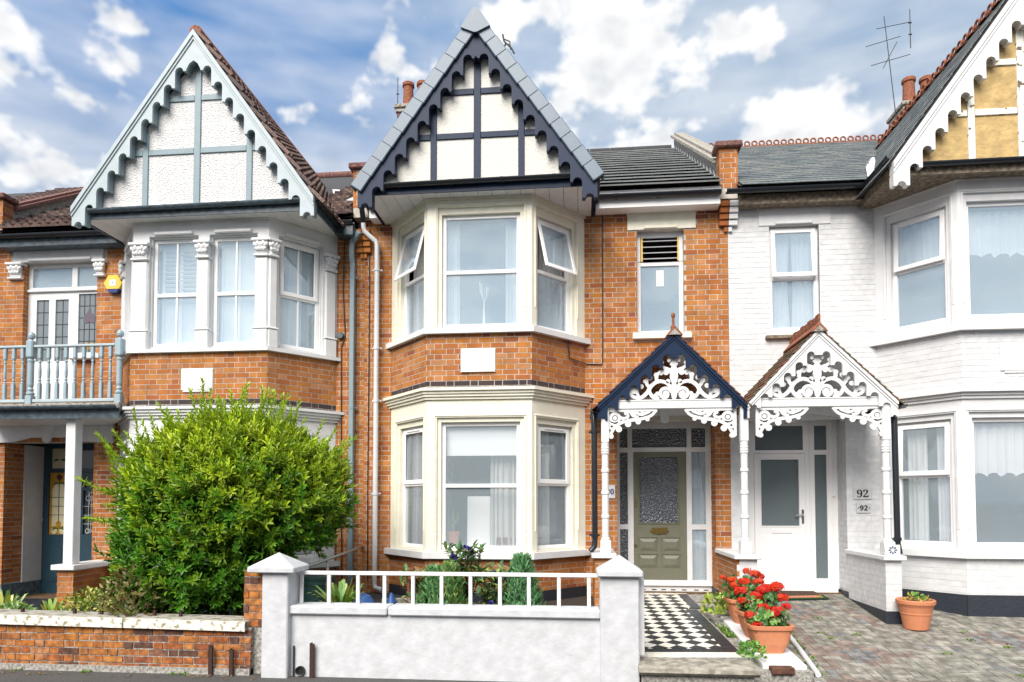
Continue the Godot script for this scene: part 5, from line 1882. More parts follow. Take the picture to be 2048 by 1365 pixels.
func house_blue() -> void:
	var h := thing("terrace_house", "red brick house with pale blue scalloped gable and white carved bay", "house", Transform3D.IDENTITY, "houses of the terrace")
	var g := [-5.456, 1.035, 0.72, 0.81]
	var fs := bay_faces(g[0], g[1], g[2], g[3])
	var f0 := face(Vector3.ZERO, Vector3.RIGHT)
	shell(h, -9.31, -3.27, 0.22, 3.15, 9.07, 6.03)
	var sink := []
	var b := mb(f0)
	var ent := R(-9.18, 0.0, -7.65, 2.72)
	var bal := R(-8.93, 3.2, -7.66, 5.64)
	sheet(b, R(-9.75, 0.1, -7.21, 5.95), [ent.grow(0.0035), bal.grow(0.0035)], -0.2, -0.0035)
	sheet(b, R(-3.70, 0.1, -3.262, 5.95), [], -0.2, -0.0035)
	sheet(b, R(-7.21, 5.75, -3.70, 5.95), [], -0.2, -0.0035)
	b.box(Vector3(-8.1, 3.2, -0.2), Vector3(-7.66, 4.12, -0.1))
	var wall := put(b, "wall", "mortar", h)
	var ob := {"dy": -0.05}
	lay(sink, f0, R(-9.75, 0.3, -7.21, 5.95), [ent, bal, R(-9.17, 5.64, -7.5, 5.96)], ob)
	lay(sink, face(Vector3(0, 0, -0.093), Vector3.RIGHT), R(-8.1, 3.2, -7.66, 4.12), [], ob)
	lay(sink, f0, R(-3.70, 0.3, -3.262, 5.95), [], ob)
	lay(sink, face(Vector3(-9.18, 0, 0.0), Vector3.FORWARD), R(0, 0.45, 0.38, 2.72), [], ob)
	lay(sink, face(Vector3(-8.93, 0, 0.0), Vector3.FORWARD), R(0, 3.2, 0.15, 5.64), [], ob)
	lay(sink, face(Vector3(-7.65, 0, -0.6), Vector3.BACK), R(0, 0.3, 0.6, 2.72), [], ob)
	b = mb()
	b.box(Vector3(-9.31, 0.1, -0.8), Vector3(-9.184, 2.72, -0.2))
	put(b, "reveal_core", "mortar", h)
	b = mb()
	b.box(Vector3(-7.64, 0.1, -0.8), Vector3(-7.4, 2.72, -0.2))
	put(b, "reveal_core", "mortar", h)
	b = mb()
	b.box(Vector3(-9.32, 0.1, -0.9), Vector3(-9.165, 0.45, 0.012))
	b.box(Vector3(-7.66, 0.1, -0.6), Vector3(-7.2, 0.36, 0.012))
	put(b, "plinth", "blue_plinth", h)
	# bay
	for i in 3:
		var f: Transform3D = fs[i][0]
		var l: float = fs[i][1]
		b = mb(f)
		sheet(b, R(0.003, 0.1, l - 0.003, 0.80), [], -0.15, -0.0035)
		put(b, "bay_wall", "mortar", h)
		b = mb(f)
		sheet(b, R(0.003, 3.13, l - 0.003, 3.93), [], -0.15, -0.0035)
		put(b, "bay_wall", "mortar", h)
		lay(sink, f, R(0, 0.42, l, 0.80), [], ob)
		lay(sink, f, R(0, 3.145, l, 3.928), [R(0.775, 3.37, 1.27, 3.7)] if i == 1 else [], {"dy": -0.05, "blue": 3.18, "shift": 0.06 * i})
		b = mb(f)
		b.box(Vector3(-0.004, 0.1, -0.02), Vector3(l + 0.004, 0.418, 0.016))
		put(b, "plinth", "blue_plinth", h)
	b = mb(fs[1][0])
	b.cbox(Vector3(0.78, 3.375, -0.01), Vector3(1.265, 3.695, 0.018), 0.01)
	b.cbox(Vector3(0.81, 3.35, 0.0), Vector3(1.235, 3.374, 0.022), 0.006)
	put(b, "plaque", "white_paint", h)
	ledge(h, "lower_sill", "white_paint", g, [[0.80, 0.878, 0.07]])
	ledge(h, "cornice", "white_paint", g, [[2.98, 3.02, 0.03], [3.021, 3.058, 0.055], [3.059, 3.1, 0.078], [3.101, 3.143, 0.105]])
	ledge(h, "upper_sill", "white_paint", g, [[3.929, 3.98, 0.06]])
	ledge(h, "bay_head", "white_paint", g, [[5.845, 5.858, 0.02]])
	for st: Array in [[0.879, 2.98, 0.93, 2.58, 2.62, 1.75], [3.981, 5.845, 4.03, 5.63, 5.65, 4.80]]:
		for i in 3:
			var f: Transform3D = fs[i][0]
			var l: float = fs[i][1]
			var holes := [R(0.27, st[2], 0.985, st[3]), R(1.195, st[2], 1.88, st[3])] if i == 1 else [R(0.17, st[2], 0.83, st[3])] if i == 2 else [R(l - 0.83, st[2], l - 0.17, st[3])]
			b = mb(f)
			var big := []
			for q: Rect2 in holes:
				big.append(R(q.position.x - 0.02, st[0], q.end.x + 0.02, st[4]))
			sheet(b, R(0, st[0], l, st[1]), big, -0.05, 0.0)
			sheet(b, R(0.02, st[0], l - 0.02, st[1]), holes, -0.16, -0.0502)
			for q: Rect2 in holes:
				b.cbox(Vector3(q.position.x + 0.06, st[4] + 0.005, 0.001), Vector3(q.end.x - 0.06, st[4] + 0.06, 0.04), 0.014)
			put(b, "window_casing", "white_paint", h)
			for q: Rect2 in holes:
				win(h, f, q, {"tr": st[5], "nosill": true, "bars": 1, "sash": i != 1})
			var top: float = 5.55 if st[0] > 3 else 2.5
			if i == 1:
				for c in [[0.0, 0.243], [0.995, 1.183], [1.874, 2.07]]:
					column(h, f, c[0], c[1], st[0], top)
			elif i == 2:
				column(h, f, 0.0, 0.13, st[0], top)
				column(h, f, 0.88, 1.06, st[0], top)
			else:
				column(h, f, 0.02, 0.2, st[0], top)
	# balcony door and window
	var fb := face(Vector3(0, 0, -0.1), Vector3.RIGHT)
	b = mb(fb)
	sheet(b, R(-8.93, 3.2, -7.66, 5.64), [R(-8.86, 5.26, -8.17, 5.58), R(-8.08, 5.26, -7.70, 5.58), R(-8.1, 3.2, -7.66, 4.13), R(-8.78, 4.05, -8.56, 5.06), R(-8.45, 4.05, -8.22, 5.06), R(-8.05, 4.18, -7.69, 5.14)], -0.05, 0.0)
	b.cbox(Vector3(-8.93, 5.18, 0.001), Vector3(-7.66, 5.225, 0.04), 0.01)
	b.cbox(Vector3(-8.15, 4.06, 0.001), Vector3(-7.6, 4.135, 0.12), 0.01)
	var bd := put(b, "balcony_door", "white_paint", h)
	for q: Rect2 in [R(-8.86, 5.26, -8.17, 5.58), R(-8.08, 5.26, -7.70, 5.58)]:
		b = mb(fb)
		b.box(Vector3(q.position.x - 0.004, q.position.y - 0.004, -0.03), Vector3(q.end.x + 0.004, q.end.y + 0.004, -0.024))
		put(b, "pane", "glass", bd)
	for q: Rect2 in [R(-8.78, 4.05, -8.56, 5.06), R(-8.45, 4.05, -8.22, 5.06), R(-8.05, 4.18, -7.69, 5.14)]:
		b = mb(fb)
		b.box(Vector3(q.position.x - 0.004, q.position.y - 0.004, -0.03), Vector3(q.end.x + 0.004, q.end.y + 0.004, -0.024))
		put(b, "leaded_pane", "leaded", bd)
		b = mb(fb)
		var nx := 2 if q.size.x < 0.3 else 4
		for i in range(1, nx):
			var x := lerpf(q.position.x, q.end.x, i / float(nx))
			b.box(Vector3(x - 0.005, q.position.y, -0.0235), Vector3(x + 0.005, q.end.y, -0.019))
		for i in range(1, 5):
			var y := lerpf(q.position.y, q.end.y, i / 5.0)
			b.box(Vector3(q.position.x, y - 0.005, -0.0235), Vector3(q.end.x, y + 0.005, -0.0185))
		put(b, "lead_cames", "wire", bd)
	b = mb(fb)
	b.prism(V2([-7.87, 4.93, -7.84, 4.85, -7.775, 4.78, -7.765, 4.70, -7.80, 4.66, -7.85, 4.67, -7.87, 4.69, -7.89, 4.67, -7.94, 4.66, -7.975, 4.70, -7.965, 4.78, -7.90, 4.85]), -0.0234, -0.017)
	put(b, "stained_heart", "glass_mauve", bd)
	for s in [-1, 1]:
		b = mb(fb)
		b.prism(V2([-7.87, 4.24, -7.87 + s * 0.05, 4.26, -7.87 + s * 0.07, 4.36, -7.87 + s * 0.03, 4.34]), -0.0233, -0.0165)
		put(b, "stained_petal", "glass_amber", bd)
	b = mb(f0)
	b.prism(V2([-9.10, 5.645, -7.56, 5.645, -7.56, 5.86, -7.53, 5.90, -7.50, 5.945, -9.17, 5.945, -9.14, 5.90, -9.10, 5.86]), -0.05, 0.03)
	b.cbox(Vector3(-8.83, 5.65, 0.031), Vector3(-7.75, 5.70, 0.055), 0.014)
	put(b, "lintel", "white_paint", h)
	capital(h, f0, -9.17, -8.95, 5.37, 5.64)
	capital(h, f0, -7.68, -7.52, 5.37, 5.64)
	# roofs
	eaves(h, -9.2, -7.15, 5.98, "slate_blue", "black_gutter")
	eaves(h, -3.66, -3.35, 5.98, "slate_blue", "black_gutter")
	main_roof(h, -9.25, -3.4, 6.03, 9.07)
	gable(h, {"xc": -5.41, "hw": 1.79, "ya": 8.46, "ye": 5.98, "yf": 5.715, "fw": 0.2, "dx": 0.165, "dy": 0.24, "n": 9, "nib": 0.045, "yb": 5.93, "ys": 5.86, "rails": [7.56, 6.79], "post": 0.78, "wall": "dash", "timber": "grey_blue", "barge": "pale_blue", "soffit": "white_paint", "fascia": "slate_blue", "gutter": "slate_blue", "mould": [[0.0, 0.05, 0.03], [0.055, 0.08, 0.015]]})
	var roof := node("roof_covering", h)
	var tiles := []
	var mainy := func(p: Vector3) -> float: return 6.03 + (0.32 - p.z) * 0.6307
	var gy := func(p: Vector3) -> float: return 8.46 - absf(p.x + 5.41) * 2.48 / 1.79
	cover(tiles, Vector3(-5.41 + 1.86, 8.46 - 1.86 * 1.385, 1.14), Vector3(0, 0, -1), Vector3(-1.79, 2.48, 0), 4.4, 3.19, 0.3, 0.29, 0.05, "pan", "brown", func(p: Vector3) -> bool: return p.y > mainy.call(p) - 0.05 or p.z > 0.3)
	cover(tiles, Vector3(-4.3, 6.02, 0.37), Vector3.RIGHT, Vector3(0, 3.04, -4.82), 0.9, 5.7, 0.3, 0.32, 0.06, "pan", "brown", func(p: Vector3) -> bool: return gy.call(p) < p.y + 0.12)
	cover(tiles, Vector3(-9.2, 6.02, 0.37), Vector3.RIGHT, Vector3(0, 3.04, -4.82), 2.9, 5.7, 0.3, 0.32, 0.06, "pan", "brown", func(p: Vector3) -> bool: return gy.call(p) < p.y + 0.12)
	spread(tiles, roof, "roof_tile", "tile", 300, tile_mesh)
	ridge_bar(roof, Vector3(-5.41, 8.47, 1.12), Vector3(-5.41, 8.47, -3.3), "clay")
	ridge_bar(roof, Vector3(-9.3, 9.1, -4.5), Vector3(-3.4, 9.1, -4.5), "red_coping")
	# verge tiles along the far side of the blue gable
	var kk := Vector2(1.79, -2.52).normalized()
	for i in 10:
		var p := Vector3(-5.41, 8.52, 0) + Vector3(-kk.x, kk.y, 0) * (0.05 + i * 0.30)
		b = mb(Transform3D(Basis(Vector3(-kk.x, kk.y, 0), Vector3(kk.y, kk.x, 0), Vector3.FORWARD), p) * Transform3D(Basis(Vector3.BACK, 0.03), Vector3.ZERO))
		b.cbox(Vector3(0, -0.06, -1.17), Vector3(0.31, -0.02, -0.9), 0.006)
		put(b, "verge_tile", "coping", roof)
	b = mb()   # valley lining
	b.quad(Vector3(-3.62, 6.10, 0.25), Vector3(-3.46, 6.08, 0.30), Vector3(-4.4, 7.6, -2.05), Vector3(-4.55, 7.6, -2.02))
	put(b, "valley_lining", "lead", roof)
	parapet(h, -9.43, -9.2, 6.0, 9.05, "red_coping", "red_coping", sink, false)
	gutter(h, Vector3(-3.60, 5.99, 1.1), Vector3(-3.60, 5.96, 0.3), "black_gutter", 0.06)
	b = mb()
	b.box(Vector3(-3.5, 5.78, 0.10), Vector3(-3.36, 5.93, 0.3))
	put(b, "hopper", "slate_blue", h)
	downpipe(h, [Vector3(-3.30, 5.84, 0.2), Vector3(-3.42, 5.72, 0.14), Vector3(-3.43, 5.5, 0.12), Vector3(-3.42, 5.4, 0.1), Vector3(-3.42, 0.55, 0.1)], "grey_blue", 0.036, true, [Vector3(-3.42, 5.2, 0.1), Vector3(-3.42, 3.2, 0.1)])
	# balcony over the entrance
	var bc := node("balcony", h)
	b = mb()
	b.slab(V2([-9.3, 0.008, -7.24, 0.008, -6.55, 0.80, -6.55, 0.97, -9.3, 0.97]), 3.10, 3.20)
	put(b, "deck", "coping", bc)
	b = mb()
	b.box(Vector3(-9.3, 2.97, 0.975), Vector3(-6.52, 3.13, 1.0))
	put(b, "fascia", "slate_blue", bc)
	gutter(bc, Vector3(-9.3, 3.14, 1.06), Vector3(-6.5, 3.15, 1.06), "slate_blue", 0.055)
	b = mb()
	b.slab(V2([-9.3, 0.064, -7.28, 0.064, -6.62, 0.80, -6.62, 0.96, -9.3, 0.96]), 2.985, 3.02)
	put(b, "soffit", "white_paint", bc)
	for x in [-8.07, -6.67]:
		b = mb(T3(x, 0, 0.8))
		b.cbox(Vector3(-0.05, 3.2, -0.05), Vector3(0.05, 3.34, 0.05), 0.008)
		b.lathe(V2([0.04, 3.34, 0.055, 3.36, 0.055, 3.38, 0.035, 3.4, 0.045, 3.43, 0.032, 3.46, 0.042, 3.5, 0.042, 3.83, 0.05, 3.86, 0.035, 3.88, 0.045, 3.9]), 12)
		b.cbox(Vector3(-0.055, 3.90, -0.055), Vector3(0.055, 4.16, 0.055), 0.015)
		b.lathe(V2([0.03, 4.16, 0.02, 4.18, 0.045, 4.20, 0.05, 4.235, 0.04, 4.27, 0.015, 4.29, 0.0, 4.295]), 12)
		put(b, "newel_post", "baluster_blue", bc)
	b = mb()
	b.cbox(Vector3(-9.3, 4.05, 0.765), Vector3(-8.126, 4.09, 0.835), 0.01)
	b.cbox(Vector3(-8.014, 4.05, 0.765), Vector3(-6.726, 4.09, 0.835), 0.01)
	b.cbox(Vector3(-9.3, 3.235, 0.765), Vector3(-8.126, 3.285, 0.835), 0.008)
	b.cbox(Vector3(-8.014, 3.235, 0.765), Vector3(-6.726, 3.285, 0.835), 0.008)
	put(b, "handrail", "pale_blue", bc)
	for i in 19:
		var x := -6.815 - i * 0.139
		if absf(x + 8.07) < 0.07:
			continue
		b = mb(T3(x, 0, 0.8))
		b.cbox(Vector3(-0.024, 3.286, -0.024), Vector3(0.024, 3.52, 0.024), 0.006)
		b.lathe(V2([0.018, 3.52, 0.024, 3.53, 0.014, 3.55, 0.024, 3.57, 0.014, 3.59, 0.02, 3.62, 0.023, 3.7, 0.014, 3.82, 0.022, 3.84, 0.014, 3.86, 0.022, 3.89]), 9)
		b.cbox(Vector3(-0.024, 3.89, -0.024), Vector3(0.024, 4.049, 0.024), 0.006)
		put(b, "baluster", "baluster_blue", bc)
	b = mb(T3(-7.34, 0, 0.82))
	b.cbox(Vector3(-0.075, 0.87, -0.075), Vector3(0.075, 2.984, 0.075), 0.006)
	put(b, "support_post", "white_paint", bc)
	# white head over the entrance with its keystone
	b = mb(f0)
	b.prism(V2([-9.3, 2.72, -9.0, 2.73, -8.7, 2.80, -8.1, 2.80, -7.8, 2.73, -7.3, 2.70, -7.3, 2.99, -9.3, 2.99]), 0.003, 0.05)
	b.prism(V2([-8.52, 2.99, -8.46, 2.74, -8.4, 2.71, -8.34, 2.74, -8.28, 2.99]), 0.0505, 0.09)
	put(b, "door_head", "white_paint", h)
	# entrance: side panel, leaded sidelight, teal door
	b = mb()
	b.box(Vector3(-9.178, 0.45, -0.78), Vector3(-9.155, 2.72, -0.38))
	b.box(Vector3(-9.1545, 1.45, -0.78), Vector3(-9.146, 1.50, -0.38))
	put(b, "reveal_board", "grey_plastic", h)
	var f2 := face(Vector3(0, 0, -0.78), Vector3.RIGHT)
	b = mb(f2)
	sheet(b, R(-9.16, 0.2, -7.64, 2.8), [R(-9.02, 2.35, -8.70, 2.69), R(-9.05, 1.22, -8.70, 2.28), R(-8.52, 2.35, -7.8, 2.69), R(-8.52, 0.3, -7.7, 2.28)], -0.06, 0.0)
	b.cbox(Vector3(-9.0, 0.42, 0.001), Vector3(-8.72, 1.05, 0.012), 0.02)
	b.cbox(Vector3(-8.95, 0.47, 0.0125), Vector3(-8.77, 1.0, 0.022), 0.02)
	var ds := put(b, "door_screen", "teal_door", h)
	b = mb(f2)
	b.box(Vector3(-9.03, 2.34, -0.03), Vector3(-8.69, 2.70, -0.025))
	put(b, "stained_pane", "glass_cream", ds)
	b = mb(f2)
	b.box(Vector3(-9.06, 1.21, -0.03), Vector3(-8.69, 2.29, -0.025))
	put(b, "stained_pane", "glass_amber", ds)
	b = mb(f2)
	b.prism(V2([-9.0, 1.36, -8.75, 1.36, -8.75, 2.0, -8.80, 2.08, -8.95, 2.08, -9.0, 2.0]), -0.0249, -0.020)
	put(b, "stained_light", "glass_cream", ds)
	for e in [[-8.95, 1.28, .055, "glass_cream"], [-8.80, 1.28, .055, "glass_cream"], [-8.93, 2.42, .06, "glass_cream"], [-8.80, 2.42, .06, "glass_cream"], [-8.875, 2.20, .05, "glass_plum"], [-8.875, 1.40, .05, "glass_amber"]]:
		b = mb(f2)
		b.disc(Vector2(e[0], e[1]), e[2], -0.0196, -0.016)
		put(b, "stained_light", e[3], ds)
	for s in [-1.0, 1.0]:
		for y in [2.50, 1.33, 2.10]:
			b = mb(f2)
			b.prism(flipped(V2([0.0, y, 0.08, y + 0.02, 0.12, y - 0.04, 0.06, y - 0.02]), s), -0.0158, -0.012)
			b.t = Transform3D.IDENTITY
			var o := put(b, "stained_leaf", "glass_green", ds)
			o.position = Vector3(-8.87, 0, 0)
	b = mb(f2)
	for y in [1.55, 1.70, 1.85]:
		b.box(Vector3(-9.04, y, -0.0199), Vector3(-8.71, y + 0.008, -0.013))
	b.box(Vector3(-8.879, 1.42, -0.0199), Vector3(-8.871, 2.15, -0.0125))
	put(b, "lead_cames", "wire", ds)
	b = mb(f2)
	b.box(Vector3(-8.53, 2.34, -0.03), Vector3(-7.79, 2.70, -0.025))
	put(b, "pane", "dark_glass", ds)
	var d := node("door", h)
	b = mb(f2)
	sheet(b, R(-8.515, 0.30, -7.705, 2.275), [R(-8.40, 2.02, -8.29, 2.17), R(-8.25, 2.02, -8.13, 2.17), R(-8.42, 1.22, -8.14, 1.97), R(-8.02, 1.22, -7.82, 1.97)], -0.05, -0.008)
	b.cbox(Vector3(-8.45, 0.4, -0.0078), Vector3(-8.15, 0.95, 0.006), 0.02)
	b.cbox(Vector3(-8.08, 0.4, -0.0078), Vector3(-7.78, 0.95, 0.006), 0.02)
	b.cbox(Vector3(-8.10, 1.2, -0.0078), Vector3(-8.06, 2.0, 0.02), 0.01)
	put(b, "door_leaf", "teal_door", d)
	b = mb(f2)
	b.box(Vector3(-8.43, 1.21, -0.04), Vector3(-7.81, 2.18, -0.034))
	put(b, "pane", "dark_glass", d)
	b = mb(f2)
	for x in [-8.33, -8.28, -8.23]:
		b.box(Vector3(x - 0.004, 1.24, -0.03), Vector3(x + 0.004, 1.96, -0.022))
	for y in [1.4, 1.55, 1.7]:
		b.box(Vector3(-8.42, y - 0.004, -0.0305), Vector3(-8.14, y + 0.004, -0.0215))
	for c in [[-8.34, 1.84], [-8.22, 1.84], [-8.28, 1.77], [-8.34, 1.28], [-8.22, 1.28], [-8.28, 1.9]]:
		var rg := curl(c[0], c[1], 0.04, 0.04, 0, TAU, 14)
		b.ribbon(rg, taper(rg.size(), 0.01, 0.01, 0.01), -0.029, -0.021)
	put(b, "door_grille", "grey_plastic", d)
	b = mb(f2)
	b.cbox(Vector3(-8.24, 1.04, -0.008), Vector3(-7.98, 1.13, 0.014), 0.01)
	put(b, "letterbox", "brass", d)
	# dwarf wall under the white post
	b = mb()
	b.box(Vector3(-7.484, 0.1, 0.01), Vector3(-7.246, 0.79, 0.894))
	put(b, "dwarf_wall_core", "mortar", h)
	lay(sink, face(Vector3(-7.49, 0, 0.9), Vector3.RIGHT), R(0, 0.25, 0.25, 0.79), [], ob)
	lay(sink, face(Vector3(-7.24, 0, 0.9), Vector3.FORWARD), R(0, 0.25, 0.88, 0.79), [], ob)
	b = mb()
	b.cbox(Vector3(-7.55, 0.791, 0.004), Vector3(-7.19, 0.868, 0.96), 0.008)
	put(b, "dwarf_wall_cap", "white_paint", h)
	spread(sink, wall, "brick", "brick", 300, unit_box)
	# inside the windows
	shutters(fs[1][0], R(0.33, 4.09, 0.93, 5.57), "white louvred shutter with open slats in the carved bay's first upper window", 4.82)
	shutters(fs[1][0], R(1.25, 4.09, 1.82, 5.57), "closed white louvred shutter in the carved bay's middle upper window")
	shutters(fs[2][0], R(0.23, 4.09, 0.60, 5.57), "closed white louvred shutter in the carved bay's upper window beside the blue downpipe")
	shutters(fs[2][0], R(0.23, 1.0, 0.77, 2.5), "closed white louvred shutter low in the carved bay, beyond the big shrub")
	# alarm box on the brick
	var al := thing("alarm_box", "yellow hexagonal alarm box with a blue base on red brick", "alarm box", T3(-7.33, 5.235, 0.004))
	b = mb()
	b.prism(V2([-0.15, 0, -0.075, 0.13, 0.075, 0.13, 0.15, 0, 0.10, -0.09, -0.10, -0.09]), 0.0, 0.085)
	put(b, "cover", "alarm_yellow", al)
	b = mb()
	b.prism(V2([-0.10, -0.091, 0.10, -0.091, 0.06, -0.15, -0.06, -0.15]), 0.0, 0.083)
	put(b, "base", "alarm_blue", al)
	b = mb()
	b.box(Vector3(-0.055, -0.045, 0.0852), Vector3(0.055, 0.055, 0.089))
	put(b, "label", "white_paint", al)
	b = mb()
	b.disc(Vector2(0, 0.01), 0.009, 0.0892, 0.092)
	put(b, "sounder", "black_ink", al)
	cable("wall_cable", "black cable between the carved bay and the blue downpipe", [Vector3(-3.58, 5.8, 0.03), Vector3(-3.60, 5.0, 0.012), Vector3(-3.56, 4.3, 0.012), Vector3(-3.62, 4.15, 0.012), Vector3(-3.60, 2.0, 0.012), Vector3(-3.58, 0.6, 0.012)])
	b = mb(Transform3D(Basis(Vector3.RIGHT, PI / 2), Vector3(-3.63, 4.32, 0.0)))
	b.lathe(V2([0.0, 0.0, 0.055, 0.002, 0.055, 0.04, 0.045, 0.055, 0.0, 0.055]), 14)
	tag(put(b, "junction_box", "slate_blue"), "small round grey box on the brick beside the carved bay", "junction box")

	# the next house's roof, beyond the parapet
	var nb := thing("neighbour_house", "sliver of brick house with brown tiled roof beyond the blue house's parapet", "house")
	b = mb(f0)
	b.box(Vector3(-14.5, 0.0, -0.3), Vector3(-9.76, 5.9, -0.02))
	put(b, "wall", "far_brick", nb)
	main_roof(nb, -14.5, -9.44, 6.0, 9.05)
	tiles = []
	cover(tiles, Vector3(-11.9, 6.0, 0.37), Vector3.RIGHT, Vector3(0, 3.04, -4.82), 2.45, 5.7, 0.3, 0.32, 0.05, "pan", "brown")
	var nr := node("roof_covering", nb)
	spread(tiles, nr, "roof_tile", "tile", 60, tile_mesh)
	b = mb()
	b.quad(Vector3(-10.6, 7.3, -1.75), Vector3(-9.9, 7.3, -1.75), Vector3(-9.9, 8.0, -2.85), Vector3(-10.6, 8.0, -2.85))
	put(b, "rooflight", "dark_glass", nb)


# ---------- the white-painted house ----------
func house_white() -> void:
	var h := thing("terrace_house", "white painted brick house with ochre gable and white porch", "house", Transform3D.IDENTITY, "houses of the terrace")
	var g := [5.66, 0.734, 0.70, 0.81]
	var fs := bay_faces(g[0], g[1], g[2], g[3])
	var f0 := face(Vector3.ZERO, Vector3.RIGHT)
	shell(h, 2.20, 7.9, 0.46, 3.2, 9.28, 6.25)
	var wh := {"kind": "white", "joint": 0.007, "jit": 0.0012, "bare": [R(2.1, 3.02, 2.62, 3.2), R(2.62, 4.03, 2.98, 4.14), R(2.42, 3.24, 2.5, 3.34), R(2.24, 4.12, 2.33, 4.18)]}
	var sink := []
	var red := []
	var b := mb(f0)
	var door := R(2.32, 0.0, 3.779, 2.96)
	var hall := R(2.765, 4.245, 3.46, 5.78)
	sheet(b, R(2.182, 0.1, 4.26, 6.09), [door.grow(0.003), hall], -0.2, -0.003)
	sheet(b, R(4.26, 5.9, 7.1, 6.09), [], -0.2, -0.003)
	sheet(b, R(7.06, 0.1, 7.9, 6.09), [], -0.2, -0.003)
	var wall := put(b, "wall", "white_joint", h)
	lay(sink, f0, R(2.182, 0.3, 4.26, 6.05), [door, hall, R(2.62, 5.78, 3.62, 6.05), R(2.4, 2.9, 3.7, 3.25), R(2.70, 4.15, 3.53, 4.245)], wh)
	lay(sink, face(Vector3(3.779, 0, -0.34), Vector3.BACK), R(0, 0.5, 0.34, 2.96), [], wh)
	b = mb()
	b.box(Vector3(3.785, 0.1, -0.36), Vector3(4.0, 2.96, -0.2))
	put(b, "reveal_core", "white_joint", h)
	b = mb()
	b.box(Vector3(2.2, 0.1, -0.36), Vector3(2.315, 2.96, -0.2))
	b.box(Vector3(2.30, 0.1, -0.34), Vector3(2.318, 2.96, -0.01))
	put(b, "reveal_core", "white_joint", h)
	b = mb()
	b.box(Vector3(3.765, 0.2, -0.338), Vector3(4.25, 0.505, 0.014))
	put(b, "plinth", "plinth", h)
	for i in 3:
		var f: Transform3D = fs[i][0]
		var l: float = fs[i][1]
		b = mb(f)
		sheet(b, R(0.003, 0.1, l - 0.003, 1.05), [], -0.15, -0.003)
		put(b, "bay_wall", "white_joint", h)
		b = mb(f)
		sheet(b, R(0.003, 3.22, l - 0.003, 3.985), [], -0.15, -0.003)
		put(b, "bay_wall", "white_joint", h)
		lay(sink, f, R(0, 0.585, l, 1.05), [], {"kind": "white", "joint": 0.007, "jit": 0.0012})
		lay(sink, f, R(0, 3.226, l, 3.98), [], {"kind": "white", "joint": 0.007, "jit": 0.0012})
		b = mb(f)
		b.box(Vector3(-0.004, 0.1, -0.02), Vector3(l + 0.004, 0.584, 0.016))
		put(b, "plinth", "plinth", h)
	b = mb(fs[1][0])
	b.cbox(Vector3(0.47, 3.45, -0.004), Vector3(0.96, 3.80, 0.016), 0.008)
	b.box(Vector3(0.52, 3.425, 0.0), Vector3(0.91, 3.449, 0.014))
	put(b, "plaque", "white_paint", h)
	ledge(h, "lower_sill", "white_paint", g, [[1.05, 1.132, 0.07]])
	ledge(h, "cornice", "white_paint", g, [[3.10, 3.14, 0.03], [3.141, 3.18, 0.055], [3.181, 3.226, 0.1]])
	ledge(h, "upper_sill", "white_paint", g, [[3.981, 4.06, 0.08]])
	ledge(h, "bay_head", "white_paint", g, [[5.96, 5.975, 0.02]])
	for st: Array in [[1.133, 3.10, 1.19, 2.86, 2.93, 2.12], [4.061, 5.96, 4.16, 5.70, 5.80, 4.98]]:
		for i in 3:
			var f: Transform3D = fs[i][0]
			var l: float = fs[i][1]
			var fr := R(0.13, st[2], 1.34, st[3]) if i == 1 else R(0.2, st[2], 0.92, st[3]) if i == 0 else R(l - 0.92, st[2], l - 0.2, st[3])
			casing(h, f, l, st[0], st[1], [R(fr.position.x - 0.055, st[0], fr.end.x + 0.055, st[4])], [fr], "white_paint")
			win(h, f, fr, {"tr": st[5] if i != 1 else 0.0, "nosill": true, "open": 0.05 if i == 0 else 0.0, "sash": i == 0})
	win(h, f0, hall, {"tr": 5.02, "open": 0.09, "z": -0.07, "sash": true})
	b = mb(f0)
	b.prism(V2([2.62, 5.785, 3.62, 5.785, 3.62, 6.0, 3.65, 6.05, 2.59, 6.05, 2.62, 6.0]), -0.03, 0.012)
	b.cbox(Vector3(2.85, 5.79, 0.013), Vector3(3.37, 5.835, 0.035), 0.012)
	put(b, "lintel", "white_paint", h)
	b = mb(f0)
	b.cbox(Vector3(2.70, 4.16, -0.1), Vector3(3.53, 4.215, 0.06), 0.008)
	put(b, "window_sill", "flaked", h)
	b = mb(f0)
	b.box(Vector3(2.69, 4.12, -0.02), Vector3(3.1, 4.158, 0.065))
	put(b, "bare_sill_timber", "bare_wood", h)
	# plastic door with its sidelight
	var f1 := face(Vector3(0, 0, -0.34), Vector3.RIGHT)
	b = mb(f1)
	sheet(b, R(2.30, 0.45, 3.79, 2.99), [R(2.613, 2.54, 3.30, 2.90), R(3.459, 2.54, 3.637, 2.90), R(2.59, 0.61, 3.325, 2.49), R(3.459, 0.65, 3.63, 2.47)], -0.06, 0.0)
	for e in [[2.42, 0.0], [3.39, 0.0], [3.70, 0.0]]:
		b.cbox(Vector3(e[0] - 0.012, 0.55, 0.0005), Vector3(e[0] + 0.012, 2.95, 0.014), 0.006)
	b.box(Vector3(2.36, 0.44, 0.0), Vector3(3.74, 0.56, 0.07))
	var screen := put(b, "door_screen", "plastic", h)
	for q: Rect2 in [R(2.613, 2.54, 3.30, 2.90), R(3.459, 2.54, 3.637, 2.90), R(3.459, 0.65, 3.63, 2.47)]:
		b = mb(f1)
		b.box(Vector3(q.position.x - 0.004, q.position.y - 0.004, -0.03), Vector3(q.end.x + 0.004, q.end.y + 0.004, -0.022))
		put(b, "pane", "frosted", screen)
	var d := node("door", h)
	b = mb(f1)
	sheet(b, R(2.594, 0.614, 3.321, 2.486), [R(2.69, 1.42, 3.23, 2.40)], -0.05, 0.006)
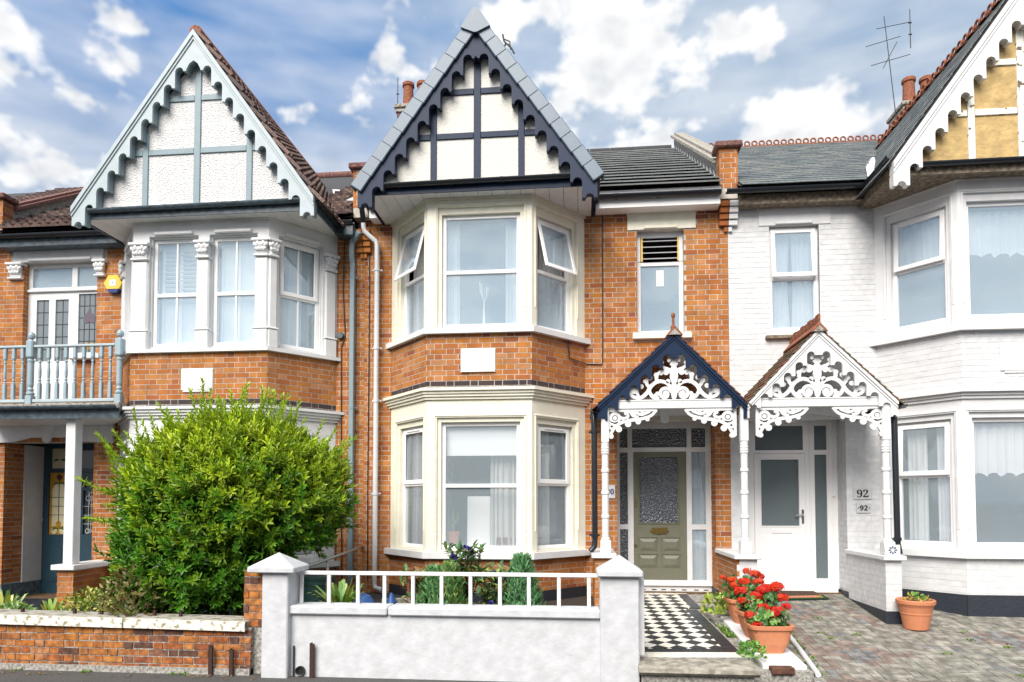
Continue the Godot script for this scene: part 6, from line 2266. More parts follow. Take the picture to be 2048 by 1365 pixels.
	b.cbox(Vector3(2.69, 0.70, 0.0062), Vector3(3.23, 1.28, 0.012), 0.005)
	b.cbox(Vector3(2.715, 0.725, 0.0122), Vector3(3.205, 1.255, 0.018), 0.012)
	put(b, "door_leaf", "plastic", d)
	b = mb(f1)
	b.box(Vector3(2.685, 1.415, -0.03), Vector3(3.235, 2.405, -0.02))
	put(b, "pane", "frosted", d)
	b = mb(f1)
	for e in [[2.67, 1.40, 2.69, 2.42], [3.23, 1.40, 3.25, 2.42], [2.69, 1.40, 3.23, 1.42], [2.69, 2.40, 3.23, 2.42]]:
		b.cbox(Vector3(e[0], e[1], 0.0062), Vector3(e[2], e[3], 0.014), 0.005)
	put(b, "glazing_bead", "plastic", d)
	b = mb(f1)
	b.cbox(Vector3(2.83, 1.31, 0.0062), Vector3(3.12, 1.37, 0.018), 0.005)
	put(b, "letterbox", "plastic", d)
	b = mb(f1)
	b.cbox(Vector3(3.262, 1.45, 0.0062), Vector3(3.298, 1.66, 0.016), 0.004)
	b.tube([Vector3(3.28, 1.585, 0.016), Vector3(3.28, 1.585, 0.05), Vector3(3.16, 1.58, 0.055)], 0.011, 8)
	put(b, "handle", "chrome", d)
	b = mb()
	b.cbox(Vector3(3.70, 1.85, -0.325), Vector3(3.735, 1.93, -0.30), 0.006)
	tag(put(b, "doorbell", "plastic"), "small white doorbell on the frame of the white plastic door", "doorbell")
	porch(h, 3.04, 2.152, 3.985, "white_paint", "mossy", [3.86], {"crest": true})
	pedestal(h, 1.985, 2.235, 0.3, "mixed", red, sink, "white_paint")
	pedestal(h, 3.775, 3.965, 0.3, "white", sink, sink, "white_paint", 0.12)
	downpipe(h, [Vector3(2.02, 1.05, 0.9), Vector3(2.02, 0.35, 0.95)], "plastic", 0.03)
	gutter(h, Vector3(4.03, 2.99, 1.19), Vector3(4.03, 3.02, 0.02), "black_gutter", 0.055)
	downpipe(h, [Vector3(4.0, 2.95, 1.0), Vector3(3.985, 2.7, 1.04), Vector3(3.985, 1.25, 1.06), Vector3(3.99, 1.12, 1.1)], "black_gutter", 0.037, false, [Vector3(3.985, 1.3, 1.06)])
	# eaves, roofs
	b = mb()
	b.box(Vector3(2.31, 6.03, 0.02), Vector3(4.1, 6.17, 0.2))
	put(b, "eaves_board", "bare_wood", h)
	gutter(h, Vector3(2.1, 6.2, 0.305), Vector3(4.0, 6.2, 0.305), "black_gutter", 0.055)
	gutter(h, Vector3(4.0, 6.2, 0.28), Vector3(4.0, 6.22, 1.06), "black_gutter", 0.055)
	main_roof(h, 2.28, 7.9, 6.25, 9.28)
	gable(h, {"xc": 5.62, "hw": 1.63, "ya": 8.37, "ye": 6.09, "yf": 5.78, "fw": 0.2, "dx": 0.157, "dy": 0.221, "n": 9, "nib": 0.04, "yb": 6.05, "ys": 5.976, "rails": [7.385, 6.745], "post": 0.607, "wall": "ochre", "timber": "flaked", "barge": "white_paint", "soffit": "bare_wood", "fascia": "bare_wood", "gutter": "black_gutter", "side_fascia": "bare_wood"})
	var roof := node("roof_covering", h)
	var tiles := []
	var mainy := func(p: Vector3) -> float: return 6.25 + (0.32 - p.z) * 0.629
	cover(tiles, Vector3(2.31, 6.225, 0.385), Vector3.RIGHT, Vector3(0, 3.03, -4.82), 5.3, 5.72, 0.25, 0.21, 0.009, "flat", "slate", func(p: Vector3) -> bool: return p.x < 5.62 - 1.63 * (8.37 - p.y) / 2.28 + 0.1)
	cover(tiles, Vector3(5.62 - 1.69, 8.37 - 1.69 * 1.399, -3.3), Vector3(0, 0, 1), Vector3(1.63, 2.28, 0), 4.43, 2.87, 0.25, 0.21, 0.009, "flat", "slate", func(p: Vector3) -> bool: return p.y > mainy.call(p) - 0.05 or p.z > 0.3, 0.034)
	spread(tiles, roof, "slate", "slate", 300, tile_mesh)
	ridge_crest(roof, Vector3(2.3, 9.3, -4.5), Vector3(7.6, 9.3, -4.5), "clay")
	ridge_crest(roof, Vector3(5.62, 8.45, 1.1), Vector3(5.62, 8.45, -3.2), "clay")
	b = mb()
	b.quad(Vector3(4.0, 6.28, 0.36), Vector3(4.18, 6.30, 0.36), Vector3(5.0, 7.62, -1.8), Vector3(4.86, 7.60, -1.82))
	put(b, "valley_lining", "lead", roof)
	spread(sink, wall, "brick", "white_brick", 300, unit_box)
	if red.size():
		spread(red, h, "dwarf_wall_brick", "brick", 80, unit_box)
	chimney(h, 6.95, -4.0, 1.0, 8.6, 9.62, 3)
	# nets and curtains
	drape("net_curtain", "white flowered net pelmet in the white house's upper front window", "curtain", fs[1][0], R(0.2, 5.0, 1.3, 5.62), -0.2, "net", 9, 0.02, "", 0.05)
	drape("net_curtain", "white net pelmet in the white house's slanted upper window", "curtain", fs[0][0], R(0.25, 5.05, 0.9, 5.62), -0.2, "net", 7, 0.02, "", 0.05)
	drape("net_curtain", "white net pelmet in the white house's lower front window", "curtain", fs[1][0], R(0.2, 2.1, 1.3, 2.8), -0.2, "net", 9, 0.02, "", 0.05)
	drape("net_curtain", "white net curtain in the slanted lower window beside the white porch", "curtain", fs[0][0], R(0.28, 1.25, 0.55, 2.8), -0.22, "net", 4, 0.02)
	drape("net_curtain", "second white net in the slanted lower window, away from the porch", "curtain", fs[0][0], R(0.66, 1.25, 0.88, 2.8), -0.22, "net", 4, 0.02)
	drape("net_curtain", "pale curtain tied back in the small upper window above the white porch", "curtain", f0, R(2.80, 4.3, 3.10, 5.72), -0.2, "net", 4, 0.025, "", 0.0, 0.25)
	drape("net_curtain", "white curtain opposite the tied one in the small window over the white porch", "curtain", f0, R(3.12, 4.3, 3.43, 5.72), -0.2, "net", 4, 0.025, "", 0.0, 0.2)
	# house numbers and a star tile
	text_plate("house_number", "large white plate reading 92 in black serif figures", Vector3(3.99, 1.89, 0.004), Vector2(0.25, 0.165), "92", 0.15, "grey_plate", "black_ink")
	text_plate("house_number", "smaller white plate reading 92 below the large one", Vector3(4.0, 1.685, 0.004), Vector2(0.19, 0.14), "·92·", 0.10, "grey_plate", "black_ink", false)
	var st := thing("star_tile", "small white tile with a blue star at the foot of the white porch post", "tile", T3(3.865, 1.107, 1.2))
	b = mb()
	b.cbox(Vector3(-0.09, 0.0, -0.02), Vector3(0.09, 0.13, 0.0), 0.005)
	put(b, "tile_body", "white_paint", st)
	b = mb()
	for i in 8:
		var a := TAU * i / 8
		var u := Vector2.from_angle(a)
		var w := Vector2(-u.y, u.x) * 0.011
		var c := Vector2(0, 0.065)
		b.prism(PackedVector2Array([c + u * 0.014, c + u * 0.04 + w, c + u * 0.056, c + u * 0.04 - w]), 0.0, 0.003)
	put(b, "star_print", "blue_ink", st)
	# aerials
	for a: Array in [["television_aerial", "tall television aerial with cross rods behind the white house's slates", 6.38, 9.3, 0.09, 2.3], ["television_aerial", "short thin aerial rod behind the ochre gable", 6.67, 10.9, 0.0, 0.8], ["television_aerial", "thin aerial mast beside the chimney behind the navy gable", -3.86, 9.9, 0.0, 1.05]]:
		var t := thing(a[0], a[1], "aerial", Transform3D(Basis(Vector3.BACK, a[4]), Vector3(a[2], a[3], -4.0)))
		b = mb()
		b.tube([Vector3.ZERO, Vector3(0, a[5] * 0.5, 0), Vector3(0, a[5], 0)], 0.010, 6, 0.008)
		put(b, "mast", "wire", t)
		if a[4] > 0:
			for k: Array in [[1.35, 0.36, 0.12, 0.0], [1.75, 0.32, 0.1, 0.1], [2.05, 0.3, -0.05, -0.12], [1.45, 0.14, 0.9, 0.0]]:
				b = mb()
				b.tube([Vector3(-k[1] - k[3], k[0] - k[2] * 0.25, 0), Vector3(k[1] - k[3], k[0] + k[2] * 0.25, 0.1)], 0.007, 5)
				put(b, "cross_rod", "wire", t)
		else:
			for k in 2:
				b = mb()
				b.tube([Vector3(-0.03, a[5] * (0.35 + 0.3 * k), 0), Vector3(0.03, a[5] * (0.35 + 0.3 * k), 0)], 0.014, 5)
				put(b, "clamp", "wire", t)


# ---------- garden walls ----------
func front_walls() -> void:
	# low old brick wall with a worn coping
	var w := thing("brick_garden_wall", "low old orange brick garden wall with worn white coping", "wall")
	var b := mb()
	b.box(Vector3(-9.6, -0.05, 2.98), Vector3(-3.42, 0.445, 3.193))
	b.box(Vector3(-3.53, -0.05, 2.97), Vector3(-3.285, 1.04, 3.135))
	var core := put(b, "mortar_core", "old_mortar", w)
	var sink := []
	lay(sink, face(Vector3(0, 0, 3.2), Vector3.RIGHT), R(-7.6, 0.026, -3.42, 0.445), [], {"kind": "old", "dy": -0.02, "jit": 0.006, "wob": 0.012, "joint": 0.013, "grime": -4.9, "depth": 0.035})
	lay(sink, face(Vector3(-3.53, 0, 3.145), Vector3.RIGHT), R(0, 0.45, 0.25, 1.04), [], {"kind": "old", "dy": 0.0, "jit": 0.005, "wob": 0.012, "depth": 0.035})
	lay(sink, face(Vector3(-3.53, 0, 2.97), Vector3.BACK), R(0, 0.55, 0.17, 1.04), [], {"kind": "old", "jit": 0.004})
	spread(sink, w, "brick", "old_brick", 300, unit_box)
	b = mb()
	b.box(Vector3(-9.6, -0.2, 3.0), Vector3(-3.42, 0.025, 3.225))
	put(b, "footing", "old_mortar", w)
	for i in 4:
		b = mb(Transform3D(Basis(Vector3.BACK, -0.012), Vector3(-6.2, 0.5, 3.08)))
		var x0 := -3.2 + i * 1.53
		var x1 := minf(x0 + 1.525, 2.74)
		b.cbox(Vector3(x0, -0.055 + 0.002 * (i % 2), -0.16), Vector3(x1, 0.055 + 0.002 * (i % 2), 0.165), 0.014)
		var cp := put(b, "coping", "concrete", w)
		b.v.clear()
		b.n.clear()
		b.c.clear()
		b.cbox(Vector3(x0 + 0.003, -0.053 + 0.002 * (i % 2), 0.1655), Vector3(x1 - 0.003, 0.05, 0.172), 0.003)
		put(b, "painted_edge", "worn_coping", cp)
	for x in [-6.11, -5.494, -5.179, -4.878, -4.568, -4.271]:
		b = mb()
		b.box(Vector3(x - 0.014, 0.5, 3.066), Vector3(x + 0.014, 0.595, 3.094))
		put(b, "railing_stump", "rust", w)
	# white rendered wall with pillars and a low railing
	w = thing("white_garden_wall", "white rendered garden wall with two capped pillars and low railing", "wall")
	b = mb()
	b.box(Vector3(-3.02, -0.2, 3.0), Vector3(0.215, 0.602, 3.2))
	put(b, "wall_body", "stucco", w)
	for e in [[-3.03, -1.955], [-1.945, 0.21]]:
		b = mb()
		b.cbox(Vector3(e[0], 0.603, 2.95), Vector3(e[1], 0.692, 3.245), 0.014)
		put(b, "coping", "stucco", w)
	for e: Array in [[-3.265, -2.985, -3.40, -2.90, 1.035], [0.205, 0.585, 0.175, 0.62, 1.03]]:
		b = mb()
		b.cbox(Vector3(e[0], -0.2, 3.0), Vector3(e[1], e[4], 3.29), 0.012)
		var p := put(b, "pillar", "stucco", w)
		b = mb()
		var m := Vector3((e[2] + e[3]) / 2, 1.235, 3.145)
		var z0 := 2.94
		var z1 := 3.35
		b.cbox(Vector3(e[2], e[4] + 0.001, z0), Vector3(e[3], e[4] + 0.062, z1), 0.01)
		var q := [Vector3(e[2] + 0.008, e[4] + 0.06, z1 - 0.008), Vector3(e[3] - 0.008, e[4] + 0.06, z1 - 0.008), Vector3(e[3] - 0.008, e[4] + 0.06, z0 + 0.008), Vector3(e[2] + 0.008, e[4] + 0.06, z0 + 0.008)]
		for k in 4:
			b.tri(q[k], q[(k + 1) % 4], m)
		put(b, "pillar_cap", "stucco", p)
	b = mb()
	b.cbox(Vector3(0.587, 0.24, 3.05), Vector3(0.645, 1.0, 3.16), 0.006)
	put(b, "gate_stop", "white_paint", w)
	b = mb()
	b.cbox(Vector3(-2.985, 0.995, 3.03), Vector3(0.204, 1.035, 3.065), 0.004)
	put(b, "top_rail", "white_paint", w)
	for x in [-2.939, -2.637, -2.322, -2.036, -1.731, -1.428, -1.123, -0.815, -0.515, -0.207, 0.099]:
		b = mb()
		b.cbox(Vector3(x - 0.019, 0.68, 3.034), Vector3(x + 0.019, 0.9945, 3.061), 0.004)
		put(b, "railing_bar", "white_paint", w)
	# rusty stakes and a drain at the foot of the walls
	for e: Array in [["rusty brown flat iron stake against the white wall", -2.738, 3.245, 0.32, 0.022], ["thin black rod against the white wall near its pillar", -2.945, 3.215, 0.28, 0.006], ["rusty stake against the brick wall, farther from the white pillar", -3.83, 3.25, 0.275, 0.02], ["rusty stake against the brick wall, close to the white pillar", -3.60, 3.255, 0.245, 0.02]]:
		b = mb()
		b.prism(V2([e[1] - e[4], -0.06, e[1] + e[4], -0.06, e[1] + e[4], e[3] - 0.01, e[1] + e[4] * 0.3, e[3] - 0.02, e[1] + 0.0, e[3], e[1] - e[4], e[3] - 0.006]), e[2] - 0.012, e[2] + 0.012)
		tag(put(b, "iron_stake", "rust" if e[4] > 0.01 else "wire"), e[0], "stake", "stakes at the foot of the garden walls")
	b = mb(Transform3D(Basis(Vector3.RIGHT, PI / 2), Vector3(-2.875, 0.02, 3.19)))
	b.lathe(V2([0.0, 0.0, 0.038, 0.0, 0.038, 0.035, 0.05, 0.04, 0.05, 0.0]), 16)
	var dp := tag(put(b, "drain_pipe", "wire"), "dark round drain hole at the foot of the white wall", "drain")
	b = mb()
	b.disc(Vector2(-2.875, 0.02), 0.037, 3.2005, 3.206, 18)
	put(b, "opening", "black_ink", dp)


# ---------- steps, pots, small things ----------
func planter(label: String, x: float, y: float, z: float, turn: float, pale := false) -> void:
	var t := thing("planter", label, "planter", T3(x, y, z, turn), "square terracotta planters on the white slabs")
	var b := mb()
	var rows := [[0.0, 0.135, 0.10], [0.02, 0.14, 0.105], [0.1, 0.175, 0.14], [0.2, 0.2, 0.16], [0.262, 0.212, 0.168]]
	var ring := func(r: Array) -> Array:
		var o := []
		for k in 40:
			var a := TAU * (k + 0.5) / 40
			var c := Vector2(cos(a), sin(a))
			var s := pow(pow(absf(c.x), 5.0) + pow(absf(c.y), 5.0), -0.2)
			o.append(Vector3(c.x * s * r[1], r[0], -c.y * s * r[2]))
		return o
	for i in rows.size() - 1:
		var p: Array = ring.call(rows[i])
		var q: Array = ring.call(rows[i + 1])
		for k in 40:
			b.quad(p[k], p[(k + 1) % 40], q[(k + 1) % 40], q[k])
	var base: Array = ring.call(rows[0])
	for k in range(1, 39):
		b.tri(base[0], base[k + 1], base[k])
	put(b, "tub", "terracotta", t)
	b = mb()
	var prof := [[0.262, 0.232, 0.188], [0.3, 0.236, 0.192], [0.305, 0.228, 0.184], [0.303, 0.2, 0.156], [0.24, 0.19, 0.15]]
	for i in prof.size() - 1:
		var p: Array = ring.call(prof[i])
		var q: Array = ring.call(prof[i + 1])
		for k in 40:
			b.quad(p[k], p[(k + 1) % 40], q[(k + 1) % 40], q[k])
	var u: Array = ring.call([0.2615, 0.21, 0.166])
	var v: Array = ring.call(prof[0])
	for k in 40:
		b.quad(u[k], u[(k + 1) % 40], v[(k + 1) % 40], v[k])
	put(b, "rim", "terracotta", t)
	b = mb()
	b.box(Vector3(-0.185, 0.225, -0.14), Vector3(0.185, 0.255, 0.14))
	put(b, "compost", "soil", t)


func geranium(label: String, at: Vector3, heads: Array, spread_r: Vector3, leaves: int, seed_n: int) -> void:
	var r := RandomNumberGenerator.new()
	r.seed = seed_n
	var t := thing("geranium", label, "plant", T3(at.x, at.y, at.z), "red geraniums in the square planters")
	var b := mb()
	var st := mb(Transform3D.IDENTITY, Color(.08, .15, .04))
	for i in leaves:
		var a := r.randf() * TAU
		var rad := sqrt(r.randf())
		var el := r.randf()
		var p := Vector3(cos(a) * spread_r.x * rad * (0.6 + 0.4 * sin(el * PI)), 0.02 + el * spread_r.y, sin(a) * spread_r.z * rad * (0.6 + 0.4 * sin(el * PI)))
		if el < 0.25:
			p.x *= 1.15
			p.z *= 1.15
		var g := r.randf_range(0.7, 1.3)
		b.col = Color(.055 * g, .165 * g, .04 * g) if r.randf() < 0.75 else Color(.13 * g, .25 * g, .05 * g)
		var nrm := (Vector3(p.x * 2.0, 0.25, p.z * 2.0 + 0.12) + Vector3(r.randf_range(-.15, .15), r.randf_range(-.1, .1), r.randf_range(-.15, .15))).normalized()
		var ex := nrm.cross(Vector3(r.randf_range(-1, 1), r.randf_range(-1, 1), r.randf_range(-1, 1))).normalized()
		var ey := nrm.cross(ex)
		var rr := r.randf_range(0.024, 0.042)
		var ctr := p - nrm * rr * 0.3
		for k in 9:   # a round lobed leaf, slightly cupped, with a notch
			var a0 := 0.3 + (TAU - 0.6) * k / 9.0
			var a1 := 0.3 + (TAU - 0.6) * (k + 1) / 9.0
			var s0 := rr * (1.0 + 0.12 * sin(a0 * 5.0))
			var s1 := rr * (1.0 + 0.12 * sin(a1 * 5.0))
			b.tri(ctr, p + (ex * cos(a0) + ey * sin(a0)) * s0, p + (ex * cos(a1) + ey * sin(a1)) * s1)
		if i % 3 == 0:
			st.tube([Vector3(p.x * 0.2, -0.03, p.z * 0.2), Vector3(p.x * 0.6, p.y * 0.5, p.z * 0.6), p], 0.004, 4)
	put(b, "leaves", "leaf", t)
	for hd: Array in heads:
		var c := Vector3(hd[0], hd[1], hd[2])
		st.tube([Vector3(c.x * 0.3, 0.0, c.z * 0.3), Vector3(c.x * 0.7, c.y * 0.5, c.z * 0.7), c], 0.004, 4)
		var f := mb()
		var hr: float = hd[3]
		for i in 46:
			var n := Vector3(r.randf_range(-1, 1), r.randf_range(-0.45, 1), r.randf_range(-1, 1)).normalized()
			var p := c + n * hr * r.randf_range(0.65, 1.15) * Vector3(1.1, 0.6, 1.1)
			var ex := n.cross(Vector3(r.randf_range(-1, 1), r.randf_range(-1, 1), r.randf_range(-1, 1))).normalized()
			var ey := n.cross(ex)
			var g := r.randf_range(0.75, 1.2)
			f.col = Color(.62 * g, .022 * g, .012 * g).lerp(Color(.70 * g, .085 * g, .012), hd[4])
			for k in 5:
				var a := TAU * k / 5
				var d := ex * cos(a) + ey * sin(a)
				var e := ex * cos(a + 1.57) + ey * sin(a + 1.57)
				var s := hr * 0.5
				f.tri(p, p + d * s * 0.8 + e * s * 0.38 + n * 0.004, p + d * s)
				f.tri(p, p + d * s, p + d * s * 0.8 - e * s * 0.38 + n * 0.004)
		put(f, "flower_head", "petal", t)
	put(st, "stalks", "leaf", t)


func garden_things() -> void:
	var b := mb()
	var prof := V2([0.0, 0.0, 0.0, 0.075, 0.03, 0.09, 0.36, 0.09, 0.40, 0.07, 0.405, 0.03, 0.37, 0.0])   # -> (z, y): rounded nosing to the street
	b.t = Transform3D(Basis(Vector3(0, 0, 1), UP, Vector3(-1, 0, 0)), Vector3(1.70, 0.10, 2.99))
	b.prism(prof, 0.0, 1.13)
	tag(put(b, "stone_step", "step_stone"), "worn stone front step with a rounded nose before the tiled path", "step")
	b = mb()
	b.box(Vector3(0.60, -0.2, 3.02), Vector3(1.66, 0.098, 3.31))
	tag(put(b, "step_base", "old_mortar"), "weathered brick and mortar base under the stone step", "step base")
	# white slabs
	for e: Array in [[0.86, 1.47], [1.48, 2.0], [2.01, 2.93]]:
		var y0: float = 0.30 - (e[0] - 0.5) * 0.072
		b = mb(slope_t(1.84, e[0], y0, -0.072, 0.0))
		b.cbox(Vector3(0.0, -0.05, 0.0), Vector3(0.43, 0.0, e[1] - e[0]), 0.006)
		tag(put(b, "paving_slab", "slab_white"), {0.86: "white slab under the rearmost planter, nearest the house", 1.48: "white slab under the middle planter of red geraniums", 2.01: "white slab under the front planter, above the loose brick"}[e[0]], "slab", "white slabs beside the tiled path")
	b = mb()
	b.box(Vector3(1.62, -0.05, 0.75), Vector3(2.30, 0.085, 3.03))
	b.box(Vector3(1.62, -0.05, 0.0), Vector3(2.29, 0.19, 1.9))
	setting(put(b, "planter_bed", "old_mortar"))
	planter("front terracotta planter with a crack, on the white slab near the street", 2.035, 0.15, 2.44, 0.06)
	planter("middle terracotta planter of the row, under red geraniums", 2.07, 0.198, 1.86, 0.12)
	planter("rear terracotta planter of the row, nearest the brick pier", 2.08, 0.248, 1.16, 0.1)
	geranium("front geranium with scarlet heads and dark leaves in the cracked planter", Vector3(2.03, 0.44, 2.44), [[-.16, .10, .02, .075, 0.0], [-.13, .03, .1, .06, 0.0], [-.05, .18, -.02, .06, .05], [.08, .16, .05, .065, 0.0], [.0, .13, .1, .05, 0.0], [.19, .20, .0, .045, 0.0], [.13, .14, -.03, .05, .1]], Vector3(.25, .17, .2), 150, 21)
	geranium("middle geranium with red heads between the two other potted geraniums", Vector3(2.07, 0.49, 1.86), [[-.19, .14, .08, .05, .1], [-.04, .20, .1, .065, .0], [-.18, .24, .0, .07, .1], [.10, .28, .0, .06, .3], [.2, .30, .05, .07, .3], [.25, .18, .08, .06, .3], [.0, .08, .16, .05, 0.0], [.02, .27, .12, .06, .05]], Vector3(.27, .26, .22), 170, 22)
	geranium("rear geranium with orange red heads nearest the brick pier", Vector3(2.08, 0.54, 1.16), [[-.26, .27, .0, .035, .7], [-.16, .25, .08, .05, .75], [-.14, .19, .1, .055, .7], [.03, .36, .0, .06, .7], [.12, .33, .03, .06, .7], [-.03, .24, .14, .06, .4], [.15, .23, .1, .06, .6], [-.08, .12, .18, .07, .2], [.19, .29, .0, .05, .5]], Vector3(.28, .27, .22), 170, 23)
	var t := thing("round_flower_pot", "round terracotta pot standing on the block paving before the white bay", "pot", T3(4.035, 0.243, 1.38))
	b = mb()
	b.t = Transform3D(Basis.from_scale(Vector3(0.9, 0.95, 0.9)), Vector3.ZERO)
	b.lathe(V2([0.0, 0.0, 0.148, 0.0, 0.152, 0.01, 0.185, 0.19, 0.192, 0.192, 0.192, 0.205, 0.187, 0.207, 0.208, 0.285]), 28)
	put(b, "tub", "terracotta", t)
	b = mb()
	b.t = Transform3D(Basis.from_scale(Vector3(0.9, 0.95, 0.9)), Vector3.ZERO)
	b.lathe(V2([0.209, 0.286, 0.218, 0.3, 0.222, 0.315, 0.235, 0.32, 0.238, 0.36, 0.23, 0.372, 0.205, 0.37, 0.198, 0.33]), 28)
	put(b, "rim", "terracotta", t)
	b = mb()
	b.lathe(V2([0.0, 0.328, 0.18, 0.318]), 20)
	put(b, "compost", "soil", t)
	clump("pot_plant", "small green plant with yellowing leaves in the round pot", Vector3(4.035, 0.575, 1.38), 60, 0.13, 0.07, 0.05, [Color(.10, .2, .04), Color(.2, .28, .05), Color(.4, .32, .05)], 31, "round")
	b = mb(T3(2.0, 0.06, 3.02, 0.06))
	b.col = tone_col(13)
	b.cbox(Vector3(-0.112, 0.0, -0.06), Vector3(0.112, 0.07, 0.05), 0.008)
	tag(put(b, "loose_brick", "old_brick"), "single loose brown brick lying before the white slabs", "brick")
	b = mb()
	b.tube([Vector3(2.45, 0.225, 1.6), Vector3(2.40, 0.15, 2.3), Vector3(2.345, 0.08, 2.95), Vector3(2.335, 0.065, 3.06)], 0.028, 10)
	tag(put(b, "edging_pipe", "grey_plastic"), "thin grey pipe along the edge of the block paving", "pipe")
	# door mat
	t = thing("door_mat", "brown door mat with a green edge at the white plastic door", "door mat", slope_t(3.07, -0.13, 0.446, -0.126, 0.12))
	b = mb()
	b.box(Vector3(-0.34, 0.0, -0.20), Vector3(0.34, 0.014, 0.12))
	put(b, "pile", "mat_fibre", t)
	b = mb()
	b.box(Vector3(-0.37, 0.0, 0.121), Vector3(0.37, 0.016, 0.30))
	put(b, "border", "mat_edge", t)
	b = mb()
	b.box(Vector3(-0.31, 0.0165, 0.155), Vector3(0.31, 0.019, 0.265))
	put(b, "band", "mat_band", t)
	b = mb()
	for i in 7:
		b.box(Vector3(-0.2 + i * 0.065, 0.0195, 0.18), Vector3(-0.16 + i * 0.065, 0.021, 0.235))
	put(b, "printed_band", "pink", t)
	# hand rail, bin, bags and bits behind the white wall
	t = thing("hand_rail", "grey metal hand rail rising behind the white pillar to the brick wall", "hand rail")
	b = mb()
	b.tube([Vector3(-3.16, 1.0, 2.6), Vector3(-2.98, 1.085, 2.2), Vector3(-3.12, 1.09, 1.1), Vector3(-3.27, 1.10, 0.02)], 0.02, 10)
	put(b, "rail", "galvanised", t)
	b = mb()
	b.tube([Vector3(-2.975, 0.38, 2.2), Vector3(-2.975, 1.08, 2.2)], 0.02, 10)
	put(b, "upright", "galvanised", t)
	t = thing("garden_bin", "dark green ribbed garden bin behind the white pillar", "bin", T3(-3.2, 0.4, 1.9))
	b = mb()
	b.lathe(V2([0.0, 0.0, 0.17, 0.0, 0.19, 0.36, 0.205, 0.36, 0.205, 0.39, 0.195, 0.39, 0.2, 0.43, 0.21, 0.43, 0.21, 0.46, 0.0, 0.5]), 24)
	put(b, "body", "green_bin", t)
	b = mb(T3(-2.45, 0.41, 1.3, 0.5))
	b.lathe(V2([0.0, 0.0, 0.07, 0.01, 0.075, 0.05, 0.04, 0.12, 0.015, 0.17, 0.0, 0.17]), 9)
	tag(put(b, "blue_bag", "bright_blue"), "small crumpled bright blue bag behind the railing", "bag")
	b = mb(T3(-2.72, 0.41, 1.6, -0.4))
	b.lathe(V2([0.0, 0.0, 0.13, 0.02, 0.14, 0.09, 0.08, 0.17, 0.02, 0.2, 0.0, 0.2]), 11)
	tag(put(b, "blue_bag", "bright_blue"), "larger blue bag behind the spiky plant", "bag")
	b = mb(T3(-2.35, 0.41, 1.2, 0.35))
	b.cbox(Vector3(-0.25, 0.0, -0.03), Vector3(0.25, 0.09, 0.03), 0.01)
	tag(put(b, "edging_stone", "coping"), "grey edging stone on the gravel behind the railing", "edging")


# ---------- plants ----------
func leaf_blade(b: MB, p: Vector3, d: Vector3, nrm: Vector3, ln: float, w: float) -> void:   # a pointed leaf folded along its rib
	d = d.normalized()
	var s := d.cross(nrm).normalized()
	var n := s.cross(d)
	var m := p + d * ln * 0.38
	var q := p + d * ln * 0.74 - n * ln * 0.03
	var tip := p + d * ln - n * ln * 0.09
	var l := m + s * w * 0.5 + n * w * 0.16
	var r := m - s * w * 0.5 + n * w * 0.16
	var l2 := q + s * w * 0.42 + n * w * 0.12
	var r2 := q - s * w * 0.42 + n * w * 0.12
	b.tri(p, r, m)
	b.tri(p, m, l)
	b.quad(m, r, r2, q)
	b.quad(m, q, l2, l)
	b.tri(q, r2, tip)
	b.tri(q, tip, l2)


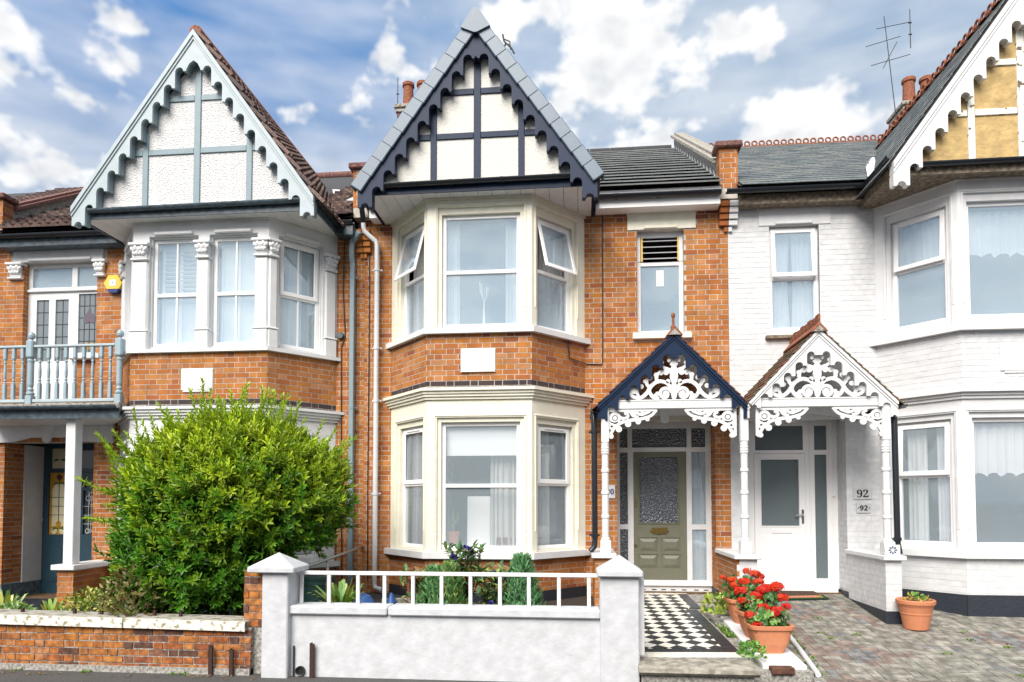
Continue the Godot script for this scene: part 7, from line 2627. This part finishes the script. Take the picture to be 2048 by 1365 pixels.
func clump(called: String, label: String, at: Vector3, count: int, rx: float, ry: float, ln: float, cols: Array, seed_n: int, style := "shrub", category := "plant", group := "") -> Node3D:
	var r := RandomNumberGenerator.new()
	r.seed = seed_n
	var t := thing(called, label, category, T3(at.x, at.y, at.z), group)
	var b := mb()
	var st := mb(Transform3D.IDENTITY, Color(.09, .10, .04))
	for i in count:
		b.col = cols[r.randi() % cols.size()] * r.randf_range(1.15, 1.7)
		b.col.a = 1.0
		var a := r.randf() * TAU
		if style == "spiky":
			var el := r.randf_range(0.35, 1.35)
			var d := Vector3(cos(a) * cos(el), sin(el), sin(a) * cos(el))
			var l := ln * r.randf_range(0.7, 1.1)
			var s := d.cross(UP).normalized()
			var w := 0.026 * l / 0.4
			var p0 := Vector3(cos(a), 0, sin(a)) * 0.02
			var p1 := p0 + d * l * 0.5
			var p2 := p0 + d * l * 0.85 - UP * l * 0.05
			var p3 := p0 + d * l - UP * l * 0.16
			b.quad(p0 - s * w * 0.6, p0 + s * w * 0.6, p1 + s * w, p1 - s * w)
			b.quad(p1 - s * w, p1 + s * w, p2 + s * w * 0.6, p2 - s * w * 0.6)
			b.tri(p2 - s * w * 0.6, p2 + s * w * 0.6, p3)
		elif style == "conifer":
			var y := r.randf()
			var rad := rx * (1.0 - y * 0.85) * sqrt(r.randf())
			var p := Vector3(cos(a) * rad, y * ry, sin(a) * rad)
			var d := Vector3(cos(a) * 0.6, 1.0, sin(a) * 0.6) + Vector3(r.randf_range(-.4, .4), 0, r.randf_range(-.4, .4))
			for k in 3:
				leaf_blade(b, p + d.normalized() * ln * 0.25 * k, d + Vector3(r.randf_range(-.7, .7), r.randf_range(-.2, .2), r.randf_range(-.7, .7)), Vector3(cos(a), 0.2, sin(a)), ln * 0.6, ln * 0.16)
		elif style == "stems":
			var rad := rx * sqrt(r.randf())
			var y := pow(r.randf(), 0.7)
			var p := Vector3(cos(a) * rad * (0.5 + 0.5 * y), y * ry, sin(a) * rad * (0.5 + 0.5 * y))
			var d := Vector3(r.randf_range(-1, 1), r.randf_range(-.2, .8), r.randf_range(-1, 1))
			leaf_blade(b, p, d, UP, ln * r.randf_range(0.7, 1.2), ln * 0.36)
			if i % 9 == 0:
				st.tube([Vector3(p.x * 0.2, 0, p.z * 0.2), Vector3(p.x * 0.7, p.y * 0.6, p.z * 0.7), p], 0.005, 4)
		else:
			var y := r.randf()
			var rad := rx * sqrt(r.randf()) * sqrt(maxf(0.05, 1.0 - (y - 0.35) * (y - 0.35) * 2.0))
			var p := Vector3(cos(a) * rad, y * ry, sin(a) * rad)
			var n := (Vector3(p.x, 0.3 * rx + p.y * 0.3, p.z)).normalized()
			var d := n + Vector3(r.randf_range(-1, 1), r.randf_range(-.6, .9), r.randf_range(-1, 1)) * 0.9
			leaf_blade(b, p, d, n, ln * r.randf_range(0.7, 1.25), ln * (0.6 if style == "round" else 0.4))
	put(b, "foliage", "leaf", t)
	if st.v.size():
		put(st, "stems", "leaf", t)
	return t


func blooms(t: Node3D, spots: Array, c: Color, rr: float, seed_n: int) -> void:
	var r := RandomNumberGenerator.new()
	r.seed = seed_n
	for s: Vector3 in spots:
		var b := mb(Transform3D.IDENTITY, c)
		for k in 16:
			var d := Vector3(r.randf_range(-1, 1), r.randf_range(-0.3, 1.6), r.randf_range(-1, 1)).normalized()
			leaf_blade(b, s, d, Vector3(d.z, d.x, d.y), rr, rr * 0.5)
		put(b, "bloom", "petal", t)


func greenery() -> void:
	# the big clipped shrub
	var r := RandomNumberGenerator.new()
	r.seed = 7
	var t := thing("large_shrub", "large rounded glossy green shrub leaning over the brick garden wall", "shrub", T3(-4.2, 0.2, 2.05))
	var o := Vector3(-4.2, 0.2, 2.05)
	var b := mb()
	for k in 7:
		var a := k * 0.9
		var e := Vector3(cos(a) * 0.9, 1.45 + 0.2 * sin(k * 2.0), sin(a) * 0.45)
		b.tube([Vector3(cos(a) * 0.06, -0.1, sin(a) * 0.06), Vector3(cos(a) * 0.25, 0.45, sin(a) * 0.15), Vector3(cos(a) * 0.5, 0.9, sin(a) * 0.28), e], 0.035, 6, 0.01)
		b.tube([Vector3(cos(a) * 0.4, 0.75, sin(a) * 0.2), Vector3(cos(a + 0.5) * 0.8, 1.05, sin(a + 0.5) * 0.5), Vector3(cos(a + 0.5) * 1.2, 1.25, sin(a + 0.5) * 0.7)], 0.016, 5, 0.006)
	put(b, "trunk", "bark", t)
	var sprigs := []
	for v in 3:
		var s := mb()
		for i in 11:
			var y := 0.015 + i * 0.0125
			var a := i * 2.4 + v
			var tilt := lerpf(0.25, 1.3, i / 10.0)
			var d := Vector3(cos(a) * cos(tilt), sin(tilt), sin(a) * cos(tilt))
			var g := lerpf(0.75, 1.25, i / 10.0)
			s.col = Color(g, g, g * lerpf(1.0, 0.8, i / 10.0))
			leaf_blade(s, Vector3(0, y, 0), d, Vector3(-cos(a) * sin(tilt), cos(tilt), -sin(a) * sin(tilt)), r.randf_range(0.065, 0.092), r.randf_range(0.021, 0.028))
		s.col = Color(.5, .5, .3)
		s.tube([Vector3.ZERO, Vector3(0, 0.14, 0)], 0.0025, 4)
		sprigs.append(s.mesh())
	var nf := FastNoiseLite.new()
	nf.seed = 3
	nf.frequency = 1.6
	var lists := [[], [], []]
	var tints := [[], [], []]
	var total := 0
	var tries := 0
	while total < 9000 and tries < 90000:
		tries += 1
		var u := Vector3(r.randfn(), r.randfn(), r.randfn()).normalized()
		var shell_r := 1.0 - pow(r.randf(), 1.6) * 0.42
		var lump := 1.0 + nf.get_noise_3dv(u * 1.5) * 0.16 + nf.get_noise_3dv(u * 4.0) * 0.10
		var p := Vector3(u.x * 1.27, u.y * (0.95 if u.y > 0 else 0.95), u.z * 0.95) * shell_r * lump + Vector3(0.0, 1.57, 0)
		if tries % 4 == 0:   # the skirt that hangs down to the brick wall
			p = Vector3(u.x * 0.9, u.y * 0.62, u.z * 0.78) * shell_r * lump + Vector3(-0.36, 0.82, 0.16)
		# lower part: full skirt on the brick wall's side, undercut towards the white pillar
		if p.y < 1.0 and p.x > 0.52 + (p.y - 1.0) * 0.5:
			continue
		if p.y < 0.28:
			continue
		# a hollow in the face of the shrub
		if p.z > 0.4 and Vector2((p.x + 0.42) / 0.24, (p.y - 1.32) / 0.09).length() < 1.0 and r.randf() < 0.85:
			continue
		if p.z > 0.2 and Vector2((p.x - 0.42) / 0.34, (p.y - 0.98) / 0.14).length() < 1.0 and r.randf() < 0.8:
			continue
		if nf.get_noise_3dv(p * 3.2) > 0.36 and r.randf() < 0.7:   # gaps between the branches
			continue
		var d := (Vector3(u.x * 0.8, u.y * 0.8 + 0.75, u.z * 0.9) + Vector3(r.randfn(), r.randfn(), r.randfn()) * 0.32).normalized()
		var x := d.cross(Vector3(r.randf_range(-1, 1), r.randf_range(-1, 1), r.randf_range(-1, 1))).normalized()
		var sc := r.randf_range(0.8, 1.25)
		var k := r.randi() % 3
		lists[k].append(Transform3D(Basis(x, d, x.cross(d)) * sc, p))
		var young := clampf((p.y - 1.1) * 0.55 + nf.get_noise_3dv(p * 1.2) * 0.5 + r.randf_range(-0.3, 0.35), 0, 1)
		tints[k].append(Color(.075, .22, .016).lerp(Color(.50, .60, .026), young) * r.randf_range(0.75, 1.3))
		total += 1
	# long shoots standing out of the top and the sides
	for i in 120:
		var a := r.randf_range(-1.35, 1.35)
		var base := Vector3(sin(a) * 1.2, 1.57 + cos(a) * 0.93, r.randf_range(-0.6, 0.6))
		var d := Vector3(sin(a) * 0.7 + r.randf_range(-.3, .3), 1.0, r.randf_range(-.25, .25)).normalized()
		if i < 12:
			base = Vector3(-1.22 + r.randf_range(-0.05, 0.05), r.randf_range(0.9, 1.9), r.randf_range(0.0, 0.5))
			d = Vector3(-1.0, r.randf_range(-0.1, 0.6), 0.1).normalized()
		var n := r.randi_range(1, 4)
		for j in n:
			var x := d.cross(Vector3(r.randf_range(-1, 1), r.randf_range(-1, 1), 0.5)).normalized()
			lists[j % 3].append(Transform3D(Basis(x, d, x.cross(d)) * 0.95, base + d * 0.11 * j))
			tints[j % 3].append(Color(.32, .46, .03) * r.randf_range(0.9, 1.2))
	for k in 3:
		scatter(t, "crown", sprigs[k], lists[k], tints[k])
	# a browning conifer at its foot
	clump("brown_conifer", "browning feathery conifer under the big shrub's skirt", Vector3(-4.90, 0.42, 2.80), 1500, 0.42, 0.62, 0.075, [Color(.10, .095, .03), Color(.12, .075, .035), Color(.075, .095, .02), Color(.16, .15, .04)], 41, "shrub", "shrub")
	clump("yellow_shrub", "low yellow green shrub beside the white post's brick base", Vector3(-5.92, 0.36, 2.2), 620, 0.36, 0.32, 0.06, [Color(.26, .30, .06), Color(.16, .24, .05), Color(.36, .34, .10), Color(.10, .17, .04)], 42, "shrub", "shrub")
	clump("strap_leaf_plant", "upright strap leaved plant behind the brick wall, beside the yellow green shrub", Vector3(-6.35, 0.3, 2.35), 26, 0.1, 0.3, 0.42, [Color(.20, .30, .06), Color(.12, .22, .05), Color(.38, .34, .10)], 43, "spiky")
	clump("strap_leaf_plant", "arching grey green leaved plant at the picture's edge behind the brick wall", Vector3(-6.95, 0.3, 2.4), 34, 0.1, 0.3, 0.5, [Color(.14, .24, .10), Color(.22, .30, .14), Color(.38, .36, .10)], 44, "spiky")
	clump("fern", "pale green fern leaves at the foot of the teal entrance", Vector3(-6.75, 0.38, 2.55), 160, 0.28, 0.14, 0.09, [Color(.14, .25, .10), Color(.2, .3, .12)], 45, "shrub")
	var y := clump("yellow_flowers", "small yellow flowers growing before the blue plinth", Vector3(-4.95, 0.38, 2.75), 90, 0.2, 0.14, 0.05, [Color(.12, .2, .04), Color(.2, .28, .05)], 46)
	blooms(y, [Vector3(-.12, .15, .1), Vector3(-.05, .17, .1), Vector3(.02, .14, .12), Vector3(-.17, .11, .1), Vector3(.1, .12, .1)], Color(.7, .5, .02), 0.03, 47)
	# behind the railing
	clump("spiky_plant", "spiky palm like plant behind the railing near the white pillar", Vector3(-2.75, 0.5, 2.35), 60, 0.1, 0.3, 0.46, [Color(.16, .28, .07), Color(.10, .2, .05), Color(.30, .34, .10)], 51, "spiky")
	clump("small_conifer", "bushy blue green dwarf conifer behind the railing below the ivory bay's edge", Vector3(-1.72, 0.4, 2.0), 900, 0.27, 0.52, 0.12, [Color(.10, .22, .09), Color(.14, .28, .11), Color(.07, .17, .07)], 52, "conifer", "conifer", "dwarf conifers behind the railing")
	clump("small_conifer", "pointed yellow tipped dwarf conifer behind the railing, left of the purple flowers", Vector3(-1.52, 0.4, 2.1), 600, 0.2, 0.58, 0.12, [Color(.08, .18, .07), Color(.16, .24, .07)], 53, "conifer", "conifer", "dwarf conifers behind the railing")
	clump("small_conifer", "tall tipped dwarf conifer behind the railing nearest the navy porch", Vector3(-0.68, 0.4, 1.9), 1000, 0.28, 0.66, 0.12, [Color(.09, .22, .10), Color(.13, .27, .13), Color(.07, .17, .08)], 54, "conifer", "conifer", "dwarf conifers behind the railing")
	var s := clump("purple_flowered_shrub", "tall purple flowered shrub before the middle of the ivory bay", Vector3(-1.42, 0.4, 1.65), 420, 0.24, 0.80, 0.13, [Color(.055, .13, .05), Color(.04, .10, .05), Color(.14, .2, .06)], 55, "stems", "shrub", "purple flowered shrubs")
	blooms(s, [Vector3(-.12, .68, .1), Vector3(-.08, .64, .12), Vector3(.07, .78, .08), Vector3(.1, .75, .1), Vector3(-.06, .44, .18), Vector3(.0, .79, .05)], Color(.06, .03, .30), 0.055, 56)
	s = clump("purple_flowered_shrub", "low purple flowered shrub left of the dwarf conifers behind the railing", Vector3(-1.95, 0.4, 1.85), 300, 0.24, 0.52, 0.13, [Color(.06, .13, .05), Color(.16, .2, .06), Color(.25, .10, .06)], 57, "stems", "shrub", "purple flowered shrubs")
	blooms(s, [Vector3(-.03, .48, .1), Vector3(-.05, .38, .12)], Color(.05, .03, .32), 0.05, 58)
	s = clump("purple_flowered_shrub", "purple flowered shrub between the tall one and the conifer by the porch", Vector3(-1.03, 0.4, 1.75), 420, 0.28, 0.54, 0.13, [Color(.05, .12, .05), Color(.05, .10, .04), Color(.2, .24, .07)], 59, "stems", "shrub", "purple flowered shrubs")
	blooms(s, [Vector3(.02, .5, .1), Vector3(.1, .47, .1), Vector3(.19, .5, .1), Vector3(.24, .3, .15), Vector3(.0, .16, .3), Vector3(.18, .42, .1)], Color(.05, .03, .34), 0.05, 60)
	# weeds by the path
	clump("leafy_plant", "yellow green leafy plant at the edge of the tiled path by the brick pier", Vector3(1.80, 0.33, 0.95), 130, 0.2, 0.2, 0.09, [Color(.2, .3, .05), Color(.12, .22, .04), Color(.36, .38, .10)], 61, "round")
	clump("green_creeper", "green creeper between the stone step and the white slab", Vector3(1.74, 0.18, 2.85), 110, 0.14, 0.13, 0.06, [Color(.08, .2, .04), Color(.14, .28, .05)], 62, "round")
	var w := mb()
	for i in 900:
		var z := r.randf_range(1.0, 3.0)
		var x := 1.735 + (2.7 - z) * 0.03 + r.randf_range(-0.05, 0.05)
		if r.randf() < 0.18:
			x = 2.42 + (2.2 - z) * 0.06 + r.randf_range(-0.07, 0.07)
		w.col = [Color(.12, .24, .03), Color(.2, .28, .04), Color(.08, .17, .03)][r.randi() % 3]
		var gy := (0.19 if z < 1.9 else 0.085) if x < 2.0 else 0.41 - (z + 0.0) * 0.118
		leaf_blade(w, Vector3(x, gy, z), Vector3(r.randf_range(-1, 1), r.randf_range(0.2, 1), r.randf_range(-1, 1)), UP, r.randf_range(0.025, 0.055), 0.02)
	for i in 260:   # tufts in the joints of the drive and along the walls
		var q := r.randi() % 18
		var rr := RandomNumberGenerator.new()
		rr.seed = 900 + q
		var x := rr.randf_range(2.6, 5.0)
		var z := rr.randf_range(1.0, 3.1)
		if q > 12:
			x = rr.randf_range(-6.2, -3.6)
			z = 3.26
		w.col = Color(.13, .24, .03)
		var gy := 0.414 - z * 0.1264 if q <= 12 else -0.04
		leaf_blade(w, Vector3(x + r.randf_range(-.05, .05), gy, z + r.randf_range(-.03, .03)), Vector3(r.randf_range(-1, 1), r.randf_range(0.3, 1), r.randf_range(-1, 1)), UP, r.randf_range(0.02, 0.04), 0.014)
	tag(put(w, "weeds", "leaf"), "small green weeds along the path edges and paving joints", "weeds", "", "stuff")
	var lv := mb()
	for i in 46:
		var x := r.randf_range(-6.3, -3.2)
		if i > 38:
			x = r.randf_range(0.8, 1.9)
		lv.col = [Color(.30, .17, .06), Color(.20, .11, .05), Color(.38, .26, .10)][r.randi() % 3]
		leaf_blade(lv, Vector3(x, -0.03, 3.3 + r.randf() * 0.12), Vector3(r.randf_range(-1, 1), r.randf_range(0, .25), r.randf_range(-1, 1)), UP, r.randf_range(0.025, 0.06), 0.02)
	tag(put(lv, "fallen_leaves", "leaf"), "brown fallen leaves along the foot of the garden walls", "leaves", "", "stuff")


func scatter(parent: Node3D, called: String, m: Mesh, ts: Array, cs: Array) -> void:
	var mm := MultiMesh.new()
	mm.transform_format = MultiMesh.TRANSFORM_3D
	mm.use_colors = true
	mm.mesh = m
	mm.instance_count = ts.size()
	for i in ts.size():
		mm.set_instance_transform(i, ts[i])
		var c: Color = cs[i]
		c.a = 1.0
		mm.set_instance_color(i, c)
	var o := MultiMeshInstance3D.new()
	o.multimesh = mm
	o.material_override = M["leaf"]
	hang(o, called, parent)
	o.set_meta("kind", "stuff")


# ---------- the other side of the street, which the windows mirror ----------
func across_the_street() -> void:
	for k in 5:
		var x := -14.0 + k * 5.8
		var h := thing("opposite_house", ["brick house across the street, first of five mirrored in the windows", "brick house across the street, second of five mirrored in the windows", "brick house across the street, third of five mirrored in the windows", "brick house across the street, fourth of five mirrored in the windows", "brick house across the street, last of five mirrored in the windows"][k], "house", T3(x, -0.1, 19.5), "houses across the street")
		var b := mb()
		b.box(Vector3(0, 0, 0), Vector3(5.78, 5.4, 7.0))
		put(b, "wall", "far_brick", h)
		b = mb()
		b.prism(V2([-0.0, 5.4, 7.0, 5.4, 3.5, 7.4]), 0.0, 5.78)
		b.t = Transform3D.IDENTITY
		var o := put(b, "roof", "far_roof", h)
		o.transform = Transform3D(Basis(Vector3(0, 0, 1), UP, Vector3(-1, 0, 0)), Vector3(5.78, 0.01, 0))
		b = mb()
		b.box(Vector3(0.3, 0, -0.9), Vector3(2.9, 5.2, -0.001))
		put(b, "bay", "white_paint", h)
		for q: Array in [[0.55, 0.9, 2.65, 2.5, -0.905], [0.55, 3.2, 2.65, 4.9, -0.905], [3.7, 3.3, 4.6, 4.9, -0.005], [3.6, 0.2, 4.7, 2.5, -0.005]]:
			b = mb()
			b.box(Vector3(q[0], q[1], q[4]), Vector3(q[2], q[3], q[4] + 0.003))
			put(b, "window", "dark_glass", h)
		b = mb()
		b.box(Vector3(5.2, 6.2, 3.0), Vector3(5.75, 8.6, 4.0))
		put(b, "chimney", "far_brick", h)
